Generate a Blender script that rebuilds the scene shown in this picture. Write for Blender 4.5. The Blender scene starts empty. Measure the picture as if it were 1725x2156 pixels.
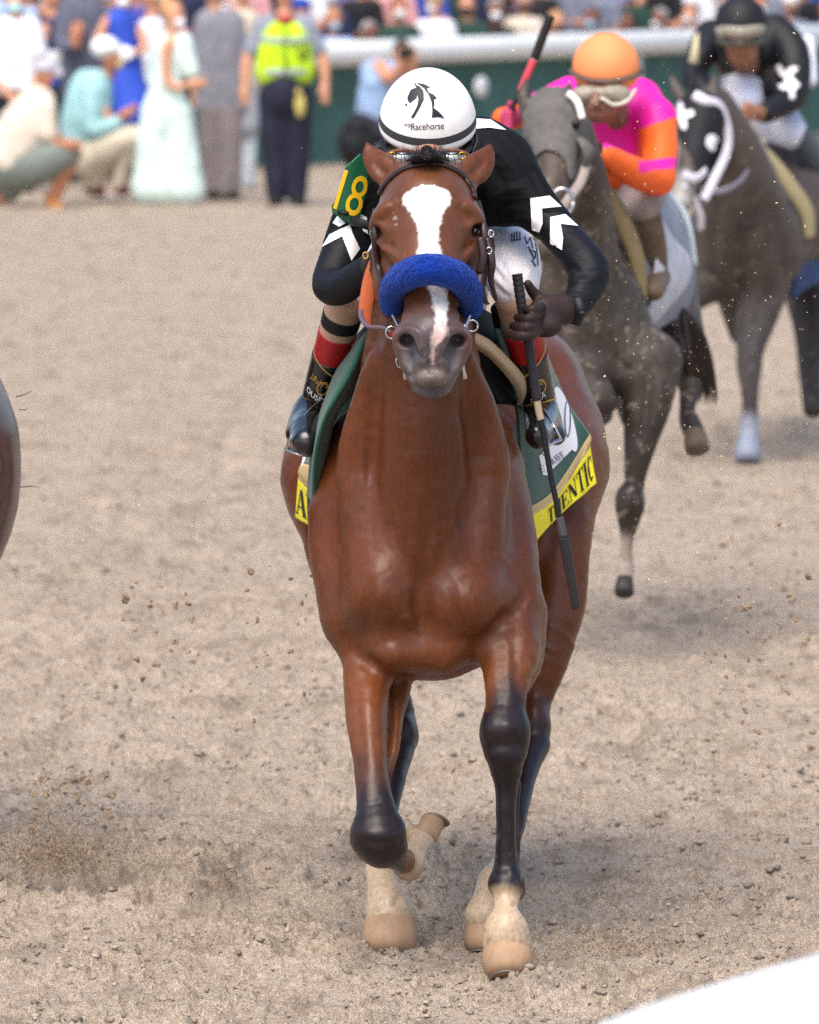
import bpy, bmesh, math, random
import numpy as np
from mathutils import Vector, Matrix, Euler
from mathutils.bvhtree import BVHTree
from mathutils.geometry import delaunay_2d_cdt

# ------------------------------------------------------------------ camera, sky, sun, exposure
S = bpy.context.scene
F_PX, CX, CY, CAM_H = 14555.0, 862.5, 1078.0, 2.53
TH = math.atan(1310.0 / F_PX)
cam_data = bpy.data.cameras.new("camera")
cam = bpy.data.objects.new("camera", cam_data)
S.collection.objects.link(cam)
cam.location = (0, 0, CAM_H)
cam.rotation_euler = (math.pi / 2 - TH, 0, 0)
cam_data.sensor_fit = 'VERTICAL'
cam_data.sensor_height = 24.0
cam_data.lens = F_PX / 2156.0 * 24.0
cam_data.clip_start = 0.3
cam_data.clip_end = 2000
cam_data.dof.use_dof = True
cam_data.dof.focus_distance = 15.85
cam_data.dof.aperture_fstop = cam_data.lens / 35.0
S.camera = cam
SUN_EL, SUN_ROT = math.radians(58), math.radians(200)
world = bpy.data.worlds.new("World")
S.world = world
world.use_nodes = True
wn = world.node_tree.nodes
sky = wn.new('ShaderNodeTexSky')
sky.sky_type = 'NISHITA'
sky.sun_disc = False
sky.sun_elevation = SUN_EL
sky.sun_rotation = SUN_ROT
sky.dust_density = 3.0
sky.ozone_density = 0.6
world.node_tree.links.new(sky.outputs[0], wn['Background'].inputs[0])
wn['Background'].inputs[1].default_value = 0.13
sun_data = bpy.data.lights.new("sun", 'SUN')
sun_data.energy = 1.7
sun_data.angle = math.radians(48)
sun_data.color = (1.0, 0.91, 0.79)
sun = bpy.data.objects.new("sun", sun_data)
S.collection.objects.link(sun)
# sun direction: azimuth from +Y clockwise (sky convention), light travels the other way
sd = Vector((math.sin(SUN_ROT) * math.cos(SUN_EL), math.cos(SUN_ROT) * math.cos(SUN_EL), math.sin(SUN_EL)))
sun.rotation_euler = sd.to_track_quat('Z', 'Y').to_euler()
sun.location = (0, 0, 30)
vs = S.view_settings
vs.view_transform = 'Standard'
vs.look = 'None'
vs.exposure = 0.86
vs.gamma = 1.0
S.render.engine = 'CYCLES'
S.cycles.use_denoising = False
S.cycles.max_bounces = 6
S.cycles.diffuse_bounces = 3
S.cycles.glossy_bounces = 3

# ------------------------------------------------------------------ helpers
rnd = random.Random(7)
nrg = np.random.RandomState(5)
RX = np.array((1.0, 0, 0))
FW = np.array((0, math.cos(TH), -math.sin(TH)))
UP = np.array((0, math.sin(TH), math.cos(TH)))
EYE = np.array((0, 0, CAM_H))

def P(px, py, Y):
    d = FW + (px - CX) / F_PX * RX - (py - CY) / F_PX * UP
    return EYE + d * (Y / d[1])

def M_(n, Y):            # n photo pixels at distance Y, in metres
    return n * Y / F_PX

def Yg(py):              # distance of the ground seen at height py
    d = FW - (py - CY) / F_PX * UP
    return CAM_H / -d[2] * d[1]

def proj(V):             # world -> photo pixels
    V = np.asarray(V, float) - EYE
    w = V @ FW
    return CX + F_PX * (V @ RX) / w, CY - F_PX * (V @ UP) / w

def lin(c):
    if isinstance(c, str):
        c = tuple(int(c[i:i + 2], 16) / 255 for i in (0, 2, 4))
    return tuple((v / 12.92 if v <= 0.04045 else ((v + 0.055) / 1.055) ** 2.4) for v in c)

def sstep(a, b, x):
    t = np.clip((x - a) / (b - a), 0, 1)
    return t * t * (3 - 2 * t)

def hashn(ix, iy, seed):
    n = (ix * 374761393 + iy * 668265263 + seed * 1442695041) & 0x7fffffff
    n = ((n ^ (n >> 13)) * 1274126177) & 0x7fffffff
    return ((n ^ (n >> 16)) & 0xffff) / 65535.0

def vnoise(x, y, seed=0):
    ix, iy = np.floor(x).astype(np.int64), np.floor(y).astype(np.int64)
    fx, fy = x - ix, y - iy
    fx, fy = fx * fx * (3 - 2 * fx), fy * fy * (3 - 2 * fy)
    a, b = hashn(ix, iy, seed), hashn(ix + 1, iy, seed)
    c, d = hashn(ix, iy + 1, seed), hashn(ix + 1, iy + 1, seed)
    return (a * (1 - fx) + b * fx) * (1 - fy) + (c * (1 - fx) + d * fx) * fy

# ------------------------------------------------------------------ materials
def mat(name, col, rough=0.6, spec=0.4, attr=False, noise=None, bump=None, sheen=0.0, metal=0.0, coat=0.0,
        aniso_noise=None, trans=0.0, sheen_tint=None):
    """noise=(scale, amount) varies the base colour; bump=(scale, strength, distance)"""
    m = bpy.data.materials.new(name)
    m.use_nodes = True
    nt = m.node_tree
    N, L = nt.nodes, nt.links
    b = N['Principled BSDF']
    b.inputs['Roughness'].default_value = rough
    b.inputs['Specular IOR Level'].default_value = spec
    b.inputs['Metallic'].default_value = metal
    b.inputs['Sheen Weight'].default_value = sheen
    if sheen_tint: b.inputs['Sheen Tint'].default_value = (*sheen_tint, 1)
    b.inputs['Coat Weight'].default_value = coat
    b.inputs['Coat Roughness'].default_value = 0.12
    tc = N.new('ShaderNodeTexCoord')
    if attr:
        src = N.new('ShaderNodeVertexColor'); src.layer_name = 'Col'
        out = src.outputs[0]
    else:
        src = N.new('ShaderNodeRGB'); src.outputs[0].default_value = (*lin(col), 1)
        out = src.outputs[0]
    if noise:
        nz = N.new('ShaderNodeTexNoise')
        nz.inputs['Scale'].default_value = noise[0]
        nz.inputs['Detail'].default_value = 6
        nz.inputs['Roughness'].default_value = 0.65
        mp = N.new('ShaderNodeMapping')
        L.new(tc.outputs['Object'], mp.inputs[0])
        if aniso_noise: mp.inputs['Scale'].default_value = aniso_noise
        L.new(mp.outputs[0], nz.inputs['Vector'])
        mr = N.new('ShaderNodeMapRange')
        mr.inputs[1].default_value = 0.25; mr.inputs[2].default_value = 0.75
        mr.inputs[3].default_value = 1 - noise[1]; mr.inputs[4].default_value = 1 + noise[1]
        L.new(nz.outputs[0], mr.inputs[0])
        vm = N.new('ShaderNodeVectorMath'); vm.operation = 'SCALE'
        L.new(out, vm.inputs[0]); L.new(mr.outputs[0], vm.inputs['Scale'])
        out = vm.outputs[0]
    L.new(out, b.inputs['Base Color'])
    if bump:
        nb = N.new('ShaderNodeTexNoise')
        nb.inputs['Scale'].default_value = bump[0]
        nb.inputs['Detail'].default_value = 4
        mp2 = N.new('ShaderNodeMapping')
        L.new(tc.outputs['Object'], mp2.inputs[0])
        if len(bump) > 3: mp2.inputs['Scale'].default_value = bump[3]
        L.new(mp2.outputs[0], nb.inputs['Vector'])
        bp = N.new('ShaderNodeBump')
        bp.inputs['Strength'].default_value = bump[1]
        bp.inputs['Distance'].default_value = bump[2]
        L.new(nb.outputs[0], bp.inputs['Height'])
        L.new(bp.outputs[0], b.inputs['Normal'])
    return m

# ------------------------------------------------------------------ signed distance modelling
def d_cone(X, Y, Z, a, b, ra, rb, sv=1.0, sw=1.0, ref=(0, 1, 0)):
    a, b = np.asarray(a, float), np.asarray(b, float)
    u = b - a
    Ln = max(np.linalg.norm(u), 1e-6)
    u = u / Ln
    dx, dy, dz = X - a[0], Y - a[1], Z - a[2]
    t = dx * u[0] + dy * u[1] + dz * u[2]
    h = np.clip(t / Ln, 0, 1)
    r = ra + (rb - ra) * h
    if sv == 1.0 and sw == 1.0:
        hx, hy, hz = dx - u[0] * h * Ln, dy - u[1] * h * Ln, dz - u[2] * h * Ln
        return np.sqrt(hx * hx + hy * hy + hz * hz) - r
    v = np.cross(u, np.asarray(ref, float))
    v = v / max(np.linalg.norm(v), 1e-6)
    w = np.cross(u, v)
    o = t - h * Ln
    cv = (dx * v[0] + dy * v[1] + dz * v[2]) / sv
    cw = (dx * w[0] + dy * w[1] + dz * w[2]) / sw
    return (np.sqrt(cv * cv + cw * cw + o * o) - r) * min(sv, sw, 1.0)

def d_ell(X, Y, Z, c, r, R=None):
    dx, dy, dz = X - c[0], Y - c[1], Z - c[2]
    if R is not None:
        dx, dy, dz = (R[0][0] * dx + R[1][0] * dy + R[2][0] * dz,
                      R[0][1] * dx + R[1][1] * dy + R[2][1] * dz,
                      R[0][2] * dx + R[1][2] * dy + R[2][2] * dz)
    k0 = np.sqrt((dx / r[0]) ** 2 + (dy / r[1]) ** 2 + (dz / r[2]) ** 2)
    k1 = np.sqrt((dx / r[0] ** 2) ** 2 + (dy / r[1] ** 2) ** 2 + (dz / r[2] ** 2) ** 2)
    return k0 * (k0 - 1) / np.maximum(k1, 1e-9)

class Field:
    def __init__(s, h):
        s.h = h
        s.ops = []
    def cone(s, a, b, ra, rb, k=0.02, sub=False, sv=1.0, sw=1.0, ref=(0, 1, 0)):
        m = max(ra, rb) * max(sv, sw, 1)
        lo = np.minimum(a, b) - m; hi = np.maximum(a, b) + m
        s.ops.append((lambda X, Y, Z: d_cone(X, Y, Z, a, b, ra, rb, sv, sw, ref), lo, hi, k, sub))
    def ell(s, c, r, k=0.02, sub=False, rot=None):
        R = None
        if rot is not None:
            R = np.array(Euler([math.radians(q) for q in rot]).to_matrix())
        m = max(r)
        c = np.asarray(c, float)
        lo, hi = (c - m, c + m) if R is not None else (c - np.array(r), c + np.array(r))
        s.ops.append((lambda X, Y, Z: d_ell(X, Y, Z, c, r, R), lo, hi, k, sub))
    # the same in photo pixels + distance: points are (px, py, Y), radii in photo pixels
    def chain(s, pts, k=0.02, sub=False, n=3, **kw):
        if len(pts) > 2 and n > 1: pts = catmull(pts, n)
        A = [(P(*q[:3]), M_(q[3], q[2])) for q in pts]
        m = max(a[1] for a in A) * max(kw.get('sv', 1), kw.get('sw', 1), 1)
        W = np.array([a[0] for a in A])
        def fn(X, Y, Z):
            d = None
            for p, q in zip(A[:-1], A[1:]):
                e = d_cone(X, Y, Z, p[0], q[0], p[1], q[1], **kw)
                d = e if d is None else np.minimum(d, e)
            return d
        s.ops.append((fn, W.min(0) - m, W.max(0) + m, k, sub))
    def blob(s, px, py, Y, rx, rz, ry, k=0.02, sub=False, rot=None):   # rx, rz pixels; ry metres (along the view)
        s.ell(P(px, py, Y), (M_(rx, Y), ry, M_(rz, Y)), k, sub, rot)
    def mesh(s, smooth=2, clip=None):
        h = s.h
        adds = [o for o in s.ops if not o[4]]
        lo = np.min([o[1] for o in adds], 0) - 4 * h - 0.01
        hi = np.max([o[2] for o in adds], 0) + 4 * h + 0.01
        if clip is not None:
            lo = np.maximum(lo, clip[0]); hi = np.minimum(hi, clip[1])
        n = np.ceil((hi - lo) / h).astype(int) + 1
        ax = [lo[i] + h * np.arange(n[i]) for i in range(3)]
        D = np.full(tuple(n), 0.5, np.float32)
        for f, l, u, k, sub in s.ops:
            m = k + 3 * h
            i0 = np.maximum(np.floor((l - m - lo) / h).astype(int), 0)
            i1 = np.minimum(np.ceil((u + m - lo) / h).astype(int) + 1, n)
            if np.any(i1 <= i0): continue
            sl = tuple(slice(a_, b_) for a_, b_ in zip(i0, i1))
            X = ax[0][sl[0]][:, None, None]; Y = ax[1][sl[1]][None, :, None]; Z = ax[2][sl[2]][None, None, :]
            d = f(X, Y, Z).astype(np.float32)
            cur = D[sl]
            if sub:
                b = -d
                if k > 0:
                    hh = np.maximum(k - np.abs(cur - b), 0) / k
                    D[sl] = np.maximum(cur, b) + hh * hh * k * 0.25
                else:
                    D[sl] = np.maximum(cur, b)
            else:
                if k > 0:
                    hh = np.maximum(k - np.abs(cur - d), 0) / k
                    D[sl] = np.minimum(cur, d) - hh * hh * k * 0.25
                else:
                    D[sl] = np.minimum(cur, d)
        return surface_nets(D, lo, h, smooth)

def surface_nets(D, lo, h, smooth):
    neg = D < 0
    c = [neg[i:neg.shape[0] - 1 + i, j:neg.shape[1] - 1 + j, k:neg.shape[2] - 1 + k] for i in (0, 1) for j in (0, 1) for k in (0, 1)]
    a_or = c[0].copy(); a_and = c[0].copy()
    for q in c[1:]:
        a_or |= q; a_and &= q
    act = a_or & ~a_and
    cells = np.argwhere(act)
    idx = np.full(act.shape, -1, np.int32)
    idx[tuple(cells.T)] = np.arange(len(cells))
    offs = np.array([(i, j, k) for i in (0, 1) for j in (0, 1) for k in (0, 1)])
    vals = np.stack([D[cells[:, 0] + o[0], cells[:, 1] + o[1], cells[:, 2] + o[2]] for o in offs], 1)
    acc = np.zeros((len(cells), 3)); cnt = np.zeros(len(cells))
    for i in range(8):
        for j in range(i + 1, 8):
            if np.abs(offs[i] - offs[j]).sum() != 1: continue
            va, vb = vals[:, i], vals[:, j]
            m = (va < 0) != (vb < 0)
            t = np.where(m, va / np.where(m, va - vb, 1), 0)
            pt = offs[i] + t[:, None] * (offs[j] - offs[i])
            acc[m] += pt[m]; cnt[m] += 1
    V = lo + h * (cells + acc / cnt[:, None])
    quads = []
    for axis in range(3):
        o1, o2 = [a for a in range(3) if a != axis]
        sa = [slice(None)] * 3; sb = [slice(None)] * 3
        sa[axis] = slice(0, -1); sb[axis] = slice(1, None)
        A, B = neg[tuple(sa)], neg[tuple(sb)]
        e = np.argwhere(A != B)
        ok = (e[:, o1] > 0) & (e[:, o2] > 0) & (e[:, o1] < D.shape[o1] - 1) & (e[:, o2] < D.shape[o2] - 1)
        e = e[ok]
        flip = A[tuple(e.T)]
        def g(d1, d2):
            q = e.copy(); q[:, o1] += d1; q[:, o2] += d2
            return idx[tuple(q.T)]
        Q = np.stack([g(-1, -1), g(0, -1), g(0, 0), g(-1, 0)], 1)
        if axis == 1: flip = ~flip
        Q[~flip] = Q[~flip][:, ::-1]
        quads.append(Q)
    Q = np.concatenate(quads)
    Q = Q[(Q >= 0).all(1)]
    if smooth:
        E = np.concatenate([Q[:, [0, 1]], Q[:, [1, 2]], Q[:, [2, 3]], Q[:, [3, 0]]])
        deg = np.bincount(E[:, 0], minlength=len(V)) + np.bincount(E[:, 1], minlength=len(V))
        deg = np.maximum(deg, 1)
        for it in range(smooth):
            for lam in (0.55, -0.5) if smooth > 1 else (0.4,):
                s = np.zeros_like(V)
                for ax_ in range(3):
                    s[:, ax_] = np.bincount(E[:, 0], V[E[:, 1], ax_], len(V)) + np.bincount(E[:, 1], V[E[:, 0], ax_], len(V))
                V = V + lam * (s / deg[:, None] - V)
    return V, Q

# ------------------------------------------------------------------ objects
def tag(o, label=None, cat=None, group=None, kind=None):
    if label: o['label'] = label
    if cat: o['category'] = cat
    if group: o['group'] = group
    if kind: o['kind'] = kind
    return o

def empty(name, loc, label, cat, group=None):
    o = bpy.data.objects.new(name, None)
    o.empty_display_size = 0.2
    S.collection.objects.link(o)
    o.location = Vector(loc)
    return tag(o, label, cat, group)

def link(name, me, m, parent=None, smooth=True):
    o = bpy.data.objects.new(name, me)
    S.collection.objects.link(o)
    if m is not None:
        for q in (m if isinstance(m, (list, tuple)) else [m]):
            me.materials.append(q)
    if smooth and len(me.polygons):
        me.polygons.foreach_set('use_smooth', np.ones(len(me.polygons), bool))
    if parent is not None:
        o.parent = parent
        # vertices are written in world coordinates: undo the parent's place
        loc = Vector((0, 0, 0)); q = parent
        while q is not None:
            loc += Vector(q.location); q = q.parent
        if parent.type == 'EMPTY' or loc.length > 0:
            o.location = -loc
    return o

def raw_mesh(name, V, Qd):
    me = bpy.data.meshes.new(name)
    V = np.asarray(V, np.float32); Qd = np.asarray(Qd, np.int32)
    k = Qd.shape[1]
    me.vertices.add(len(V)); me.vertices.foreach_set('co', V.ravel())
    me.loops.add(Qd.size); me.loops.foreach_set('vertex_index', Qd.ravel())
    me.polygons.add(len(Qd))
    me.polygons.foreach_set('loop_start', np.arange(0, Qd.size, k, dtype=np.int32))
    me.update(calc_edges=True)
    return me

def set_col(me, C):
    a = me.color_attributes.new('Col', 'FLOAT_COLOR', 'POINT')
    C4 = np.ones((len(C), 4), np.float32); C4[:, :3] = C
    a.data.foreach_set('color', C4.ravel())

def vnormals(V, Q):
    n = np.cross(V[Q[:, 2]] - V[Q[:, 0]], V[Q[:, 3]] - V[Q[:, 1]])
    N = np.zeros_like(V)
    for i in range(3):
        s = np.zeros(len(V))
        for c in range(4): s += np.bincount(Q[:, c], n[:, i], len(V))
        N[:, i] = s
    return N / np.maximum(np.linalg.norm(N, axis=1), 1e-12)[:, None]

def sculpt(V, Q, strokes):
    """ridges and grooves: (points in photo pixels, width px, height m, Ymin, Ymax), raised along the surface normal"""
    N = vnormals(V, Q)
    px, py = proj(V)
    add = np.zeros(len(V))
    for pts, sg, hgt, y0, y1 in strokes:
        A = catmull(pts, 4) if len(pts) > 2 else np.array(pts, float)
        lo, hi = A.min(0) - 3 * sg, A.max(0) + 3 * sg
        m = np.where((px > lo[0]) & (px < hi[0]) & (py > lo[1]) & (py < hi[1]) & (V[:, 1] > y0) & (V[:, 1] < y1) & (N[:, 1] < 0.25))[0]
        if not len(m): continue
        X, Y_ = px[m], py[m]
        best = np.full(len(m), 1e9); tt = np.zeros(len(m))
        for i in range(len(A) - 1):
            a, b = A[i], A[i + 1]; d = b - a; L2 = max((d * d).sum(), 1e-9)
            t = np.clip(((X - a[0]) * d[0] + (Y_ - a[1]) * d[1]) / L2, 0, 1)
            ds = (X - a[0] - t * d[0]) ** 2 + (Y_ - a[1] - t * d[1]) ** 2
            u = ds < best; best[u] = ds[u]; tt[u] = (i + t[u]) / (len(A) - 1)
        fade = np.sin(np.pi * np.clip(tt, .02, .98)) ** .8 if len(pts) > 2 else np.ones(len(tt))
        add[m] += hgt * np.exp(-best / (2 * sg * sg)) * fade
    return V + N * add[:, None]

def fobj(name, f, m, parent=None, smooth=2, colf=None, clip=None, strokes=None):
    V, Q = f.mesh(smooth, clip)
    if strokes: V = sculpt(V, Q, strokes)
    me = raw_mesh(name, V, Q)
    if colf is not None: set_col(me, colf(V))
    o = link(name, me, m, parent)
    o_bvh[o.name] = (V, Q)
    return o
o_bvh = {}
def bvh(*objs):
    Vs, Qs, n = [], [], 0
    for o in objs:
        V, Q = o_bvh[o.name]
        Vs += V.tolist(); Qs += (Q + n).tolist(); n += len(V)
    return BVHTree.FromPolygons(Vs, Qs)

def mesh_from(name, verts, faces, m, parent=None, smooth=True):
    me = bpy.data.meshes.new(name)
    me.from_pydata([tuple(v) for v in verts], [], [tuple(q) for q in faces])
    me.update()
    return link(name, me, m, parent, smooth)

def catmull(pts, n):
    pts = np.asarray(pts, float)
    out = []
    for i in range(len(pts) - 1):
        p0 = pts[max(i - 1, 0)]; p1 = pts[i]; p2 = pts[i + 1]; p3 = pts[min(i + 2, len(pts) - 1)]
        for t in np.arange(n) / n:
            out.append(0.5 * ((2 * p1) + (-p0 + p2) * t + (2 * p0 - 5 * p1 + 4 * p2 - p3) * t * t + (-p0 + 3 * p1 - 3 * p2 + p3) * t ** 3))
    out.append(pts[-1])
    return np.array(out)

class MB:
    """collects shapes that belong to one mesh"""
    def __init__(s): s.v = []; s.f = []; s.mi = []
    def add(s, V, Fc, mi=0):
        n = len(s.v)
        s.v += [tuple(q) for q in V]
        s.f += [tuple(i + n for i in q) for q in Fc]
        s.mi += [mi] * len(Fc)
    def tube(s, pts, r, seg=8, flat=1.0, n=6, mi=0, up=(0, 0, 1), smooth=True, nrm=None):
        """r: radius or list of radii; flat scales the thickness along the second axis; nrm: normals at points"""
        pts = np.asarray(pts, float)
        rs = np.full(len(pts), r, float) if np.isscalar(r) else np.asarray(r, float)
        if smooth and len(pts) > 2:
            c = catmull(np.column_stack([pts, rs] + ([np.asarray(nrm)] if nrm is not None else [])), n)
            pts, rs = c[:, :3], np.maximum(c[:, 3], 1e-4)
            if nrm is not None: nrm = c[:, 4:7]
        T = np.gradient(pts, axis=0)
        T /= np.maximum(np.linalg.norm(T, axis=1), 1e-9)[:, None]
        V = []
        prev = None
        for i in range(len(pts)):
            ref = nrm[i] if nrm is not None else (np.asarray(up, float) if prev is None else prev)
            w = ref - T[i] * np.dot(ref, T[i])
            if np.linalg.norm(w) < 1e-5: w = np.cross(T[i], (1, 0, 0.3))
            w = w / np.linalg.norm(w)
            if nrm is None: prev = w
            b = np.cross(T[i], w)
            for k in range(seg):
                a = 2 * math.pi * k / seg
                V.append(pts[i] + rs[i] * (math.cos(a) * b + math.sin(a) * w * flat))
        Fc = []
        for i in range(len(pts) - 1):
            for k in range(seg):
                k2 = (k + 1) % seg
                Fc.append((i * seg + k, i * seg + k2, (i + 1) * seg + k2, (i + 1) * seg + k))
        Fc.append(tuple(range(seg))[::-1])
        Fc.append(tuple((len(pts) - 1) * seg + k for k in range(seg)))
        s.add(V, Fc, mi)
    def box(s, c, d, R=None, mi=0):
        V = [np.array((x, y, z)) * np.array(d) / 2 for x in (-1, 1) for y in (-1, 1) for z in (-1, 1)]
        if R is not None: V = [R @ q for q in V]
        V = [q + np.array(c) for q in V]
        s.add(V, [(0, 1, 3, 2), (4, 6, 7, 5), (0, 4, 5, 1), (2, 3, 7, 6), (0, 2, 6, 4), (1, 5, 7, 3)], mi)
    def ball(s, c, r, seg=10, rings=7, mi=0, R=None):
        r = (r, r, r) if np.isscalar(r) else r
        V, Fc = [], []
        for i in range(rings + 1):
            ph = math.pi * i / rings
            for k in range(seg):
                a = 2 * math.pi * k / seg
                q = np.array((math.sin(ph) * math.cos(a) * r[0], math.sin(ph) * math.sin(a) * r[1], math.cos(ph) * r[2]))
                if R is not None: q = R @ q
                V.append(q + np.array(c))
        for i in range(rings):
            for k in range(seg):
                k2 = (k + 1) % seg
                Fc.append((i * seg + k, (i + 1) * seg + k, (i + 1) * seg + k2, i * seg + k2))
        s.add(V, Fc, mi)
    def torus(s, c, R_, r, n1=(1, 0, 0), n2=(0, 0, 1), seg=20, sg=6, mi=0, flat=1.0):
        c = np.array(c, float); n1 = np.array(n1, float); n2 = np.array(n2, float)
        a = np.linspace(0, 2 * math.pi, seg + 1)
        pts = [c + R_ * (math.cos(t) * n1 + math.sin(t) * n2 * flat) for t in a]
        s.tube(pts, r, sg, smooth=False, up=np.cross(n1, n2), mi=mi)
    def build(s, name, m, parent=None, smooth=True):
        o = mesh_from(name, s.v, s.f, m, parent, smooth)
        if any(s.mi): o.data.polygons.foreach_set('material_index', np.array(s.mi, np.int32))
        o_bvh[o.name] = (np.array(s.v), None)
        return o

def hit(bv, px, py, off=0.0):
    d = FW + (px - CX) / F_PX * RX - (py - CY) / F_PX * UP
    dn = Vector(d).normalized()
    co, no, i, dist = bv.ray_cast(Vector(EYE), dn)
    if co is None: return None, None
    no = Vector(no)
    if no.dot(dn) > 0: no = -no
    return np.array(co + no * off), np.array(no)

def strap(mb, bv, pts, w, t=0.004, off=0.003, n=8, mi=0):
    """a flat strap laid on a surface along points given in photo pixels; (px, py) or (px, py, Y) for a free point"""
    C = catmull([q[:2] for q in pts], n)
    V, Nn = [], []
    for q in C:
        p, no = hit(bv, q[0], q[1], off)
        if p is None: continue
        V.append(p); Nn.append(no)
    V = np.array(V); Nn = np.array(Nn)
    for _ in range(3):
        V[1:-1] = (V[:-2] + V[2:] + 2 * V[1:-1]) / 4
        Nn[1:-1] = (Nn[:-2] + Nn[2:] + 2 * Nn[1:-1]) / 4
    mb.tube(V, w / 2, 8, flat=2 * t / w, smooth=False, nrm=Nn, mi=mi)

# ---- flat shapes (lettering, emblems) laid on curved surfaces
def tri_shape(loops, step):
    """triangulate closed 2D loops (even-odd) with inner points every `step`"""
    pts, edges = [], []
    for lp in loops:
        lp = list(lp)
        n0 = len(pts); dense = []
        for a, b in zip(lp, lp[1:] + lp[:1]):
            L_ = math.hypot(b[0] - a[0], b[1] - a[1]); k = max(1, int(L_ / step))
            dense += [(a[0] + (b[0] - a[0]) * i / k, a[1] + (b[1] - a[1]) * i / k) for i in range(k)]
        pts += dense
        edges += [(n0 + i, n0 + (i + 1) % len(dense)) for i in range(len(dense))]
    A = np.array(pts)
    lo, hi = A.min(0), A.max(0)
    def inside(x, y):
        c = False
        for lp in loops:
            j = len(lp) - 1
            for i in range(len(lp)):
                xi, yi = lp[i]; xj, yj = lp[j]
                if (yi > y) != (yj > y) and x < (xj - xi) * (y - yi) / (yj - yi) + xi: c = not c
                j = i
        return c
    for x in np.arange(lo[0] + step / 2, hi[0], step):
        for y in np.arange(lo[1] + step / 2, hi[1], step):
            if inside(x, y): pts.append((x, y))
    r = delaunay_2d_cdt([Vector(q) for q in pts], edges, [], 0, 1e-5)
    vs_, fs = r[0], r[2]
    out = []
    for fc in fs:
        cx = sum(vs_[i][0] for i in fc) / len(fc); cy = sum(vs_[i][1] for i in fc) / len(fc)
        if inside(cx, cy): out.append(tuple(fc))
    return [(v[0], v[1]) for v in vs_], out

def decal(mb, loops, fn, step, mi=0):
    V, Fc = tri_shape(loops, step)
    W = [fn(*q) for q in V]
    keep = [fc for fc in Fc if all(W[i] is not None for i in fc)]
    used = sorted({i for fc in keep for i in fc}); mp = {u: i for i, u in enumerate(used)}
    mb.add([W[u] for u in used], [tuple(mp[i] for i in fc) for fc in keep], mi)

def text_loops(s, size=1.0, shear=0.0, bold=0.0, spacing=1.0):
    """outlines of a word in the built-in font, origin bottom-left, height `size`"""
    cu = bpy.data.curves.new('lettering', 'FONT')
    cu.body = s; cu.size = size; cu.shear = shear; cu.offset = bold; cu.space_character = spacing
    cu.resolution_u = 4
    o = bpy.data.objects.new('lettering', cu); S.collection.objects.link(o)
    cu.fill_mode = 'NONE'
    dg = bpy.context.evaluated_depsgraph_get()
    me = bpy.data.meshes.new_from_object(o.evaluated_get(dg))
    adj = {}
    for e in me.edges:
        a, b = e.vertices
        adj.setdefault(a, []).append(b); adj.setdefault(b, []).append(a)
    loops, seen = [], set()
    for v in adj:
        if v in seen: continue
        lp = [v]; seen.add(v); cur = v
        while True:
            nx = [q for q in adj[cur] if q not in seen]
            if not nx: break
            cur = nx[0]; seen.add(cur); lp.append(cur)
        if len(lp) > 2: loops.append([(me.vertices[i].co.x, me.vertices[i].co.y) for i in lp])
    bpy.data.objects.remove(o); bpy.data.curves.remove(cu); bpy.data.meshes.remove(me)
    return loops

def words_on(mb, s, fn, size, step, mi=0, **kw):
    """each glyph's loops mapped through fn"""
    L_ = text_loops(s, size, **kw)
    if L_: decal(mb, L_, fn, step, mi)
    return L_
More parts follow.
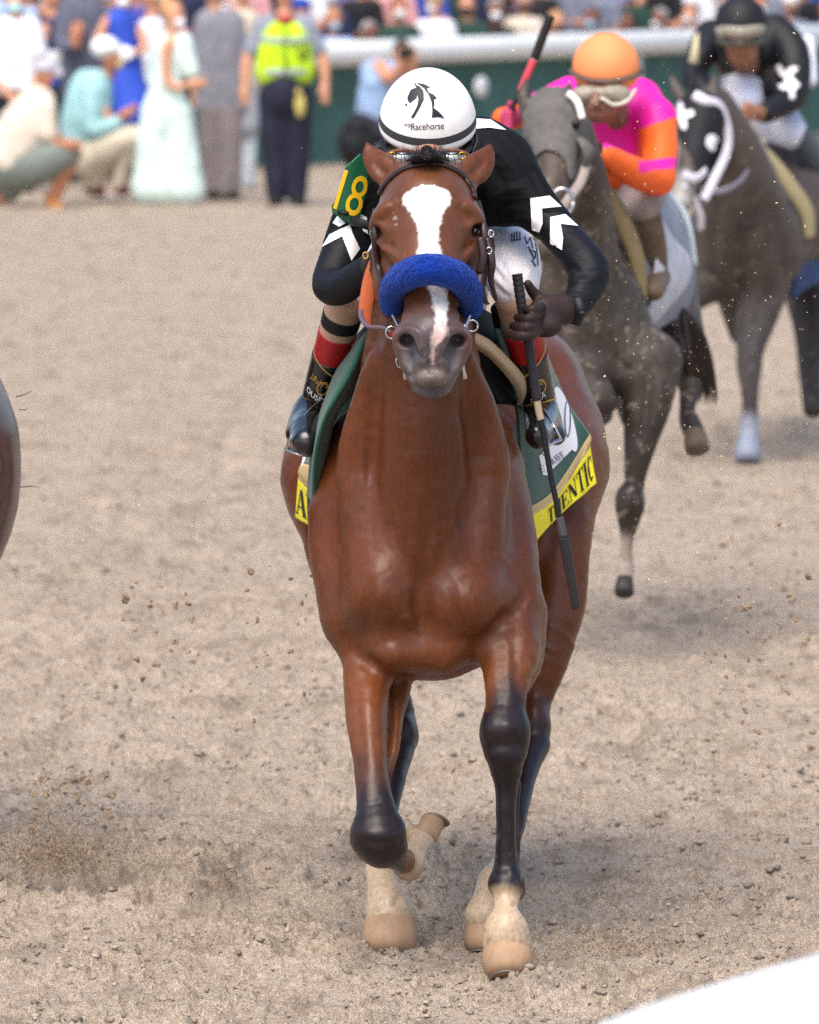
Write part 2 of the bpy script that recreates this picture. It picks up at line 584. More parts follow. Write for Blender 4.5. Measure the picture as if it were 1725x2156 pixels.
# ------------------------------------------------------------------ the track: one sheet, finely broken up near the horses
def make_ground():
    s_f = np.arange(-0.085, 0.0851, 0.00022)
    s = np.concatenate([np.array([-6, -3, -1.5, -0.8, -0.4, -0.22, -0.13, -0.1]), s_f, np.array([0.1, 0.13, 0.22, 0.4, 0.8, 1.5, 3, 6])])
    q = 1 / np.concatenate([np.arange(1 / 13.2, 1 / 25.0, -0.000034), np.arange(1 / 25.0, 1 / 75.0, -0.0000665)])     # even steps down the picture
    Yv = np.concatenate([np.array([-60, -20, -5, 1, 3, 6, 9, 11, 12.3]), q, np.array([80, 100, 150, 250, 500, 1200])])
    XX = s[:, None] * np.maximum(np.abs(Yv), 8)[None, :]
    YY = np.broadcast_to(Yv[None, :], XX.shape)
    near = sstep(0.09, 0.082, np.abs(s))[:, None] * sstep(12.4, 13.2, YY) * sstep(78, 70, YY)
    Z = np.zeros_like(XX)
    # rolling unevenness, hoof-broken lumps, crumbs
    Z += 0.016 * (vnoise(XX / 0.35, YY / 0.55, 1) - 0.5)
    def fb(sc, seed, asp=1.25):   # rotated octave, so no lattice shows
        c_, s_ = math.cos(seed * 1.3), math.sin(seed * 1.3)
        return vnoise((XX * c_ + YY / asp * s_) / sc, (YY / asp * c_ - XX * s_) / sc, seed)
    lump = fb(.12, 2) * .6 + fb(.06, 12) * .4
    Z += 0.016 * (lump - .5)
    rough = sstep(.35, .65, fb(.25, 15) * .6 + fb(.08, 16) * .4)
    f3, f4, f5, f6 = fb(.030, 3), fb(.013, 4), fb(.0065, 5), fb(.0035, 14)
    Z += (0.010 * (f3 - .5) + 0.0075 * (f4 - .5) + 0.0052 * (f5 - .5) + 0.003 * (f6 - .5)) * (.55 + .8 * rough)
    for sc, hgt, th, sd_ in ((0.045, 0.014, 0.78, 6), (0.022, 0.010, 0.78, 7)):
        c = fb(sc, sd_)
        Z += hgt * sstep(th, th + .1, c) * (0.6 + 0.6 * f5)
    # hoof scars: shallow dark bowls with pushed-up rims
    rr = np.random.RandomState(11)
    marks = [(rr.uniform(-2.6, 2.6), rr.uniform(13.5, 40), rr.uniform(0.05, 0.11)) for _ in range(700)]
    marks += [(P(1330, 0, 14.9)[0], 15.75, .16), (P(1240, 0, 15)[0], 15.65, .12), (P(270, 0, 17)[0], 17.6, .15), (P(180, 0, 17)[0], 17.4, .22), (P(400, 0, 17)[0], 17.9, .12)]
    for mx, my, mr in marks:
        j = np.searchsorted(Yv, [my - 3 * mr, my + 3 * mr]); i = np.searchsorted(s, [(mx - 3 * mr) / my, (mx + 3 * mr) / my])
        if j[1] <= j[0] or i[1] <= i[0]: continue
        sl = (slice(i[0], i[1]), slice(j[0], j[1]))
        d = np.hypot(XX[sl] - mx, (YY[sl] - my) / 1.3) / mr
        Z[sl] += mr * 0.26 * (-0.9 * np.exp(-(d * 1.5) ** 2) + 0.7 * np.exp(-((d - 1.15) * 2.6) ** 2) * (0.4 + vnoise(XX[sl] / .03, YY[sl] / .03, 9)))
    Z *= near
    ns, ny = XX.shape
    V = np.stack([XX, YY, Z], -1).reshape(-1, 3)
    ids = np.arange(ns * ny).reshape(ns, ny)
    Q = np.stack([ids[:-1, :-1], ids[1:, :-1], ids[1:, 1:], ids[:-1, 1:]], -1).reshape(-1, 4)
    me = raw_mesh('ground', V, Q)
    m = bpy.data.materials.new('track_dirt'); m.use_nodes = True
    N, L = m.node_tree.nodes, m.node_tree.links
    b = N['Principled BSDF']; b.inputs['Roughness'].default_value = 0.95; b.inputs['Specular IOR Level'].default_value = 0.12
    tc = N.new('ShaderNodeTexCoord')
    def nz(sc, det, scale=(1, 1, 1)):
        mp = N.new('ShaderNodeMapping'); mp.inputs['Scale'].default_value = scale
        L.new(tc.outputs['Object'], mp.inputs[0])
        n = N.new('ShaderNodeTexNoise'); n.inputs['Scale'].default_value = sc; n.inputs['Detail'].default_value = det
        n.inputs['Roughness'].default_value = 0.6
        L.new(mp.outputs[0], n.inputs['Vector'])
        return n.outputs[0]
    def ramp(src, stops):
        r = N.new('ShaderNodeValToRGB'); e = r.color_ramp.elements
        e[0].position, e[0].color = stops[0][0], (*stops[0][1], 1)
        e[1].position, e[1].color = stops[-1][0], (*stops[-1][1], 1)
        for p_, c_ in stops[1:-1]:
            x = e.new(p_); x.color = (*c_, 1)
        L.new(src, r.inputs[0]); return r.outputs[0]
    def mix(f, a, b_):
        x = N.new('ShaderNodeMix'); x.data_type = 'RGBA'
        if isinstance(f, float): x.inputs[0].default_value = f
        else: L.new(f, x.inputs[0])
        L.new(a, x.inputs[6]); L.new(b_, x.inputs[7]); return x.outputs[2]
    c1 = ramp(nz(3.0, 8, (1, .6, 1)), [(0.3, (0.342, 0.280, 0.217)), (0.5, (0.427, 0.355, 0.282)), (0.7, (0.496, 0.418, 0.337))])
    c2 = ramp(nz(95, 8, (1, .7, 1)), [(0.32, (0.205, 0.159, 0.121)), (0.45, (0.402, 0.333, 0.266)), (0.62, (0.565, 0.480, 0.391))])
    col = mix(0.5, c1, c2)
    # patches of darker, damper sand where hooves turned it over
    dk = N.new('ShaderNodeMapRange'); dk.inputs[1].default_value = 0.53; dk.inputs[2].default_value = 0.70; dk.inputs[4].default_value = 0.66
    L.new(nz(5.0, 7, (1, .35, 1)), dk.inputs[0])
    rgb = N.new('ShaderNodeRGB'); rgb.outputs[0].default_value = (0.205, 0.159, 0.121, 1)
    col = mix(dk.outputs[0], col, rgb.outputs[0])
    dk2 = N.new('ShaderNodeMapRange'); dk2.inputs[1].default_value = 0.54; dk2.inputs[2].default_value = 0.66; dk2.inputs[4].default_value = 0.6
    L.new(nz(17, 6, (1, .5, 1)), dk2.inputs[0])
    rgb2 = N.new('ShaderNodeRGB'); rgb2.outputs[0].default_value = (0.223, 0.171, 0.129, 1)
    col = mix(dk2.outputs[0], col, rgb2.outputs[0])
    sp = ramp(nz(330, 3), [(0.36, (0.50, 0.47, 0.45)), (0.5, (1.0, 1.0, 1.0)), (0.66, (1.35, 1.32, 1.28))])
    mu = N.new('ShaderNodeMix'); mu.data_type = 'RGBA'; mu.blend_type = 'MULTIPLY'; mu.inputs[0].default_value = 1.0
    L.new(col, mu.inputs[6]); L.new(sp, mu.inputs[7]); col = mu.outputs[2]
    L.new(col, b.inputs['Base Color'])
    bp = N.new('ShaderNodeBump'); bp.inputs['Strength'].default_value = 1.0; bp.inputs['Distance'].default_value = 0.008
    L.new(nz(150, 6), bp.inputs['Height']); L.new(bp.outputs[0], b.inputs['Normal'])
    o = link('ground', me, m)
    tag(o, kind='structure', label='pale churned racetrack dirt with hoof marks', cat='ground')
    # crumbs and small clods lying loose on it
    n = 26000
    r_ = np.random.RandomState(4)
    Yc = 1 / r_.uniform(1 / 30.0, 1 / 13.6, n); Xc = r_.uniform(-.066, .066, n) * Yc
    keep = vnoise(Xc / .25, Yc / .4, 33) + .5 * vnoise(Xc / .07, Yc / .1, 34) > r_.uniform(.35, 1.1, n)
    Xc, Yc = Xc[keep], Yc[keep]; n = len(Xc)
    i = np.clip(np.searchsorted(s, Xc / Yc), 1, ns - 1); j = np.clip(np.searchsorted(Yv, Yc), 1, ny - 1)
    Zc = Z[i, j]
    size = .0020 + .0085 * r_.random_sample(n) ** 4.5
    base = np.array([(1, 0, 0), (-1, 0, 0), (0, 1, 0), (0, -1, 0), (0, 0, 1), (0, 0, -1), (.6, .6, .5), (-.6, -.6, .5)], float)
    fc = np.array([(0, 2, 6), (2, 4, 6), (4, 0, 6), (2, 1, 4), (1, 3, 7), (3, 4, 7), (4, 1, 7), (3, 0, 4), (2, 0, 5), (1, 2, 5), (3, 1, 5), (0, 3, 5)])
    W = base[None] * (1 + .45 * r_.normal(0, 1, (n, 8, 1))) * size[:, None, None] * np.array((1.2, 1.2, .75)) + np.stack([Xc, Yc, Zc + size * .25], -1)[:, None, :]
    Fq = (fc[None] + 8 * np.arange(n)[:, None, None]).reshape(-1, 3)
    me2 = raw_mesh('loose_dirt', W.reshape(-1, 3), Fq)
    tone = r_.choice([.62, .82, 1.05, 1.3], n, p=[.25, .3, .27, .18])
    set_col(me2, (np.array((.345, .285, .225))[None] * tone[:, None]).repeat(8, 0))
    o2 = link('loose_dirt', me2, mat('loose_dirt', 'ffffff', rough=.95, spec=.1, attr=True, noise=(200, .2)), None, smooth=False)
    tag(o2, kind='stuff', label='loose crumbs and small clods lying on the track', cat='loose dirt')
    return m
DIRT = make_ground()
# ------------------------------------------------------------------ the bay horse in front
def smw(d, soft):     # 1 inside, fading over `soft` metres outside
    return 1 - sstep(-soft, soft, d)

COAT = mat('bay_coat', 'ffffff', rough=0.36, spec=0.38, attr=True, noise=(90, 0.26), aniso_noise=(1, 1, .3), bump=(420, 0.25, 0.002, (1, 1, .2)))
def stamp_cone(C, V, pts, col, soft, amt=1.0, **kw):
    w = np.zeros(len(V))
    for p, q in zip(pts[:-1], pts[1:]):
        d = d_cone(V[:, 0], V[:, 1], V[:, 2], P(*p[:3]), P(*q[:3]), M_(p[3], p[2]), M_(q[3], q[2]), **kw)
        w = np.maximum(w, smw(d, soft))
    w = (w * amt)[:, None]
    return C * (1 - w) + np.array(col) * w

def main_horse():
    root = empty('racehorse', P(905, 1500, 16.8) * np.array((1, 1, 0)), 'bay racehorse with a white blaze and blue noseband galloping in front', 'horse')
    f = Field(0.0043)
    # --- trunk
    f.blob(900, 1190, 16.62, 205, 240, 0.50, k=.05)
    f.blob(922, 1060, 17.1, 222, 250, 0.60, k=.06)
    f.blob(955, 960, 17.55, 235, 235, 0.36, k=.06)
    f.blob(1060, 850, 17.65, 150, 150, 0.32, k=.08)
    f.blob(850, 880, 17.65, 150, 150, 0.32, k=.08)
    # shoulders
    f.chain([(770, 930, 16.5, 75), (745, 1090, 16.42, 98), (770, 1300, 16.28, 92)], k=.09)
    f.chain([(1012, 930, 16.5, 70), (1024, 1060, 16.42, 84), (1048, 1270, 16.28, 92)], k=.07)
    f.blob(905, 1230, 16.32, 190, 190, 0.20, k=.09)
    # pectoral muscles
    f.blob(975, 1262, 16.175, 88, 96, 0.124, k=.04, rot=(0, 22, 0))
    f.blob(815, 1240, 16.18, 88, 104, 0.114, k=.04, rot=(0, -18, 0))
    f.blob(832, 1368, 16.17, 52, 50, 0.075, k=.045)
    f.blob(925, 1365, 16.17, 70, 55, 0.08, k=.045)
    f.chain([(890, 1100, 16.17, 26), (888, 1180, 16.13, 18)], k=.05)
    f.chain([(893, 1205, 16.045, 5), (880, 1270, 16.05, 7), (886, 1350, 16.07, 6)], k=.03, sub=True)
    f.chain([(930, 1190, 16.045, 3), (945, 1250, 16.045, 6), (965, 1315, 16.05, 5), (1010, 1350, 16.07, 4)], k=.025, sub=True)
    f.chain([(1040, 1340, 16.12, 7), (1090, 1290, 16.14, 7), (1125, 1240, 16.2, 5)], k=.035, sub=True)
    # --- neck
    f.chain([(897, 430, 16.12, 92), (884, 620, 16.25, 102), (886, 780, 16.32, 128), (893, 930, 16.38, 165), (900, 1060, 16.42, 200)], k=.07)
    f.chain([(882, 620, 16.10, 66), (884, 780, 16.14, 82), (890, 950, 16.16, 100), (895, 1110, 16.2, 110)], k=.07)
    f.chain([(800, 760, 16.16, 26), (775, 860, 16.2, 40), (760, 1000, 16.24, 55), (790, 1150, 16.2, 50)], k=.045)      # brachiocephalic bands
    f.chain([(975, 760, 16.16, 26), (1005, 860, 16.2, 40), (1025, 1000, 16.24, 52), (1005, 1150, 16.2, 50)], k=.045)
    f.chain([(812, 700, 16.06, 3), (808, 850, 16.06, 6), (812, 1010, 16.08, 6), (830, 1120, 16.06, 3)], k=.035, sub=True)
    f.chain([(958, 740, 16.06, 3), (968, 870, 16.06, 6), (965, 1010, 16.08, 5), (950, 1100, 16.06, 3)], k=.035, sub=True)
    # --- near-side foreleg (right in the picture), planted
    f.chain([(1062, 1290, 16.28, 66), (1072, 1360, 16.2, 62), (1068, 1440, 16.13, 46), (1064, 1500, 16.1, 41)], k=.05)
    f.chain([(1105, 1300, 16.3, 40), (1112, 1380, 16.26, 32), (1092, 1450, 16.2, 22)], k=.04)
    f.blob(1064, 1548, 16.08, 54, 60, 0.055, k=.025)
    f.blob(1064, 1588, 16.07, 46, 34, 0.050, k=.015); f.blob(1036, 1546, 16.075, 24, 44, .045, k=.008); f.blob(1092, 1546, 16.075, 24, 42, .045, k=.008); f.blob(1064, 1530, 16.07, 40, 36, .05, k=.02)
    f.chain([(1065, 1610, 16.09, 38), (1066, 1650, 16.1, 26), (1067, 1700, 16.1, 22.5), (1067, 1780, 16.1, 22.5), (1067, 1830, 16.1, 28)], k=.012)
    f.chain([(1084, 1650, 16.155, 13), (1082, 1820, 16.155, 13)], k=.012)
    f.blob(1067, 1860, 16.09, 40, 37, 0.048, k=.012)
    f.blob(1076, 1872, 16.14, 32, 32, 0.04, k=.012)
    f.chain([(1066, 1885, 16.08, 30), (1066, 1914, 16.05, 25), (1066, 1940, 16.035, 36), (1067, 1962, 16.03, 49), (1068, 1986, 16.03, 52)], k=.008)
    # --- far-side foreleg (left in the picture), folded
    f.chain([(795, 1320, 16.28, 70), (775, 1420, 16.22, 52), (774, 1510, 16.12, 46), (782, 1610, 16.05, 37), (789, 1680, 16.0, 40), (796, 1735, 15.97, 50)], k=.04)
    f.chain([(840, 1390, 16.32, 46), (834, 1470, 16.26, 25), (827, 1550, 16.18, 17), (816, 1630, 16.1, 11)], k=.012)
    
    f.blob(797, 1752, 15.955, 58, 40, .06, k=.02)
    f.blob(799, 1776, 15.985, 60, 50, 0.062, k=.02, rot=(0, 18, 0)); f.blob(770, 1768, 15.97, 32, 34, .055, k=.010); f.blob(826, 1782, 15.975, 30, 36, .055, k=.010); f.blob(798, 1748, 15.945, 40, 22, .05, k=.01)
    f.chain([(806, 1786, 15.99, 38), (830, 1804, 16.12, 28), (852, 1814, 16.26, 27)], k=.015)
    f.blob(860, 1822, 16.30, 33, 35, 0.048, k=.012)
    f.chain([(864, 1814, 16.30, 32), (880, 1788, 16.36, 23), (890, 1766, 16.40, 27)], k=.01)
    f.blob(866, 1752, 16.42, 16, 19, .03, k=.01)
    f.blob(886, 1748, 16.44, 15, 15, .03, k=.01)
    # --- hind leg on the left of the picture
    f.blob(700, 985, 17.38, 104, 165, 0.30, k=.07)
    f.chain([(700, 1010, 17.3, 98), (712, 1140, 17.15, 74), (745, 1290, 17.12, 66), (800, 1420, 17.1, 50), (835, 1500, 17.08, 38), (842, 1545, 17.05, 34)], k=.05)
    f.blob(846, 1550, 17.02, 32, 48, 0.055, k=.03)
    f.chain([(846, 1580, 16.98, 27), (828, 1670, 16.78, 19), (806, 1780, 16.58, 22), (800, 1830, 16.5, 29)], k=.015)
    f.chain([(800, 1840, 16.49, 29), (809, 1880, 16.43, 37), (817, 1908, 16.40, 48), (822, 1926, 16.39, 54)], k=.012)
    # --- hind leg on the right of the picture
    f.blob(1165, 950, 17.45, 112, 175, 0.30, k=.07)
    f.blob(1130, 800, 17.62, 88, 105, 0.25, k=.07)
    f.chain([(1180, 990, 17.35, 98), (1172, 1130, 17.2, 74), (1168, 1260, 17.15, 68), (1145, 1390, 17.1, 52), (1125, 1470, 17.08, 38)], k=.05)
    f.blob(1124, 1530, 17.04, 36, 60, 0.06, k=.03)
    f.chain([(1122, 1570, 17.0, 36), (1104, 1650, 16.85, 22), (1076, 1780, 16.62, 21), (1040, 1855, 16.5, 28)], k=.015)
    f.chain([(1040, 1860, 16.49, 36), (1028, 1900, 16.44, 36), (1018, 1930, 16.42, 42)], k=.02)
    # --- head
    f.blob(902, 415, 15.90, 98, 82, 0.13, k=.02)
    f.blob(900, 470, 15.86, 106, 80, 0.13, k=.04)
    f.chain([(902, 430, 15.80, 62), (902, 520, 15.76, 64), (905, 620, 15.68, 52), (908, 700, 15.62, 44)], k=.05, sv=1.15)
    f.chain([(830, 470, 15.82, 34), (822, 540, 15.86, 38), (850, 640, 15.80, 34), (868, 700, 15.72, 30)], k=.045)
    f.chain([(975, 470, 15.82, 34), (984, 540, 15.86, 38), (962, 640, 15.80, 34), (950, 700, 15.72, 30)], k=.045)
    f.blob(828, 585, 16.0, 44, 92, 0.11, k=.05)       # jaw
    f.blob(978, 585, 16.0, 44, 92, 0.11, k=.05)
    f.chain([(903, 600, 15.98, 55), (907, 740, 15.78, 42)], k=.05)
    # brows and eye sockets
    f.chain([(830, 440, 15.775, 15), (800, 456, 15.80, 14), (790, 478, 15.83, 10)], k=.022)
    f.chain([(972, 440, 15.775, 15), (1000, 458, 15.80, 14), (1010, 482, 15.83, 10)], k=.022)
    f.chain([(800, 505, 15.80, 8), (815, 522, 15.775, 9), (850, 560, 15.74, 10)], k=.02)
    f.chain([(1003, 505, 15.80, 8), (990, 522, 15.775, 9), (962, 560, 15.74, 10)], k=.02)
    f.blob(791, 492, 15.79, 12, 12, 0.03, k=.012, sub=True)
    f.blob(1004, 486, 15.79, 12, 13, 0.03, k=.012, sub=True)
    # muzzle
    f.blob(908, 700, 15.62, 62, 60, 0.085, k=.03)
    f.chain([(850, 702, 15.60, 20), (848, 728, 15.60, 22), (862, 764, 15.60, 19)], k=.016)
    f.chain([(969, 702, 15.60, 20), (972, 728, 15.60, 22), (957, 764, 15.60, 19)], k=.016)
    f.chain([(838, 712, 15.60, 9), (858, 698, 15.565, 10), (882, 704, 15.55, 9)], k=.012)
    f.chain([(982, 712, 15.60, 9), (962, 698, 15.565, 10), (938, 704, 15.55, 9)], k=.012)
    f.chain([(884, 705, 15.55, 12), (892, 745, 15.545, 13), (885, 775, 15.56, 11)], k=.015)
    f.chain([(934, 705, 15.55, 12), (926, 745, 15.545, 13), (935, 775, 15.56, 11)], k=.015)
    f.blob(910, 760, 15.64, 60, 50, 0.085, k=.03)
    f.blob(910, 792, 15.625, 51, 47, 0.078, k=.02)
    f.blob(909, 794, 15.59, 36, 27, 0.060, k=.012)
    
    
    
    f.blob(856, 717, 15.565, 17, 15, 0.040, k=.008, sub=True); f.chain([(858, 722, 15.56, 13), (866, 736, 15.55, 13), (879, 748, 15.545, 8)], k=.008, sub=True)
    f.blob(965, 717, 15.565, 17, 15, 0.040, k=.008, sub=True); f.chain([(963, 722, 15.56, 13), (955, 736, 15.55, 13), (942, 748, 15.545, 8)], k=.008, sub=True)
    f.chain([(909, 725, 15.53, 4), (909, 775, 15.525, 4)], k=.012, sub=True)
    # ears
    f.chain([(830, 372, 15.92, 28), (805, 353, 15.95, 33), (784, 328, 15.98, 22), (773, 301, 16.0, 4)], k=.02, sv=1, sw=.42)
    f.chain([(978, 372, 15.92, 28), (1003, 355, 15.95, 33), (1023, 332, 15.98, 21), (1032, 305, 16.0, 4)], k=.02, sv=1, sw=.42)
    
    
    BAY, BLACK, SOCK = (0.120, 0.0325, 0.0092), (0.012, 0.009, 0.012), (0.50, 0.38, 0.26)
    def colour(V):
        C = np.tile(np.array(BAY), (len(V), 1))
        px, py = proj(V)
        Yd = V[:, 1]
        n1 = vnoise(px / 60 + Yd * 3, py / 90, 21)
        C *= (0.85 + 0.3 * n1)[:, None]
        # darker, redder middle of the neck and chest front
        C = stamp_cone(C, V, [(890, 800, 16.1, 60), (890, 1100, 16.05, 90)], (0.080, 0.0190, 0.0048), .10, .8)
        w = (sstep(15.98, 15.88, Yd) * (py < 900))[:, None]; C = C * (1 - w) + np.array((.125, .042, .0165)) * w * (0.85 + 0.3 * n1)[:, None]
        w = (sstep(1290, 1440, py) * (Yd < 16.6) * .9)[:, None]; C = C * (1 - w) + np.array((.170, .052, .0160)) * w * (0.85 + 0.3 * n1)[:, None]
        B = np.array(BLACK)
        nz_ = 18 * (vnoise(px / 14, py / 40, 51) - .5)
        fr = (Yd < 16.36) & (px < 905)
        w = (sstep(1540, 1690, py + 2.2 * nz_ - 1.6 * np.maximum(px - 812, 0) * (py < 1640)) * sstep(866, 852, px + .2 * (py - 1790)) * fr * .97)[:, None]; C = C * (1 - w) + B * w
        fr = (Yd < 16.32) & (px > 960) & (py < 1960)
        w = (sstep(1355, 1465, py + 1.8 * nz_ - 1.5 * np.abs(px - 1074) * (py < 1500)) * fr * .97)[:, None]; C = C * (1 - w) + B * w
        C = stamp_cone(C, V, [(1064, 1560, 16.1, 70), (1070, 1850, 16.1, 70), (1068, 1862, 16.1, 58)], B, .022, .98)
        C = stamp_cone(C, V, [(797, 1750, 15.97, 60), (810, 1790, 16.06, 50)], B, .03, .97)
        C = stamp_cone(C, V, [(846, 1500, 17.05, 40), (842, 1560, 17.0, 80), (810, 1780, 16.58, 60)], B, .05, .95)
        C = stamp_cone(C, V, [(1130, 1520, 17.05, 52), (1120, 1580, 17.0, 80), (1060, 1820, 16.58, 60)], B, .05, .95)
        s = np.array(SOCK)
        C = stamp_cone(C, V, [(1063, 1885, 16.02, 26), (1063, 1920, 16.05, 55), (1063, 1980, 16.0, 80)], s, .014)
        C = stamp_cone(C, V, [(1050, 1868, 16.0, 22), (1056, 1900, 16.02, 30)], s, .015)
        C = stamp_cone(C, V, [(876, 1816, 16.28, 44), (886, 1785, 16.34, 56), (890, 1750, 16.4, 60)], s, .008)
        C = stamp_cone(C, V, [(856, 1750, 16.42, 5), (857, 1754, 16.40, 4)], (.06, .04, .03), .006, .8)
        C = stamp_cone(C, V, [(868, 1752, 16.40, 14), (884, 1748, 16.41, 12)], (.40, .24, .11), .012, .6)
        C = stamp_cone(C, V, [(808, 1840, 16.5, 62), (820, 1930, 16.4, 90)], s, .015)
        C = stamp_cone(C, V, [(1040, 1850, 16.5, 60), (1020, 1930, 16.4, 70)], s, .02)
        dn = vnoise(px / 9, py / 14, 91) * vnoise(px / 3.5, py / 6, 92)
        w = (sstep(.30, .55, dn) * sstep(1820, 1900, py) * .45)[:, None]; C = C * (1 - w) + np.array((.24, .17, .11)) * w
        w = (sstep(.45, .6, dn) * sstep(1700, 1800, py) * (py < 1850) * (px > 1000) * .22)[:, None]; C = C * (1 - w) + np.array((.20, .155, .115)) * w
        # grey muzzle; lip highlights are painted into its colour
        C = stamp_cone(C, V, [(908, 722, 15.58, 72), (909, 790, 15.6, 70), (910, 830, 15.62, 66)], (0.085, 0.074, 0.084), .035, .97)
        C = stamp_cone(C, V, [(860, 735, 15.56, 16), (862, 742, 15.58, 14)], (0.040, 0.034, 0.038), .014, .9)
        C = stamp_cone(C, V, [(956, 735, 15.56, 16), (954, 742, 15.58, 14)], (0.040, 0.034, 0.038), .014, .9)
        C = stamp_cone(C, V, [(890, 790, 15.55, 14), (925, 790, 15.55, 14)], (0.23, 0.19, 0.15), .018, .75)
        C = stamp_cone(C, V, [(862, 800, 15.58, 5), (864, 818, 15.57, 6), (885, 832, 15.56, 6), (910, 837, 15.56, 6), (938, 831, 15.56, 6), (958, 814, 15.57, 5)], (0.50, 0.47, 0.48), .008, .9)  # pale lower lip edge, with its wet highlight painted in
        C = stamp_cone(C, V, [(864, 808, 15.56, 1.5), (885, 820, 15.55, 2), (910, 825, 15.545, 2), (935, 820, 15.55, 2), (956, 806, 15.56, 1.5)], (0.05, .035, .03), .005, .9)
        C = stamp_cone(C, V, [(862, 770, 15.6, 3), (863, 795, 15.6, 3)], (0.26, 0.25, 0.30), .012, .6)  # lighter lip side: a painted highlight
        C = stamp_cone(C, V, [(958, 770, 15.6, 3), (957, 795, 15.6, 3)], (0.26, 0.25, 0.30), .012, .6)  # the same painted highlight on the other lip side
        for a_, b_ in (((846, 700, 15.575, 5), (882, 702, 15.54, 4)), ((974, 700, 15.575, 5), (938, 702, 15.54, 4)),
                       ((852, 750, 15.57, 6), (872, 790, 15.57, 8)), ((968, 750, 15.57, 6), (948, 790, 15.57, 8))):
            C = stamp_cone(C, V, [a_, b_], (0.21, 0.19, 0.21), .012, .7)
        # darker skin round eyes and in the ears
        C = stamp_cone(C, V, [(795, 470, 15.8, 5), (805, 505, 15.78, 6), (825, 520, 15.77, 3)], (0.035, 0.018, 0.015), .018, .85)
        C = stamp_cone(C, V, [(1003, 470, 15.8, 5), (1000, 500, 15.78, 7)], (0.035, 0.018, 0.015), .018, .85)
        # blaze: real white hair, shape from its outline on the face
        head = Yd < 15.86
        wob = 6 * (vnoise(px / 8, py / 8, 31) - .5) + 5 * (vnoise(px / 2.5, py / 5, 32) - .5)
        def band(y, ctl):
            ys = [c[0] for c in ctl]
            return np.interp(y, ys, [c[1] for c in ctl]), np.interp(y, ys, [c[2] for c in ctl])
        l, r = band(py, [(391, 885, 912), (396, 868, 935), (406, 858, 948), (418, 847, 951), (430, 848, 948), (442, 858, 938), (460, 872, 930), (480, 880, 926), (505, 881, 924), (545, 879, 931), (600, 900, 940), (640, 912, 945), (660, 916, 942), (690, 912, 940), (708, 908, 944), (716, 906, 930), (735, 906, 916), (762, 908, 915)])
        w = sstep(-3.0, 4.0, px - l + wob) * sstep(-3.0, 4.0, r - px + wob) * ((py > 389) & (py < 768) & head)
        pink = sstep(655, 700, py)[:, None]
        wc = np.array((0.80, 0.78, 0.75)) * (1 - pink) + np.array((0.55, 0.40, 0.38)) * pink
        C = C * (1 - w[:, None]) + wc * w[:, None]
        for (sx, sy, sr) in ((832, 460, 4.5), (834, 473, 3), (828, 447, 2)):
            w = (np.hypot(px - sx, py - sy) < sr) & head
            C[w] = C[w] * .5 + .2
        return np.clip(C, 0.004, 1)
    A0, A1 = 15.0, 16.75
    H0, H1 = 15.0, 16.02
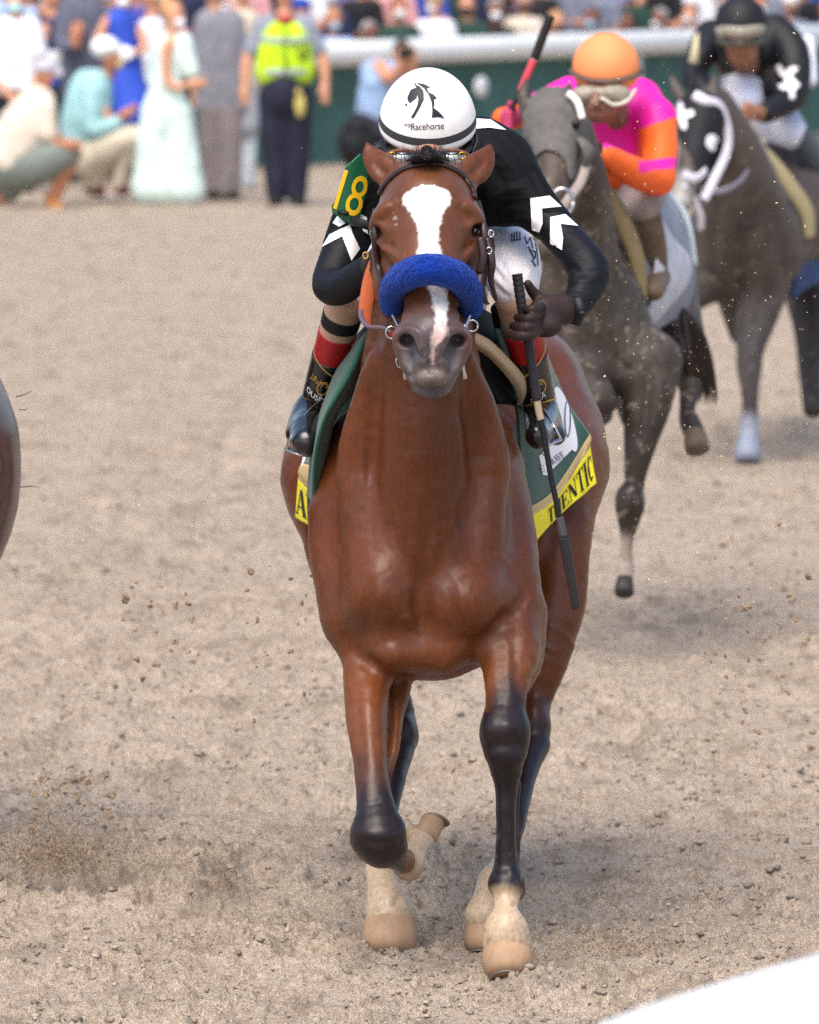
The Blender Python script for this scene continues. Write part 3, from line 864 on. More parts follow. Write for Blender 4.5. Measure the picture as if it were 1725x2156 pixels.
    ST = [
        ([(905, 1080), (893, 1170), (884, 1240), (888, 1330), (903, 1400)], 12.5, -0.0109, A0, A1),
        ([(940, 1190), (948, 1250), (955, 1290), (975, 1338), (1011, 1346), (1037, 1325)], 10.0, -.0048, A0, A1),
        ([(962, 1215), (985, 1260), (990, 1300)], 22.0, .002, A0, A1),
        ([(1045, 1320), (1060, 1305), (1084, 1290), (1106, 1251), (1102, 1205)], 10.0, -0.0126, A0, A1),
        ([(1090, 1223), (1092, 1112), (1074, 1042), (1060, 980)], 17.5, -0.0090, A0, A1),
        ([(1118, 1230), (1122, 1140), (1108, 1060)], 15.0, 0.0064, A0, A1),
        ([(1040, 1160), (1030, 1060), (1015, 960)], 20.0, 0.0072, A0, A1),
        ([(1000, 1190), (985, 1110), (975, 1020)], 15.0, -0.0072, A0, A1),
        ([(850, 1292), (868, 1312), (892, 1334)], 10.0, 0.0072, A0, A1),
        ([(782, 1188), (792, 1204), (800, 1214)], 14.0, .0022, A0, A1),
        ([(788, 1250), (803, 1257), (818, 1252)], 13.0, .0028, A0, A1),
        ([(790, 1372), (800, 1354), (826, 1348), (850, 1360), (858, 1385), (850, 1415)], 9.0, -.0035, A0, A1),
        ([(726, 1320), (738, 1360), (760, 1388), (800, 1408), (812, 1440)], 11.2, -0.0109, A0, A1),
        ([(730, 1235), (742, 1290), (760, 1340)], 17.5, 0.0072, A0, A1),
        ([(700, 1030), (690, 1120), (700, 1220), (722, 1300)], 16.2, -0.0072, A0, A1),
        ([(748, 990), (738, 1090), (742, 1180)], 20.0, 0.0064, A0, A1),
        ([(770, 1190), (776, 1290), (790, 1350)], 15.0, -0.0072, A0, A1),
        ([(772, 900), (764, 980), (768, 1060)], 7.5, 0.0054, A0, A1),
        ([(800, 800), (790, 930), (806, 1060), (830, 1130)], 17.5, -0.0109, A0, A1),
        ([(984, 800), (1000, 930), (990, 1050), (968, 1130)], 17.5, -0.0109, A0, A1),
        ([(850, 880), (852, 990), (868, 1090)], 22.5, -0.0045, A0, A1),
        ([(926, 880), (930, 990), (915, 1080)], 22.5, -0.0045, A0, A1),
        ([(1040, 920), (1052, 1010), (1060, 1080)], 10.0, 0.0045, A0, A1),
        ([(885, 1010), (880, 1090), (872, 1160)], 12.5, 0.0036, A0, A1),
        ([(820, 1110), (850, 1180), (862, 1240)], 12.5, -0.0054, A0, A1),
        ([(945, 1120), (925, 1180), (915, 1230)], 11.2, -0.0045, A0, A1),
        # forearms
        ([(782, 1420), (778, 1520), (786, 1640)], 12.6, 0.0050, A0, A1),
        ([(812, 1440), (818, 1540), (822, 1680)], 8.0, -0.0056, A0, A1),
        ([(842, 1470), (838, 1560), (832, 1650)], 5.2, 0.0028, A0, A1),
        ([(752, 1440), (758, 1540), (768, 1640)], 9.2, -0.0037, A0, A1),
        ([(1098, 1300), (1118, 1350), (1118, 1430)], 16.1, 0.0074, A0, A1),
        ([(1080, 1320), (1086, 1390), (1096, 1470)], 10.3, -0.0074, A0, A1),
        ([(1030, 1330), (1032, 1400), (1038, 1460)], 13.8, 0.0037, A0, A1),
        ([(1052, 1330), (1055, 1400), (1060, 1470)], 10.3, -0.0037, A0, A1),
        # knee and cannon of the planted leg
        ([(1040, 1515), (1066, 1508), (1090, 1518)], 10.3, -0.0025, A0, A1), ([(1084, 1550), (1088, 1562)], 9.2, -0.0050, A0, A1),
        ([(1035, 1540), (1045, 1580)], 11.5, 0.0031, A0, A1), ([(1070, 1535), (1068, 1575)], 13.8, 0.0025, A0, A1),
        ([(1032, 1602), (1064, 1612), (1098, 1600)], 6.9, -0.0031, A0, A1),
        ([(1088, 1670), (1093, 1740), (1092, 1830)], 5.8, -0.0043, A0, A1), ([(1062, 1670), (1060, 1740), (1062, 1830)], 11.5, 0.0025, A0, A1),
        ([(1034, 1880), (1050, 1896), (1074, 1898)], 5.8, -0.0025, A0, A1), ([(1040, 1902), (1064, 1908), (1088, 1902)], 5.8, -0.0025, A0, A1),
        ([(1012, 1990), (1040, 2002), (1064, 2006), (1090, 2002), (1115, 1990)], 4.6, 0.0025, A0, A1),
        # bent knee
        ([(762, 1700), (797, 1690), (832, 1700)], 10.3, -0.0031, A0, A1), ([(745, 1752), (797, 1765), (850, 1752)], 9.2, 0.0037, A0, A1), ([(760, 1782), (797, 1792), (835, 1784)], 8.0, -0.0037, A0, A1),
        # veins on the thigh and shoulder
        ([(1150, 1318), (1183, 1330), (1206, 1358), (1204, 1372)], 4.1, 0.0031, 16.8, 17.6),
        ([(1137, 1353), (1169, 1370), (1196, 1360)], 4.1, 0.0031, 16.8, 17.6),
        ([(1200, 800), (1232, 880), (1240, 980)], 16.1, -0.0074, 16.8, 17.8), ([(1190, 1100), (1210, 1200), (1200, 1300)], 13.8, -0.0062, 16.8, 17.8),
        ([(1215, 1010), (1225, 1090)], 11.5, 0.0050, 16.8, 17.8), ([(630, 880), (622, 980), (640, 1080)], 13.8, -0.0050, 16.8, 17.8),
        ([(650, 1190), (668, 1260), (700, 1340)], 9.2, -0.0062, 16.8, 17.8), ([(1170, 720), (1205, 770), (1222, 830)], 9.2, 0.0050, 16.8, 17.9),
        ([(1040, 1160), (1075, 1190), (1090, 1230)], 4.1, 0.0019, A0, A1), ([(700, 1140), (720, 1190), (716, 1260)], 4.1, 0.0019, A0, A1),
        # head
        ([(836, 722), (841, 702), (860, 692), (882, 700), (889, 722), (886, 752)], 4, .006, H0, H1),
        ([(983, 722), (978, 702), (959, 692), (938, 700), (930, 722), (933, 752)], 4, .006, H0, H1),
        ([(846, 756), (858, 776), (872, 786)], 4, .004, H0, H1), ([(974, 756), (962, 776), (946, 786)], 4, .004, H0, H1),
        ([(862, 806), (884, 819), (910, 825), (936, 819), (958, 804)], 3.4, -.010, H0, H1), ([(864, 815), (886, 829), (910, 834), (934, 829), (957, 813)], 3.6, .004, H0, H1), ([(892, 735), (889, 750), (892, 764)], 4, -.006, H0, H1), ([(926, 735), (929, 750), (924, 764)], 4, -.006, H0, H1), ([(876, 775), (872, 795), (884, 815)], 4, -.003, H0, H1), ([(944, 775), (948, 795), (936, 815)], 4, -.003, H0, H1),
        ([(909, 735), (909, 780)], 4.5, -.006, H0, H1),
        ([(872, 795), (890, 780), (928, 780), (946, 795)], 4.5, -.003, H0, H1),
        ([(820, 425), (806, 440), (792, 462)], 7, .007, H0, H1), ([(978, 425), (996, 440), (1008, 462)], 7, .007, H0, H1),
        ([(840, 430), (822, 452), (812, 476)], 11, -.008, H0, H1), ([(962, 430), (980, 452), (988, 474)], 11, -.008, H0, H1),
        ([(798, 506), (812, 516), (832, 522)], 4, -.005, H0, H1), ([(803, 516), (820, 528), (845, 548)], 5, .004, H0, H1),
        ([(1002, 506), (992, 518), (975, 526)], 4, -.005, H0, H1), ([(998, 520), (985, 535), (966, 556)], 5, .004, H0, H1),
        ([(786, 474), (794, 470), (806, 478), (808, 492)], 3.6, .004, H0, H1), ([(1012, 468), (1002, 466), (992, 474), (990, 488)], 3.6, .004, H0, H1),
        ([(812, 545), (822, 590), (838, 640)], 7, .005, H0, H1), ([(993, 545), (986, 590), (970, 640)], 7, .005, H0, H1),
        ([(838, 560), (850, 610), (862, 660)], 9, -.006, H0, H1), ([(966, 560), (958, 610), (950, 660)], 9, -.006, H0, H1),
        ([(950, 640), (962, 665), (958, 690)], 3.6, .003, H0, H1), ([(862, 640), (852, 668), (858, 690)], 3.6, .003, H0, H1),
        ([(830, 372), (806, 362), (784, 336)], 8, -.008, H0, H1), ([(972, 372), (1000, 362), (1024, 330)], 8, -.008, H0, H1),
    ]
    V, Q = f.mesh(2)
    V = sculpt(V, Q, ST)
    N_ = vnormals(V, Q)
    nf = lambda sc, sd_: vnoise(V[:, 0] / sc + 7 * V[:, 1], V[:, 2] / sc + 5 * V[:, 1], sd_) - .5
    qx, qy = proj(V); hd = (V[:, 1] < 15.95) & (qy < 860)
    amp = np.where(hd, .25, 1.0) * np.where(qy > 1500, .8, 1.0)
    V = V + N_ * (amp * (.0042 * nf(.07, 81) + .0020 * nf(.028, 82) + .0010 * nf(.011, 83)))[:, None]
    me_ = raw_mesh('body', V, Q); set_col(me_, colour(V))
    body = link('body', me_, COAT, root); o_bvh[body.name] = (V, Q)
    # eyes
    eye_m = mat('horse_eye', '0a0708', rough=0.04, spec=1.0, coat=1.0)
    for (ex, ey) in ((794, 491), (1000, 485)):
        mb = MB(); mb.ball(P(ex, ey, 15.828), (0.0175, .024, .019), 16, 10); mb.build('eye', eye_m, root)
    # hooves: a truncated cone with a toe, over a thin shoe
    hoof_m = mat('hoof_horn', 'a6896e', rough=0.65, spec=0.25, noise=(22, .28), bump=(60, .25, .002, (1, 1, .3)), aniso_noise=(1, 1, .3))
    shoe_m = mat('horseshoe_metal', '8a8078', rough=0.6, metal=.6)
    def hoof(c_top, c_bot, r_top, r_bot, fwd, air=False):
        c_top, c_bot = np.array(c_top), np.array(c_bot)
        ax_ = (c_bot - c_top); L_ = np.linalg.norm(ax_); ax_ = ax_ / L_
        fw = np.array(fwd, float); fw -= ax_ * np.dot(fw, ax_); fw /= np.linalg.norm(fw)
        sd2 = np.cross(ax_, fw)
        mb = MB(); V = []; seg = 28; ks = .66
        prof = [(-.18, .6), (-.05, 0.93), (0.04, 1.0), (0.14, 1.03), (0.22, 1.02), (0.45, 1.04), (0.62, .99), (0.76, .93), (0.88, .82), (.96, .66), (1.0, .5), (1.0, 0.3)]
        if air: prof = [(-.1, .7), (0, .93), (.08, 1.02), (.3, 1.0), (.9, 1.0), (1.0, .97), (1.0, .75), (.93, .6), (.93, .2)]; ks = .82
        for t, kf in prof:
            r = r_top + (r_bot - r_top) * t
            if kf: r = (r_top * kf if t < .5 else r_bot * kf)
            for k in range(seg):
                a = 2 * math.pi * k / seg
                fr = math.cos(a); s_ = math.sin(a)
                rr = r * (1 + (0.04 if air else 0.12) * max(fr, 0) * t - 0.10 * max(-fr, 0))
                V.append(c_top + ax_ * L_ * (t - (0.14 * max(-fr, 0) * 0)) + fw * (fr * rr + (.004 if air else 0.012) * t) + sd2 * s_ * rr)
        Fc = [(i * seg + k, i * seg + (k + 1) % seg, (i + 1) * seg + (k + 1) % seg, (i + 1) * seg + k) for i in range(len(prof) - 1) for k in range(seg)]
        Fc.append(tuple(len(V) - seg + k for k in range(seg)))
        mb.add(V, Fc)
        ho = mb.build('hoof', hoof_m, root)
        sh = MB()
        arc = [c_bot + ax_ * 0.001 + fw * (math.cos(a) * r_bot * ks * (1.1 if math.cos(a) > 0 else 0.95) + 0.012) + sd2 * math.sin(a) * r_bot * ks for a in np.linspace(-2.5, 2.5, 24)]
        sh.tube(arc, .0075 if air else 0.005, 6, flat=.5, smooth=False, up=ax_)
        sh.build('shoe', shoe_m, ho)
    hoof(P(1068, 2004, 16.02), P(1069, 2064, 15.98), M_(53.5, 16), M_(52, 16), (0, -1, -.2))
    hoof(P(822, 1940, 16.39), P(822, 2019, 16.34), M_(56, 16.4), M_(58, 16.4), (0, -1, -.2))
    hoof(P(1022, 1932, 16.43), P(1018, 2008, 16.40), M_(39, 16.4), M_(43, 16.4), (0, -1, -.2))
    hoof(P(894, 1764, 16.40), P(908, 1724, 16.43), M_(27, 16.4), M_(27, 16.4), (.9, -.2, -.3), True)
    # forelock tuft, tied
    hair_m = mat('black_horse_hair', '120e10', rough=0.5, spec=0.5, bump=(300, .4, .002))
    mb = MB()
    for i in range(420):
        x0 = rnd.gauss(900, 17); side = rnd.choice((-1, 1))
        t0 = P(x0, 344 - abs(x0 - 900) * .1, 15.80 + rnd.uniform(0, .05))
        t1 = P(900 + (x0 - 900) * .55 + side * 4, 330 + rnd.uniform(-4, 4), 15.775)
        t2 = P(899 + side * rnd.uniform(2, 12), 322 + rnd.uniform(-8, 8), 15.765)
        mb.tube([t0, t1, t2], [.0016, .0016, .0008], 4, n=3)
    for i in range(260):      # wispy loose hairs lying back over the poll
        x0 = rnd.gauss(902, 22)
        tx = x0 + rnd.gauss(0, 10)
        mb.tube([P(x0, 346, 15.84), P((x0 + tx) / 2 + rnd.gauss(0, 3), 328, 15.86), P(tx, 314 - rnd.uniform(-8, 12), 15.93)], [.0010, .0008, .0002], 3, n=3)
    for i in range(90):       # curled knot
        a = rnd.uniform(0, 6.28); r0 = rnd.uniform(.3, 1)
        mb.tube([P(899 + 13 * r0 * math.cos(a + q), 322 + 15 * r0 * math.sin(a + q), 15.762 + .004 * math.sin(q * 2)) for q in (0, .6, 1.2, 1.9)], .0016, 4, n=3)
    mb.ball(P(899, 322, 15.775), (M_(15, 15.8), .017, M_(17, 15.8)), 12, 8)
    mb.build('forelock', hair_m, root)
    return root, body
MH, MH_BODY = main_horse()
# ------------------------------------------------------------------ bridle of the bay
LEATHER = mat('dark_leather', '2c1a1a', rough=0.38, spec=0.5, noise=(60, .2))
METAL = mat('bit_metal', 'c8c8cc', rough=0.2, metal=1.0)
def loft(rows, nu=6, nv=6):
    """rows of control points (same length) -> smooth grid; returns array [nrow][ncol][3]"""
    R = [catmull(r, nu) for r in rows]
    R = np.array(R)
    return np.stack([catmull(R[:, j], nv) for j in range(R.shape[1])], 1)
def grid_mesh(mb, G, mi=0, wrap=False):
    a, b = G.shape[:2]
    V = G.reshape(-1, 3)
    mb.add(V, [(i * b + j, i * b + j + 1, (i + 1) * b + j + 1, (i + 1) * b + j) for i in range(a - 1) for j in range(b - 1)], mi)
def solid(o, t):
    md = o.modifiers.new('thickness', 'SOLIDIFY'); md.thickness = t; md.offset = 0
    return o

def bay_bridle():
    root = empty('bridle', P(905, 600, 15.6), 'dark leather bridle with a thick blue fleece noseband on the bay horse', 'bridle')
    bv = bvh(MH_BODY)
    mb = MB(); strap(mb, bv, [(799, 415), (815, 388), (845, 362), (880, 350), (905, 347), (935, 351), (968, 368), (990, 395), (997, 418)], .017, .006, .004)
    mb.build('browband', LEATHER, root)
    mb = MB(); mb.tube([P(791, 440, 15.83), P(790, 500, 15.80), P(797, 560, 15.82), P(806, 600, 15.76)], .008, 8, flat=.5, up=(0, -1, 0))
    mb.build('cheekpiece', LEATHER, root)
    mb = MB()
    mb.tube([P(1004, 425, 15.86), P(1016, 470, 15.80), P(1022, 520, 15.78), P(1012, 580, 15.76), P(1003, 620, 15.74)], .009, 8, flat=.5, up=(0, -1, 0))
    mb.tube([P(1012, 470, 15.83), P(1030, 492, 15.79), P(1036, 525, 15.79), P(1024, 560, 15.78), P(1018, 600, 15.78)], .007, 8, flat=.5, up=(0, -1, 0))
    mb.build('cheekpiece', LEATHER, root)
    mb = MB()
    mb.tube([P(1026, 500, 15.78), P(1036, 550, 15.765), P(1034, 590, 15.77), P(1046, 634, 15.78)], [.008, .009, .007, .004], 8, flat=.45, up=(0, -1, 0))
    mb.tube([P(1020, 560, 15.77), P(1014, 600, 15.765), P(1022, 634, 15.77), P(1030, 640, 15.78)], [.008, .008, .006, .003], 8, flat=.45, up=(0, -1, 0))
    mb.tube([P(1012, 500, 15.77), P(1018, 540, 15.76), P(1010, 575, 15.76)], .010, 8, flat=.5, up=(0, -1, 0))
    mb.build('strap_ends', LEATHER, root)
    mb = MB()
    for x, y in ((1034, 492), (1030, 528)):
        mb = MB(); mb.torus(P(x, y, 15.765), .006, .002, flat=1.25); mb.build('buckle', METAL, root)
    # fleece noseband
    fleece = mat('blue_fleece', '0d3290', rough=0.95, spec=0.1, sheen=0.5, sheen_tint=(.25, .4, .9), noise=(45, .35), bump=(110, 1.0, .012))
    f = Field(0.004)
    f.chain([(826, 644, 15.74, 25), (827, 612, 15.69, 28), (852, 582, 15.61, 32), (905, 567, 15.57, 34), (962, 582, 15.61, 32), (989, 616, 15.69, 28), (992, 648, 15.74, 25)], k=.012, n=5)
    V, Q = f.mesh(2)
    d = np.zeros(len(V))
    for sc, am, sd_ in ((.03, .003, 41), (.009, .0016, 42)):
        d += am * (vnoise(V[:, 0] / sc + V[:, 1] / sc * .7, V[:, 2] / sc + V[:, 1] / sc * .7, sd_) - .5)
    c0 = P(905, 640, 15.7)
    n = V - c0; n /= np.linalg.norm(n, axis=1)[:, None]
    V = V + n * d[:, None]
    me = raw_mesh('noseband', V, Q)
    nb = link('noseband', me, fleece, root)
    # the pile: short fibres standing out of it
    mb = MB(); me.calc_loop_triangles()
    sel = nrg.choice(len(V), min(7000, len(V)), replace=False)
    vn = np.zeros((len(V), 3)); 
    nn = np.empty(len(V) * 3, np.float32); me.vertices.foreach_get('normal', nn); nn = nn.reshape(-1, 3)
    VV, FF = [], []
    for i in sel:
        j = nrg.normal(0, .35, 3); dr = nn[i] + j; dr /= np.linalg.norm(dr)
        s_ = np.cross(dr, nrg.normal(0, 1, 3)); s_ = s_ / np.linalg.norm(s_) * .0008
        L_ = nrg.uniform(.0025, .0055)
        k = len(VV); p = V[i] - nn[i] * .001
        VV += [p - s_, p + s_, p + dr * L_]; FF.append((k, k + 1, k + 2))
    mb.add(VV, FF); mb.build('fleece_pile', fleece, nb)
    # bit rings and chin straps
    mb = MB()
    mb.torus(P(826, 700, 15.68), .014, .0026, seg=18)
    mb.build('bit_ring', METAL, root)
    mb = MB(); mb.torus(P(846, 760, 15.64), .012, .0024, seg=18, flat=1.3)
    mb.tube([P(852, 772, 15.64), P(854, 784, 15.635), P(853, 798, 15.64)], [.003, .006, .004], 8)
    mb.build('chin_ring', METAL, root)
    mb = MB(); mb.tube([P(828, 664, 15.66), P(838, 684, 15.63), P(843, 700, 15.61)], .0045, 8); mb.build('bit_cheek', METAL, root)
    mb = MB()
    mb.torus(P(994, 686, 15.68), .013, .0026, seg=18)
    mb.build('bit_ring', METAL, root)
    mb = MB(); mb.tube([P(988, 664, 15.64), P(979, 686, 15.60), P(974, 702, 15.59)], [.005, .0065, .004], 8); mb.build('bit_cheek', METAL, root)
    mb = MB(); mb.tube([P(974, 756, 15.62), P(975, 775, 15.61), P(979, 796, 15.62)], [.003, .0045, .006], 8); mb.build('chin_ring', METAL, root)
    mb = MB()
    mb.tube([P(760, 655, 15.95), P(763, 672, 15.92), P(778, 688, 15.87), P(808, 690, 15.78), P(826, 700, 15.69)], [.006, .0065, .0055, .0045, .004], 8)
    mb.build('rein_loop', mat('rein_cord', '6a5560', rough=.4), root)
    mb = MB()
    mb.tube([P(800, 545, 16.12), P(782, 590, 16.05), P(772, 640, 15.98), P(770, 672, 15.93), P(776, 686, 15.9)], [.022, .020, .018, .016, .008], 10, flat=.3, up=(0, -1, .0))
    mb.build('rein', mat('orange_rubber', 'a8542f', rough=.7, noise=(50, .15), bump=(200, .4, .002)), root)
    mb = MB(); mb.tube([P(826, 702, 15.68), P(838, 712, 15.70), P(842, 726, 15.72)], .012, 8, flat=.5, up=(0, -1, 0))
    mb.build('bit_guard', mat('red_rubber', '8a1a18', rough=.5), root)
bay_bridle()

# ------------------------------------------------------------------ saddle cloth and saddle
def glyph(ch):
    """serif capitals as stroke polygons in a box 1 high"""
    th, tn, sf = .17, .055, .05
    def st(x0, y0, x1, y1, w):
        dx, dy = x1 - x0, y1 - y0; L_ = math.hypot(dx, dy); nx, ny = -dy / L_ * w / 2, dx / L_ * w / 2
        return [(x0 + nx, y0 + ny), (x1 + nx, y1 + ny), (x1 - nx, y1 - ny), (x0 - nx, y0 - ny)]
    def ser(x, y, w=.34): return st(x - w / 2, y, x + w / 2, y, sf)
    G = {
        'A': (.78, [st(.36, .97, .08, .03, tn), st(.36, .99, .66, .03, th), st(.2, .34, .55, .34, tn), ser(.09, .025, .26), ser(.66, .025, .32)]),
        'U': (.8, [st(.17, 1, .17, .2, th), st(.64, 1, .64, .2, tn), st(.2, .22, .4, .03, th * .8), st(.4, .03, .63, .22, tn * 1.5), ser(.17, .975), ser(.64, .975, .28)]),
        'T': (.7, [st(.35, .97, .35, .03, th), st(.03, .96, .67, .96, sf * 1.3), st(.045, .97, .045, .74, tn), st(.655, .97, .655, .74, tn), ser(.35, .025)]),
        'H': (.86, [st(.18, .97, .18, .03, th), st(.68, .97, .68, .03, th), st(.2, .5, .66, .5, tn), ser(.18, .025), ser(.68, .025), ser(.18, .975), ser(.68, .975)]),
        'E': (.7, [st(.18, .97, .18, .03, th), st(.05, .97, .6, .97, sf), st(.05, .03, .62, .03, sf), st(.2, .5, .45, .5, tn), st(.6, .98, .6, .74, tn), st(.62, .02, .62, .28, tn), st(.45, .62, .45, .38, tn)]),
        'N': (.86, [st(.16, .97, .16, .03, tn), st(.16, .97, .68, .03, th), st(.68, .97, .68, .03, tn), ser(.14, .975, .26), ser(.16, .025, .26), ser(.68, .975, .26)]),
        'I': (.4, [st(.2, .97, .2, .03, th), ser(.2, .025), ser(.2, .975)]),
        'C': (.76, [st(.14, .7, .14, .3, th), st(.15, .72, .32, .95, th * .7), st(.30, .96, .6, .9, tn * 1.3), st(.6, .98, .6, .7, tn), st(.15, .28, .32, .05, th * .7), st(.30, .04, .64, .16, tn * 1.3)]),
        'R': (.8, [st(.18, .97, .18, .03, th), st(.05, .97, .45, .97, sf), st(.2, .5, .45, .5, tn), st(.52, .92, .52, .55, th * .8), st(.4, .5, .68, .03, th), ser(.18, .025)]),
        'V': (.78, [st(.1, .97, .37, .02, th), st(.37, .02, .64, .97, tn), ser(.1, .975), ser(.66, .975, .24)]),
        "'": (.2, [st(.1, 1, .1, .75, .08)]),
    }
    return G[ch]
def serif(mb, s, fn, x0, x1, y0, y1, step, mi=0):
    """write s between x0..x1, y0..y1 of the (u, v) surface fn"""
    tot = sum(glyph(c)[0] for c in s)
    x = 0
    for c in s:
        w, polys = glyph(c)
        for pl in polys:
            lp = [(x0 + (x + q[0]) / tot * (x1 - x0), y0 + q[1] * (y1 - y0)) for q in pl]
            decal(mb, [lp], fn, step, mi)
        x += w
def surf_fn(G, off):
    """G: grid [nv][nu]; returns fn(u, v) with u, v in 0..1 measured on the control grid, lifted by off along the normal"""
    a, b = G.shape[:2]
    def fn(u, v):
        if not (0 <= u <= 1 and 0 <= v <= 1): return None
        i, j = min(v * (a - 1), a - 1.001), min(u * (b - 1), b - 1.001)
        i0, j0 = int(i), int(j); fi, fj = i - i0, j - j0
        p = (G[i0, j0] * (1 - fi) + G[i0 + 1, j0] * fi) * (1 - fj) + (G[i0, j0 + 1] * (1 - fi) + G[i0 + 1, j0 + 1] * fi) * fj
        du = G[i0, j0 + 1] - G[i0, j0]; dv = G[i0 + 1, j0] - G[i0, j0]
        n = np.cross(du, dv); n /= max(np.linalg.norm(n), 1e-9)
        if n[1] > 0: n = -n
        return p + n * off
    return fn

GREEN = mat('green_cloth', '0f4a3c', rough=.8, sheen=.2, noise=(30, .15), bump=(120, .4, .003))
YELLOW = mat('yellow_cloth', 'f2e32a', rough=.75, noise=(30, .06), bump=(120, .3, .002))
TANC = mat('tan_binding', 'cbb07c', rough=.8)
BLACKP = mat('black_print', '0c0c10', rough=.6)
WHITEP = mat('white_print', 'f2f2f4', rough=.6)
def saddle_cloth():
    yb = None
    root = empty('saddle_cloth', P(1150, 950, 16.9), 'green saddle cloth with a yellow name band under the jockey in black', 'saddle cloth')
    def panel(rows):
        return loft([[P(*q) for q in r] for r in rows], 14, 14)
    def wav(G, amp):
        a, b = G.shape[:2]
        for i in range(a):
            for j in range(b):
                G[i, j, 1] += amp * math.sin(i * .22 + j * .6 + math.sin(j * .25) * 2) * (i / a)
        return G
    # right side of the picture
    Rp = wav(panel([
        [(1040, 690, 16.5), (1085, 705, 16.75), (1150, 745, 17.1)],
        [(1085, 850, 16.6), (1140, 850, 16.85), (1196, 850, 17.15)],
        [(1100, 1072, 16.66), (1162, 1034, 16.9), (1241, 914, 17.14)],
        [(1100, 1092, 16.66), (1164, 1054, 16.9), (1242, 941, 17.13)],
        [(1102, 1168, 16.66), (1168, 1094, 16.9), (1255, 1018, 17.10)]]), .006)
    Lp = wav(panel([
        [(800, 690, 16.5), (768, 708, 16.7), (735, 745, 17.1)],
        [(760, 800, 16.5), (722, 790, 16.72), (700, 850, 17.1)],
        [(690, 990, 16.55), (655, 980, 16.75), (637, 975, 17.1)],
        [(690, 1020, 16.55), (655, 1030, 16.75), (630, 1008, 17.1)],
        [(690, 1150, 16.55), (656, 1110, 16.75), (624, 1090, 17.1)]]), .008)
    # fold of cloth lying over the shoulder on the left
    mb = MB(); grid_mesh(mb, Lp[:29]); solid(mb.build('green_field', GREEN, root), .005)
    Fd = loft([[P(*q) for q in r] for r in [
        [(782, 700, 16.40), (772, 700, 16.34), (758, 716, 16.5)],
        [(765, 780, 16.42), (742, 772, 16.30), (712, 776, 16.5)],
        [(742, 826, 16.42), (706, 838, 16.28), (686, 840, 16.5)],
        [(706, 880, 16.42), (680, 892, 16.30), (664, 905, 16.5)],
        [(690, 960, 16.45), (664, 965, 16.34), (655, 960, 16.5)],
        [(690, 1056, 16.5), (660, 1058, 16.42), (648, 1040, 16.6)]]], 8, 8)
    mb = MB(); grid_mesh(mb, Fd); solid(mb.build('green_fold', GREEN, root), .005)
    mb = MB(); grid_mesh(mb, Rp[:29]); solid(mb.build('green_field', GREEN, root), .005)
    for Z_ in (Rp, Lp):
        mb = MB(); grid_mesh(mb, Z_[28:43]); solid(mb.build('tan_binding', TANC, root), .006)
        mb = MB(); grid_mesh(mb, Z_[42:]); yb2 = solid(mb.build('name_band', YELLOW, root), .006)
        yb = yb2 if Z_ is Rp else yb; ybl = yb2
    mb = MB()
    fR = surf_fn(Rp[42:], .0055); fL = surf_fn(Lp[42:], .0055)
    serif(mb, 'THENTIC', fR, .40, .97, .80, .16, .012)
    mb.build('lettering', BLACKP, yb)
    mb = MB(); serif(mb, 'AU', fL, 1.05 - .12, .25, .80, .18, .03); mb.build('lettering', BLACKP, ybl)
    # white badge and panel
    mb = MB()
    def pj(off):
        def fn(x, y):
            # position on the right panel by photo pixels: nearest surface point along the view
            d = FW + (x - CX) / F_PX * RX - (y - CY) / F_PX * UP
            co, no, i, dd = RB.ray_cast(Vector(EYE), Vector(d).normalized())
            if co is None: return None
            return np.array(co) + np.array((0.35, -.94, 0)) * off
        return fn
    a, b = Rp.shape[:2]
    RB = BVHTree.FromPolygons([tuple(v) for v in Rp.reshape(-1, 3)], [(i * b + j, i * b + j + 1, (i + 1) * b + j + 1, (i + 1) * b + j) for i in range(a - 1) for j in range(b - 1)])
    oval = []
    for t in np.linspace(0, 2 * math.pi, 40, endpoint=False):
        u_, v_ = math.cos(t) * 15, math.sin(t) * 72
        oval.append((1190 + u_ + v_ * .27, 882 + v_ * .95))
    decal(mb, [oval], pj(.006), 5)
    decal(mb, [[(1134, 960), (1159, 935), (1190, 921), (1204, 945), (1160, 990), (1153, 1000), (1142, 1000)]], pj(.006), 5)
    wb = mb.build('white_badge', WHITEP, root)
    mb = MB()
    fn = pj(.0085)
    def place(x, y, sc, ang, sh=0):
        c_, s_ = math.cos(ang), math.sin(ang)
        return lambda u, v: fn(x + (u * c_ + (v * sh) + v * s_) * sc, y + (u * s_ - v * c_) * sc)
    serif(mb, "RAVE'", place(1162, 978, 1, -.55), 0, 33, 0, 15, 3)
    serif(mb, 'E', place(1136, 994, 1, -.2), 0, 10, 0, 15, 3)
    serif(mb, 'C', place(1143, 962, 1, -.5), 0, 10, 0, 13, 3)
    mb.build('lettering', mat('grey_print', '4a5870'), wb); mb = MB()
    decal(mb, [[(1193 + math.cos(t) * 7 , 880 + math.sin(t) * 40) for t in np.linspace(0, 6.28, 24, endpoint=False)], [(1193 + math.cos(t) * 4.6, 880 + math.sin(t) * 36) for t in np.linspace(0, 6.28, 24, endpoint=False)]], fn, 3)
    mb.build('oval_emblem', mat('blue_grey_print', '3d4c6a'), wb)
    # left badge edge
    mb = MB()
    LG = loft([[P(640, 958, 17.02), P(643, 955, 17.02), P(646, 962, 17.02)], [P(635, 985, 17.02), P(641, 985, 17.0), P(648, 985, 17.02)], [P(636, 1004, 17.02), P(641, 1006, 17.02), P(645, 1004, 17.02)]], 6, 6)
    grid_mesh(mb, LG); solid(mb.build('white_badge', WHITEP, root), .003)
    return root
saddle_cloth()

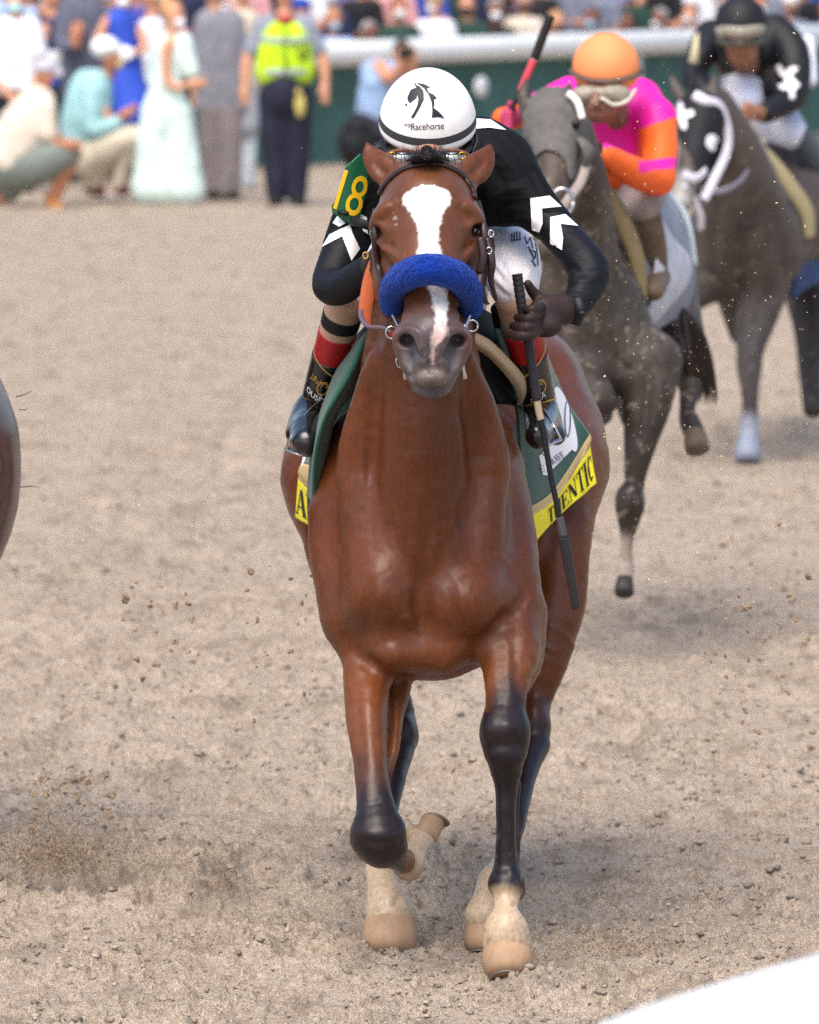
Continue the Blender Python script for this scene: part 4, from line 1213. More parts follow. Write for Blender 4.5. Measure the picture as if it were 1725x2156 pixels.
def saddle():
    root = empty('saddle', P(1050, 740, 16.6), 'small black racing saddle with a tan edged pad on the bay horse', 'saddle')
    tan = mat('tan_pad_edge', 'a8957a', rough=.8, bump=(150, .3, .002))
    blk = mat('black_pad', '0b0b0e', rough=.75, spec=.3)
    mb = MB()
    grid_mesh(mb, loft([[P(*q) for q in r] for r in [
        [(1001, 703, 16.43), (1034, 721, 16.45), (1077, 764, 16.48), (1103, 796, 16.52), (1107, 823, 16.55), (1098, 849, 16.57)],
        [(1000, 718, 16.405), (1032, 737, 16.425), (1070, 775, 16.46), (1094, 807, 16.50), (1099, 829, 16.53), (1094, 851, 16.56)],
        [(999, 730, 16.42), (1028, 750, 16.44), (1062, 785, 16.47), (1085, 817, 16.51), (1091, 836, 16.54), (1089, 853, 16.57)]]], 5, 4))
    solid(mb.build('pad_edge', tan, root), .008)
    for pts in (
        [(775, 706, 16.46), (745, 728, 16.48), (718, 758, 16.52), (694, 788, 16.56)],):
        r_ = .019 if pts[0][0] > 900 else .0045
        mb = MB(); mb.tube([P(*q) for q in pts], r_, 10, flat=.3, up=(0.5, -1, 0.5)); mb.build('pad_edge', tan if pts[0][0] > 900 else mat('strap_beige', '988a78', rough=.6), root)
    mb = MB()
    grid_mesh(mb, loft([[P(*q) for q in r] for r in [
        [(985, 640, 16.5), (1030, 660, 16.65), (1080, 700, 16.9)],
        [(998, 716, 16.46), (1045, 738, 16.62), (1100, 775, 16.85)],
        [(1010, 770, 16.47), (1062, 778, 16.6), (1115, 830, 16.8)],
        [(1050, 850, 16.5), (1088, 855, 16.6), (1120, 890, 16.8)]]], 6, 6))
    grid_mesh(mb, loft([[P(*q) for q in r] for r in [
        [(800, 640, 16.5), (770, 690, 16.6), (735, 720, 16.9)],
        [(780, 710, 16.5), (742, 738, 16.6), (712, 775, 16.85)],
        [(765, 745, 16.5), (725, 765, 16.62), (696, 800, 16.8)]]], 6, 6))
    solid(mb.build('pad', blk, root), .01)
    mb = MB()
    f = Field(.006)
    f.chain([(905, 640, 16.55, 60), (930, 640, 16.9, 90), (940, 600, 17.15, 90)], k=.03)
    f.chain([(1050, 650, 16.55, 18), (1072, 740, 16.62, 22), (1085, 800, 16.66, 20)], k=.03, sw=.6)
    fobj('seat', f, mat('saddle_leather', '20222c', rough=.28, spec=.6), root)
    return root
saddle()
# ------------------------------------------------------------------ the jockey in black
SILK = mat('black_silk', '0c0c12', rough=.75, spec=.2, bump=(6, .7, .03, (1, .6, 1.8)))
LYCRA = mat('black_lycra', '0e1018', rough=.58, spec=.28, bump=(12, .5, .015, (1, 1, 3)))
BREECH = mat('white_breeches', 'f0eef6', rough=.55, bump=(10, .5, .03, (2.4, 1, .8)))
SKIN = mat('skin', 'b98468', rough=.5, spec=.4, noise=(20, .1))
def revolve(prof, c, axis, side, seg, mis=None):
    """prof: (radius_side, along) list; returns V, F rings around axis"""
    axis = np.array(axis, float); axis /= np.linalg.norm(axis)
    side = np.array(side, float); side -= axis * side.dot(axis); side /= np.linalg.norm(side)
    oth = np.cross(axis, side)
    V = []
    for r, h in prof:
        rs, ro = r if isinstance(r, tuple) else (r, r)
        for k in range(seg):
            a = 2 * math.pi * k / seg
            V.append(np.array(c) + axis * h + side * math.cos(a) * rs + oth * math.sin(a) * ro)
    F = [(i * seg + k, i * seg + (k + 1) % seg, (i + 1) * seg + (k + 1) % seg, (i + 1) * seg + k) for i in range(len(prof) - 1) for k in range(seg)]
    return V, F

def helmet_mesh(c, axis, r, h, band=None, depth=1.08, drop=.3, seg=56, peak=.04):
    """dome with a rim; returns MB with materials 0 cover, 1 band"""
    prof, t = [], []
    n = 44
    for i in range(n + 1):
        a = math.pi / 2 * i / n
        prof.append(((r * math.sin(a), r * depth * math.sin(a)), h * math.cos(a) + (h * peak * max(0, 1 - a / .25))))
    for q in np.linspace(.1, 1, 6):
        prof.append(((r * (1 - .06 * q * q), r * depth * (1 - .06 * q * q)), -h * drop * q))
    prof.append(((r * .88, r * depth * .88), -h * drop * 1.02))
    prof.append(((r * .86, r * depth * .86), -h * drop * .8))
    V, F = revolve(prof, c, axis, (1, 0, 0), seg)
    mb = MB(); mb.add(V, F)
    mb.mi = []
    for i in range(len(prof) - 1):
        hh = (prof[i][1] + prof[i + 1][1]) / 2 / h
        mb.mi += [1 if band and band[1] < hh < band[0] else 0] * seg
    return mb

def jockey_main():
    root = empty('person', P(930, 700, 16.7), 'jockey in black silks and a white helmet crouching over the bay horse', 'person')
    # body (skin): head, neck, wrists; mostly under the clothes
    f = Field(.006)
    f.blob(902, 300, 16.22, 74, 82, .095, k=.02)
    f.blob(902, 335, 16.14, 56, 55, .07, k=.02)
    f.chain([(902, 318, 16.09, 10), (902, 338, 16.055, 12)], k=.015)
    f.chain([(905, 330, 16.25, 48), (915, 350, 16.42, 55), (940, 400, 16.7, 90), (945, 450, 17.0, 95)], k=.04)
    f.chain([(885, 350, 16.06, 5), (920, 350, 16.06, 5)], k=.01, sub=True)
    for s in (-1, 1):
        f.blob(902 + s * 26, 318, 16.10, 10, 7, .012, k=.008, sub=True)
        f.blob(902 + s * 74, 318, 16.23, 9, 18, .02, k=.01)
    f.chain([(1040, 350, 16.5, 40), (1100, 412, 16.42, 34), (1190, 504, 16.33, 28), (1230, 572, 16.27, 28), (1200, 650, 16.16, 20)], k=.01)
    f.chain([(800, 370, 16.47, 36), (742, 480, 16.41, 30), (702, 588, 16.34, 26), (740, 592, 16.24, 22), (788, 556, 16.16, 16)], k=.01)
    f.chain([(945, 470, 17.0, 80), (1066, 570, 16.56, 40), (1090, 640, 16.44, 32), (1135, 835, 16.62, 22)], k=.03)
    f.chain([(920, 470, 17.0, 80), (770, 590, 16.6, 40), (726, 645, 16.44, 32), (676, 835, 16.62, 22)], k=.03)
    fobj('body', f, SKIN, root)
    # jersey
    f = Field(.0055)
    f.chain([(905, 372, 16.42, 80), (930, 400, 16.75, 118), (945, 430, 17.1, 112)], k=.06)
    f.chain([(985, 345, 16.52, 82), (1040, 352, 16.46, 78)], k=.06)
    f.chain([(1000, 300, 16.6, 44), (1060, 320, 16.55, 48)], k=.06)
    f.chain([(840, 365, 16.5, 66), (800, 372, 16.46, 56)], k=.06)
    f.chain([(1050, 355, 16.46, 74), (1098, 408, 16.42, 60), (1136, 446, 16.39, 49), (1166, 474, 16.37, 43)], k=.04)
    f.chain([(1000, 430, 16.5, 50), (1060, 432, 16.46, 42)], k=.05)
    f.chain([(790, 380, 16.46, 54), (756, 450, 16.43, 52), (726, 520, 16.40, 47)], k=.04)
    f.chain([(960, 280, 16.45, 30), (1010, 290, 16.5, 40)], k=.05)
    J0, J1 = 15.9, 17.2
    FOLD = [([(1010, 300), (1060, 330), (1100, 380)], 8, .006, J0, J1), ([(1015, 330), (1050, 370), (1070, 420)], 7, -.006, J0, J1), ([(1030, 420), (1070, 400), (1110, 392)], 6, .006, J0, J1),
            ([(1035, 450), (1075, 430), (1120, 430)], 6, -.006, J0, J1), ([(1050, 475), (1090, 462), (1130, 468)], 6, .005, J0, J1), ([(1080, 300), (1120, 350), (1150, 400)], 6, .005, J0, J1),
            ([(1090, 330), (1120, 370), (1140, 410)], 5, -.005, J0, J1), ([(1020, 360), (1030, 410), (1040, 450)], 9, .006, J0, J1), ([(1100, 440), (1140, 450), (1170, 480)], 6, -.005, J0, J1),
            ([(760, 400), (740, 440), (720, 480)], 7, .005, J0, J1), ([(780, 420), (760, 470), (745, 500)], 6, -.005, J0, J1), ([(715, 500), (740, 512), (765, 505)], 5, .004, J0, J1),
            ([(1030, 275), (1070, 300), (1095, 330)], 5, -.004, J0, J1)]
    jer = fobj('jersey', f, SILK, root, strokes=FOLD)
    # tight sleeves
    f = Field(.0055)
    f.chain([(1150, 459, 16.38, 41), (1194, 508, 16.33, 41), (1230, 552, 16.27, 44), (1240, 580, 16.25, 45), (1224, 626, 16.2, 35), (1203, 654, 16.16, 29)], k=.03)
    sl1 = fobj('sleeve', f, LYCRA, root, strokes=[([(1205, 560), (1225, 575), (1260, 570)], 4, -.004, 15.9, 16.6), ([(1200, 590), (1225, 592), (1262, 590)], 4, .003, 15.9, 16.6), ([(1198, 606), (1222, 610), (1250, 612)], 4, -.004, 15.9, 16.6), ([(1190, 625), (1215, 632), (1236, 632)], 4, .003, 15.9, 16.6)])
    f = Field(.0055)
    f.chain([(734, 505, 16.40, 46), (710, 560, 16.36, 43), (697, 600, 16.32, 40), (722, 604, 16.26, 37), (760, 578, 16.2, 32), (790, 555, 16.16, 27)], k=.03)
    sl2 = fobj('sleeve', f, LYCRA, root)
    # white markings, laid on the cloth
    bj = bvh(jer, sl1, sl2)
    def on(off, b=bj):
        def fn(x, y):
            p, n = hit(b, x, y, off)
            return p
        return fn
    mb = MB()
    for pl in ([(1117, 418), (1157, 413), (1182, 436), (1142, 439), (1144, 471), (1137, 489), (1121, 483)],
               [(1159, 458), (1190, 452), (1217, 477), (1181, 472), (1187, 502), (1185, 527), (1160, 513)],
               [(680, 520), (695, 495), (737, 473), (742, 491), (757, 524), (739, 549), (721, 498)],
               [(702, 470), (712, 455), (728, 470), (715, 478)],
               [(754, 447), (772, 458), (774, 493), (765, 487), (757, 468)],
               [(1002, 251), (1033, 253), (1066, 275), (1030, 270), (1003, 272)]):
        mb = MB(); decal(mb, [pl], on(.0022), 5); mb.build('chevron', WHITEP, jer)
    # collar / neck shadow cloth is part of the jersey; breeches
    f = Field(.0055)
    f.chain([(950, 480, 17.05, 105), (1000, 500, 16.85, 85), (1068, 548, 16.56, 70), (1082, 598, 16.44, 54)], k=.05)
    f.chain([(925, 480, 17.05, 105), (850, 520, 16.85, 80), (778, 590, 16.56, 54), (742, 634, 16.45, 42)], k=.05)
    br = fobj('breeches', f, BREECH, root, strokes=[([(1030, 520 + 18 * i), (1060, 560 + 14 * i), (1075, 610 + 4 * i)], 4, (.005 if i % 2 else -.005), 16, 17.2) for i in range(5)] + [([(1120, 560), (1105, 590), (1095, 620)], 5, .005, 16, 17.2)])
    bb = bvh(br)
    mb = MB()
    fn = on(.002, bb)
    def pen(pts, w):
        for a, b in zip(pts[:-1], pts[1:]):
            dx, dy = b[0] - a[0], b[1] - a[1]; L_ = math.hypot(dx, dy) or 1
            nx, ny = -dy / L_ * w / 2, dx / L_ * w / 2
            decal(mb, [[(a[0] + nx, a[1] + ny), (b[0] + nx, b[1] + ny), (b[0] - nx, b[1] - ny), (a[0] - nx, a[1] - ny)]], fn, 4)
    pen([(1078, 492), (1078, 508)], 2.5); pen([(1083, 490), (1083, 508)], 2.5); pen([(1088, 488), (1089, 507)], 2.5); pen([(1094, 489), (1095, 506)], 2.5); pen([(1077, 508), (1098, 505)], 2)
    pen([(1104, 498), (1110, 515), (1116, 500), (1122, 524)], 2); pen([(1112, 520), (1124, 545), (1119, 552)], 2.5); pen([(1118, 528), (1128, 531), (1126, 545)], 2)
    pen([(1122, 552), (1127, 562)], 3); pen([(1126, 512), (1131, 530), (1132, 560)], 1.6)
    mb.build('lettering', BLACKP, br)
    # tan stockings with a black band, red boot tops, black boots
    TANS = mat('tan_stocking', 'b3937f', rough=.7, noise=(80, .08)); REDB = mat('red_boot_top', '9c0f16', rough=.38, spec=.5)
    BOOT = mat('black_boot', '0d0d12', rough=.22, spec=.6, coat=.3, bump=(14, .4, .02))
    GOLD = mat('gold_print', 'c9a258', rough=.45, metal=.3)
    def seg_chain(name, pts, m, **kw):
        f = Field(.0045); f.chain(pts, k=.015, **kw); return fobj(name, f, m, root)
    def lerp(a, b, t): return tuple(a[i] + (b[i] - a[i]) * t for i in range(4))
    for side, K, A in (('r', (1086, 632, 16.44, 43), (1134, 836, 16.60, 33)), ('l', (728, 640, 16.44, 42), (672, 836, 16.60, 33))):
        seg_chain('stocking', [lerp(K, A, 0), lerp(K, A, .36)], TANS)
        def tubeof(t0, t1, grow, name, m):
            a, b = lerp(K, A, t0), lerp(K, A, t1)
            mb = MB(); mb.tube([P(*a[:3]), P(*lerp(K, A, (t0 + t1) / 2)[:3]), P(*b[:3])], [M_(a[3] + grow, a[2]), M_((a[3] + b[3]) / 2 + grow, a[2]), M_(b[3] + grow, b[2])], 28, up=(0, -1, 0))
            return mb.build(name, m, root)
        if side == 'l': tubeof(.10, .22, 1.5, 'garter', BLACKP)
        tubeof(.30, .62, 2, 'boot_top', REDB)
        bo = tubeof(.56, 1.0, 3.5, 'boot_shaft', BOOT)
        # bands and writing on the shaft
        aP, bP = np.array(P(*K[:3])), np.array(P(*A[:3]))
        u = (bP - aP); Ls = np.linalg.norm(u); u /= Ls
        fr = np.array((0, -1.0, 0)); fr -= u * fr.dot(u); fr /= np.linalg.norm(fr)
        sdv = np.cross(u, fr)
        if sdv[0] < 0: sdv = -sdv
        def cyl(ang, t, off=.0015):
            r = M_(K[3] + (A[3] - K[3]) * t + 3.5, 16.5) + off
            return aP + u * Ls * t + fr * math.cos(ang) * r + sdv * math.sin(ang) * r
        mb = MB()
        for t0, t1, sl in ((.60, .615, .10 if side == 'l' else -.12), (.945, .965, 0)):
            decal(mb, [[(-1.5, t0), (1.5, t0), (1.5, t1), (-1.5, t1)]], lambda x, y: cyl(x, y + sl * x + .04 * x * x * (1 if sl == 0 else 0)), .25)
        c0 = .05 if side == 'l' else .25
        ring = [(c0 + math.cos(t) * .32, .79 + math.sin(t) * .075) for t in np.linspace(0, 6.28, 22, endpoint=False)]
        ring2 = [(c0 + math.cos(t) * .25, .79 + math.sin(t) * .06) for t in np.linspace(0, 6.28, 22, endpoint=False)]
        decal(mb, [ring, ring2], cyl, .06)
        decal(mb, [[(-.78 + q[0] + (0 if side == 'l' else .5), .765 - q[1] * .26) for q in g] for g in text_loops("J.Ruby's" if side == 'l' else "J.Rub", .34, shear=.35)], lambda x, y: cyl(x, y + (.03 * x), .0022), .05)
        mb.build('gold_emblem', GOLD, bo)
        mb = MB()
        decal(mb, [[(-.85 + q[0] * 1.15 + (0 if side == 'l' else .35), .93 - q[1] * .22) for q in g] for g in text_loops("OUSES" if side == 'l' else "STEA", .36, bold=.006)], lambda x, y: cyl(x, y + (.05 * x if side == 'l' else -.06 * x), .0025), .05)
        mb.build('lettering', WHITEP, bo)
    # feet in glossy boots
    f = Field(.0045)
    f.chain([(1134, 842, 16.62, 31), (1140, 870, 16.60, 34), (1138, 905, 16.46, 30), (1132, 918, 16.36, 26)], k=.03, sv=1.1)
    f.chain([(1150, 880, 16.66, 26), (1172, 918, 16.56, 20)], k=.03)
    fobj('boot_foot', f, BOOT, root)
    f = Field(.0045)
    f.chain([(670, 842, 16.62, 31), (660, 870, 16.60, 36), (646, 910, 16.46, 36), (645, 930, 16.38, 30)], k=.03)
    f.chain([(650, 860, 16.6, 26), (622, 915, 16.52, 20)], k=.03)
    fobj('boot_foot', f, BOOT, root)
    # gloves: palm, four bent fingers and a thumb closed on the whip
    GLOVE = mat('dark_brown_glove', '30201f', rough=.6, spec=.4, noise=(40, .15), bump=(120, .4, .002))
    f = Field(.0024)
    f.chain([(1204, 652, 16.16, 27), (1185, 655, 16.14, 28)], k=.01)
    f.chain([(1182, 650, 16.13, 31), (1150, 655, 16.11, 33), (1134, 668, 16.10, 31)], k=.015, sw=.8)
    f.blob(1150, 685, 16.10, 34, 26, .035, k=.015)
    for pts in ([(1138, 690, 16.08, 12), (1120, 704, 16.02, 11.5), (1092, 708, 16.01, 10.5), (1068, 702, 16.04, 9.5), (1062, 690, 16.08, 8.5)],
                [(1134, 676, 16.08, 12), (1116, 688, 16.015, 11.5), (1094, 690, 16.02, 10.5), (1082, 686, 16.06, 9.5)],
                [(1136, 660, 16.07, 11.5), (1122, 668, 16.02, 11), (1104, 672, 16.02, 10), (1090, 668, 16.07, 9)],
                [(1140, 646, 16.07, 10.5), (1128, 650, 16.03, 10), (1112, 652, 16.03, 9), (1100, 650, 16.07, 8)]):
        f.chain(pts, k=.004)
    f.chain([(1158, 640, 16.12, 14), (1136, 628, 16.12, 13), (1120, 612, 16.11, 11), (1112, 598, 16.10, 9)], k=.008)
    g1 = fobj('glove', f, GLOVE, root)
    mb = MB(); mb.tube([P(1215, 628, 16.13), P(1222, 655, 16.12), P(1212, 682, 16.14)], .012, 8, flat=.4, up=(0, -1, 0))
    mb.ball(P(1226, 660, 16.11), (.009, .004, .006), 10, 6)
    mb.build('glove_strap', mat('glove_strap', '14181e', rough=.5), g1)
    f = Field(.0026)
    f.chain([(784, 560, 16.15, 25), (800, 545, 16.12, 28)], k=.012)
    for i in range(4):
        f.chain([(800, 525 + i * 13, 16.1, 10), (790 - i, 528 + i * 13, 16.045, 9.5), (805, 530 + i * 13, 16.02, 9)], k=.004)
    f.chain([(805, 528, 16.12, 11), (800, 512, 16.08, 10), (806, 502, 16.04, 9)], k=.006)
    g2 = fobj('glove', f, GLOVE, root)
    mb = MB(); mb.torus(P(770, 538, 16.10), .006, .0018, seg=14, flat=1.3); mb.build('glove_badge', GOLD, g2)
    # helmet
    HC = P(901, 262, 16.20)
    ax_ = (0.0, -math.sin(math.radians(27)), math.cos(math.radians(27)))
    COVER = mat('white_helmet_cover', 'f4f3f1', rough=.5, spec=.4, bump=(5, .15, .02))
    BAND = mat('grey_band', '3a3c42', rough=.6)
    mb = helmet_mesh(HC, ax_, M_(103, 16.2), M_(122, 16.2), band=(.215, .085), drop=.10)
    he = mb.build('helmet', [COVER, BAND], root)
    hb = BVHTree.FromPolygons([tuple(v) for v in mb.v], mb.f)
    mb = MB()
    fn = on(.0018, hb)
    z = lambda pts: [(589.6 + x * .4395, 84.2 + y * .4395) for x, y in pts]
    # the horse-head emblem
    decal(mb, [z([(640, 375), (668, 330), (690, 285), (688, 245), (672, 225), (655, 218), (648, 203), (645, 215), (655, 228), (628, 240), (612, 275), (613, 290), (625, 303), (640, 290), (655, 280), (658, 262), (664, 283), (660, 310), (645, 345), (628, 372)])], fn, 3)
    decal(mb, [z([(600, 308), (608, 318), (614, 312), (606, 303)])], fn, 2)
    decal(mb, [z([(655, 207), (690, 212), (722, 228), (705, 232), (712, 252), (735, 262), (752, 280), (738, 285), (740, 310), (735, 325), (762, 345), (788, 375), (755, 368), (728, 372), (730, 340), (727, 300), (712, 262), (690, 232)])], fn, 3)
    decal(mb, [[(865 + q[0] * .765, 274 - q[1] * .95 - .03 * q[0]) for q in g] for g in text_loops('Racehorse', 22, spacing=.98, bold=.25)], fn, 2.0)
    decal(mb, [[(851 + q[0], 266 - q[1]) for q in g] for g in text_loops('my', 13, shear=.3)], fn, 1.5)
    mb.build('emblem', mat('navy_print', '1a1c2c', rough=.5), he)
    # dark harness under the rim and goggles
    mb = MB()
    V, Fc = revolve([((M_(96, 16.2), M_(103, 16.2)), -M_(8, 16.2)), ((M_(94, 16.2), M_(101, 16.2)), -M_(30, 16.2)), ((M_(80, 16.2), M_(88, 16.2)), -M_(36, 16.2))], HC, ax_, (1, 0, 0), 40)
    mb.add(V, Fc)
    mb.tube([P(1000, 275, 16.2), P(1004, 300, 16.18), P(985, 340, 16.16)], .006, 8)
    mb.build('helmet_shell', mat('black_shell', '101014', rough=.35), he)
    frame = mat('goggle_frame', '7a4a3c', rough=.4); lens = mat('goggle_lens', 'b8c0c0', rough=.12, metal=.6); brass = mat('brass', 'b99a3c', rough=.3, metal=1.0)
    mb = MB()
    for s in (-1, 1):
        cx = 900 + s * 52
        ring = [P(cx + math.cos(t) * 34 * (1 + .1 * s * math.cos(t)), 334 + math.sin(t) * 18, 16.04 + .03 * abs(math.cos(t))) for t in np.linspace(0, 2 * math.pi, 24)]
        mb.tube(ring, .005, 6, smooth=False, up=(0, -1, 0))
    go = mb.build('goggles', frame, root)
    for s in (-1, 1):
        mb = MB(); mb.ball(P(900 + s * 52, 334, 16.065), (M_(32, 16), .018, M_(17, 16)), 20, 10); mb.build('lens', lens, go)
    mb = MB()
    for s in (-1, 1): mb.torus(P(900 + s * 73, 328, 16.05), .008, .0022, seg=14)
    mb.build('vent_ring', brass, go)
    mb = MB()
    mb.tube([P(800, 298, 16.24), P(820, 322, 16.12), P(845, 330, 16.06)], .006, 8, flat=.5, up=(0, -1, 0))
    mb.tube([P(1003, 290, 16.24), P(984, 318, 16.12), P(960, 330, 16.06)], .006, 8, flat=.5, up=(0, -1, 0))
    mb.build('goggle_strap', BLACKP, go)
    # number plate on the arm
    PL = mat('green_plate', '14603f', rough=.4, spec=.5)
    def plate(off):
        def fn(x, y):
            t = (x - 735) / 45.0
            return P(x, y, 16.335 + .03 * t * t + .015 * (y - 400) / 80 - off)
        return fn
    zz = z([(385, 545), (412, 560), (422, 640), (428, 690), (404, 760), (388, 830), (362, 888), (345, 888), (255, 828), (250, 795), (266, 770), (292, 690), (318, 600), (345, 580)])
    mb = MB(); decal(mb, [zz], plate(0), 5)
    pl = mb.build('number_plate', PL, root); solid(pl, .005)
    mb = MB()
    decal(mb, [[(686 + q[0] * .62 + q[1] * .30, 432 + q[0] * .24 - q[1] * .97) for q in g] for g in text_loops('18', 122, bold=3.0, spacing=.9)], plate(.0042), 4)
    mb.build('number', mat('yellow_print', 'f4c41c', rough=.5), pl)
    mb = MB(); mb.tube([P(739, 463, 16.33), P(760, 470, 16.30), P(792, 480, 16.3)], .011, 8, flat=.3, up=(0, -1, 0))
    mb.tube([P(733, 450, 16.33), P(712, 447, 16.34)], .006, 6, smooth=False)
    mb.build('plate_strap', BLACKP, pl)
    return root
jockey_main()

# stirrups
def stirrups():
    for lab, pts, lea in (('thin steel stirrup round the black boot on the left', [(684, 838, 16.56), (655, 862, 16.5), (628, 895, 16.42), (612, 925, 16.40), (604, 945, 16.44)], [(728, 770, 16.6), (700, 810, 16.6), (684, 838, 16.56)]),
                          ('thin steel stirrup round the black boot on the right', [(1128, 845, 16.54), (1150, 870, 16.48), (1168, 900, 16.44), (1180, 925, 16.44)], [(1095, 770, 16.6), (1116, 815, 16.6), (1128, 845, 16.54)])):
        root = empty('stirrup', P(*pts[-1]), lab, 'stirrup')
        mb = MB(); mb.tube([P(*q) for q in pts], .0042, 8); mb.build('iron', METAL, root)
        a = pts[-1]
        mb = MB(); s = 1 if a[0] > 900 else -1
        mb.tube([P(a[0], a[1], a[2]), P(a[0] - s * 30, a[1] + 12, a[2] - .03), P(a[0] - s * 55, a[1] + 12, a[2])], .009, 8, flat=.5); mb.build('tread', METAL, root)
        mb = MB(); mb.tube([P(*q) for q in lea], .007, 8, flat=.4, up=(0, -1, 0)); mb.build('stirrup_leather', LEATHER, root)
stirrups()

def whip_main():
    root = empty('riding_whip', P(1112, 700, 16.06), 'black whip with a cream collar held point down in a brown glove', 'riding whip')
    Yw = 16.055
    def pt(t): return P(1089 + 125 * t, 575 + 706 * t, Yw - .0 * t)
    line = catmull([P(1089, 577, Yw), P(1098, 640, Yw), P(1110, 700, Yw), P(1132, 850, Yw), P(1143, 900, Yw), P(1160, 1000, Yw), P(1187, 1130, Yw), P(1214, 1281, Yw)], 30)
    ys = np.array([proj(q[None])[1][0] for q in line])
    grip = mat('grip_wrap', '23232b', rough=.5, bump=(300, .5, .002)); 
    def part(name, y0, y1, r, m, wrap=0, flat=1.0):
        s = line[(ys >= y0) & (ys <= y1)]
        rr = r(np.linspace(0, 1, len(s))) if callable(r) else np.full(len(s), r)
        if wrap: rr = rr * (1 + .035 * np.sign(np.sin(np.arange(len(s)) * wrap)))
        mb = MB(); mb.tube(s, rr, 12, smooth=False, flat=flat, up=(0, -1, 0)); return mb.build(name, m, root)
    part('grip', 570, 845, lambda t: .0125 - .0015 * t, grip, 1.2)
    part('collar', 842, 884, .0085, mat('cream_collar', 'b5a488', rough=.6))
    part('shaft', 880, 1092, lambda t: .0075 - .0008 * t, mat('whip_shaft', '17171f', rough=.35), 1.6)
    part('keeper', 1088, 1132, .0095, mat('grey_keeper', '4c4850', rough=.7))
    part('flap', 1128, 1285, lambda t: .0125 - .003 * t, mat('black_flap', '15161c', rough=.22, spec=.7), 0, .5)
whip_main()
# ------------------------------------------------------------------ generic pieces for the two following horses
MUD = lin('8f8071')
def paint(C, V, pts, col, soft, amt=1.0):
    return stamp_cone(C, V, pts, col, soft, amt)

def mud_specks(V, C, dens, sc=.012):
    s = vnoise(V[:, 0] / sc + V[:, 1] * 31, V[:, 2] / sc + V[:, 1] * 17, 71) * vnoise(V[:, 0] / sc * 2.1 + 9, V[:, 2] / sc * 2.1 + V[:, 1] * 40, 72)
    w = (sstep(dens, dens + .16, s) * .6)[:, None]
    return C * (1 - w) + np.array((.30, .24, .19)) * w

HAIR = mat('dark_horse_hair', '3a322e', rough=.6, bump=(200, .4, .004))
DUSTY = mat('dusty_dark_coat', 'ffffff', rough=.55, spec=.35, attr=True, noise=(16, .25), bump=(60, .4, .004))

def hoof_simple(p0, p1, r, root, m):
    mb = MB()
    p0, p1 = np.array(p0), np.array(p1)
    ax_ = p1 - p0; L_ = np.linalg.norm(ax_)
    V, F = revolve([(r * .7, 0), (r * .85, L_ * .1), (r, L_ * .6), (r * 1.02, L_ * .9), (r * .7, L_), (.001, L_)], p0, ax_, (1, 0, 0), 18)
    mb.add(V, F); return mb.build('hoof', m, root)

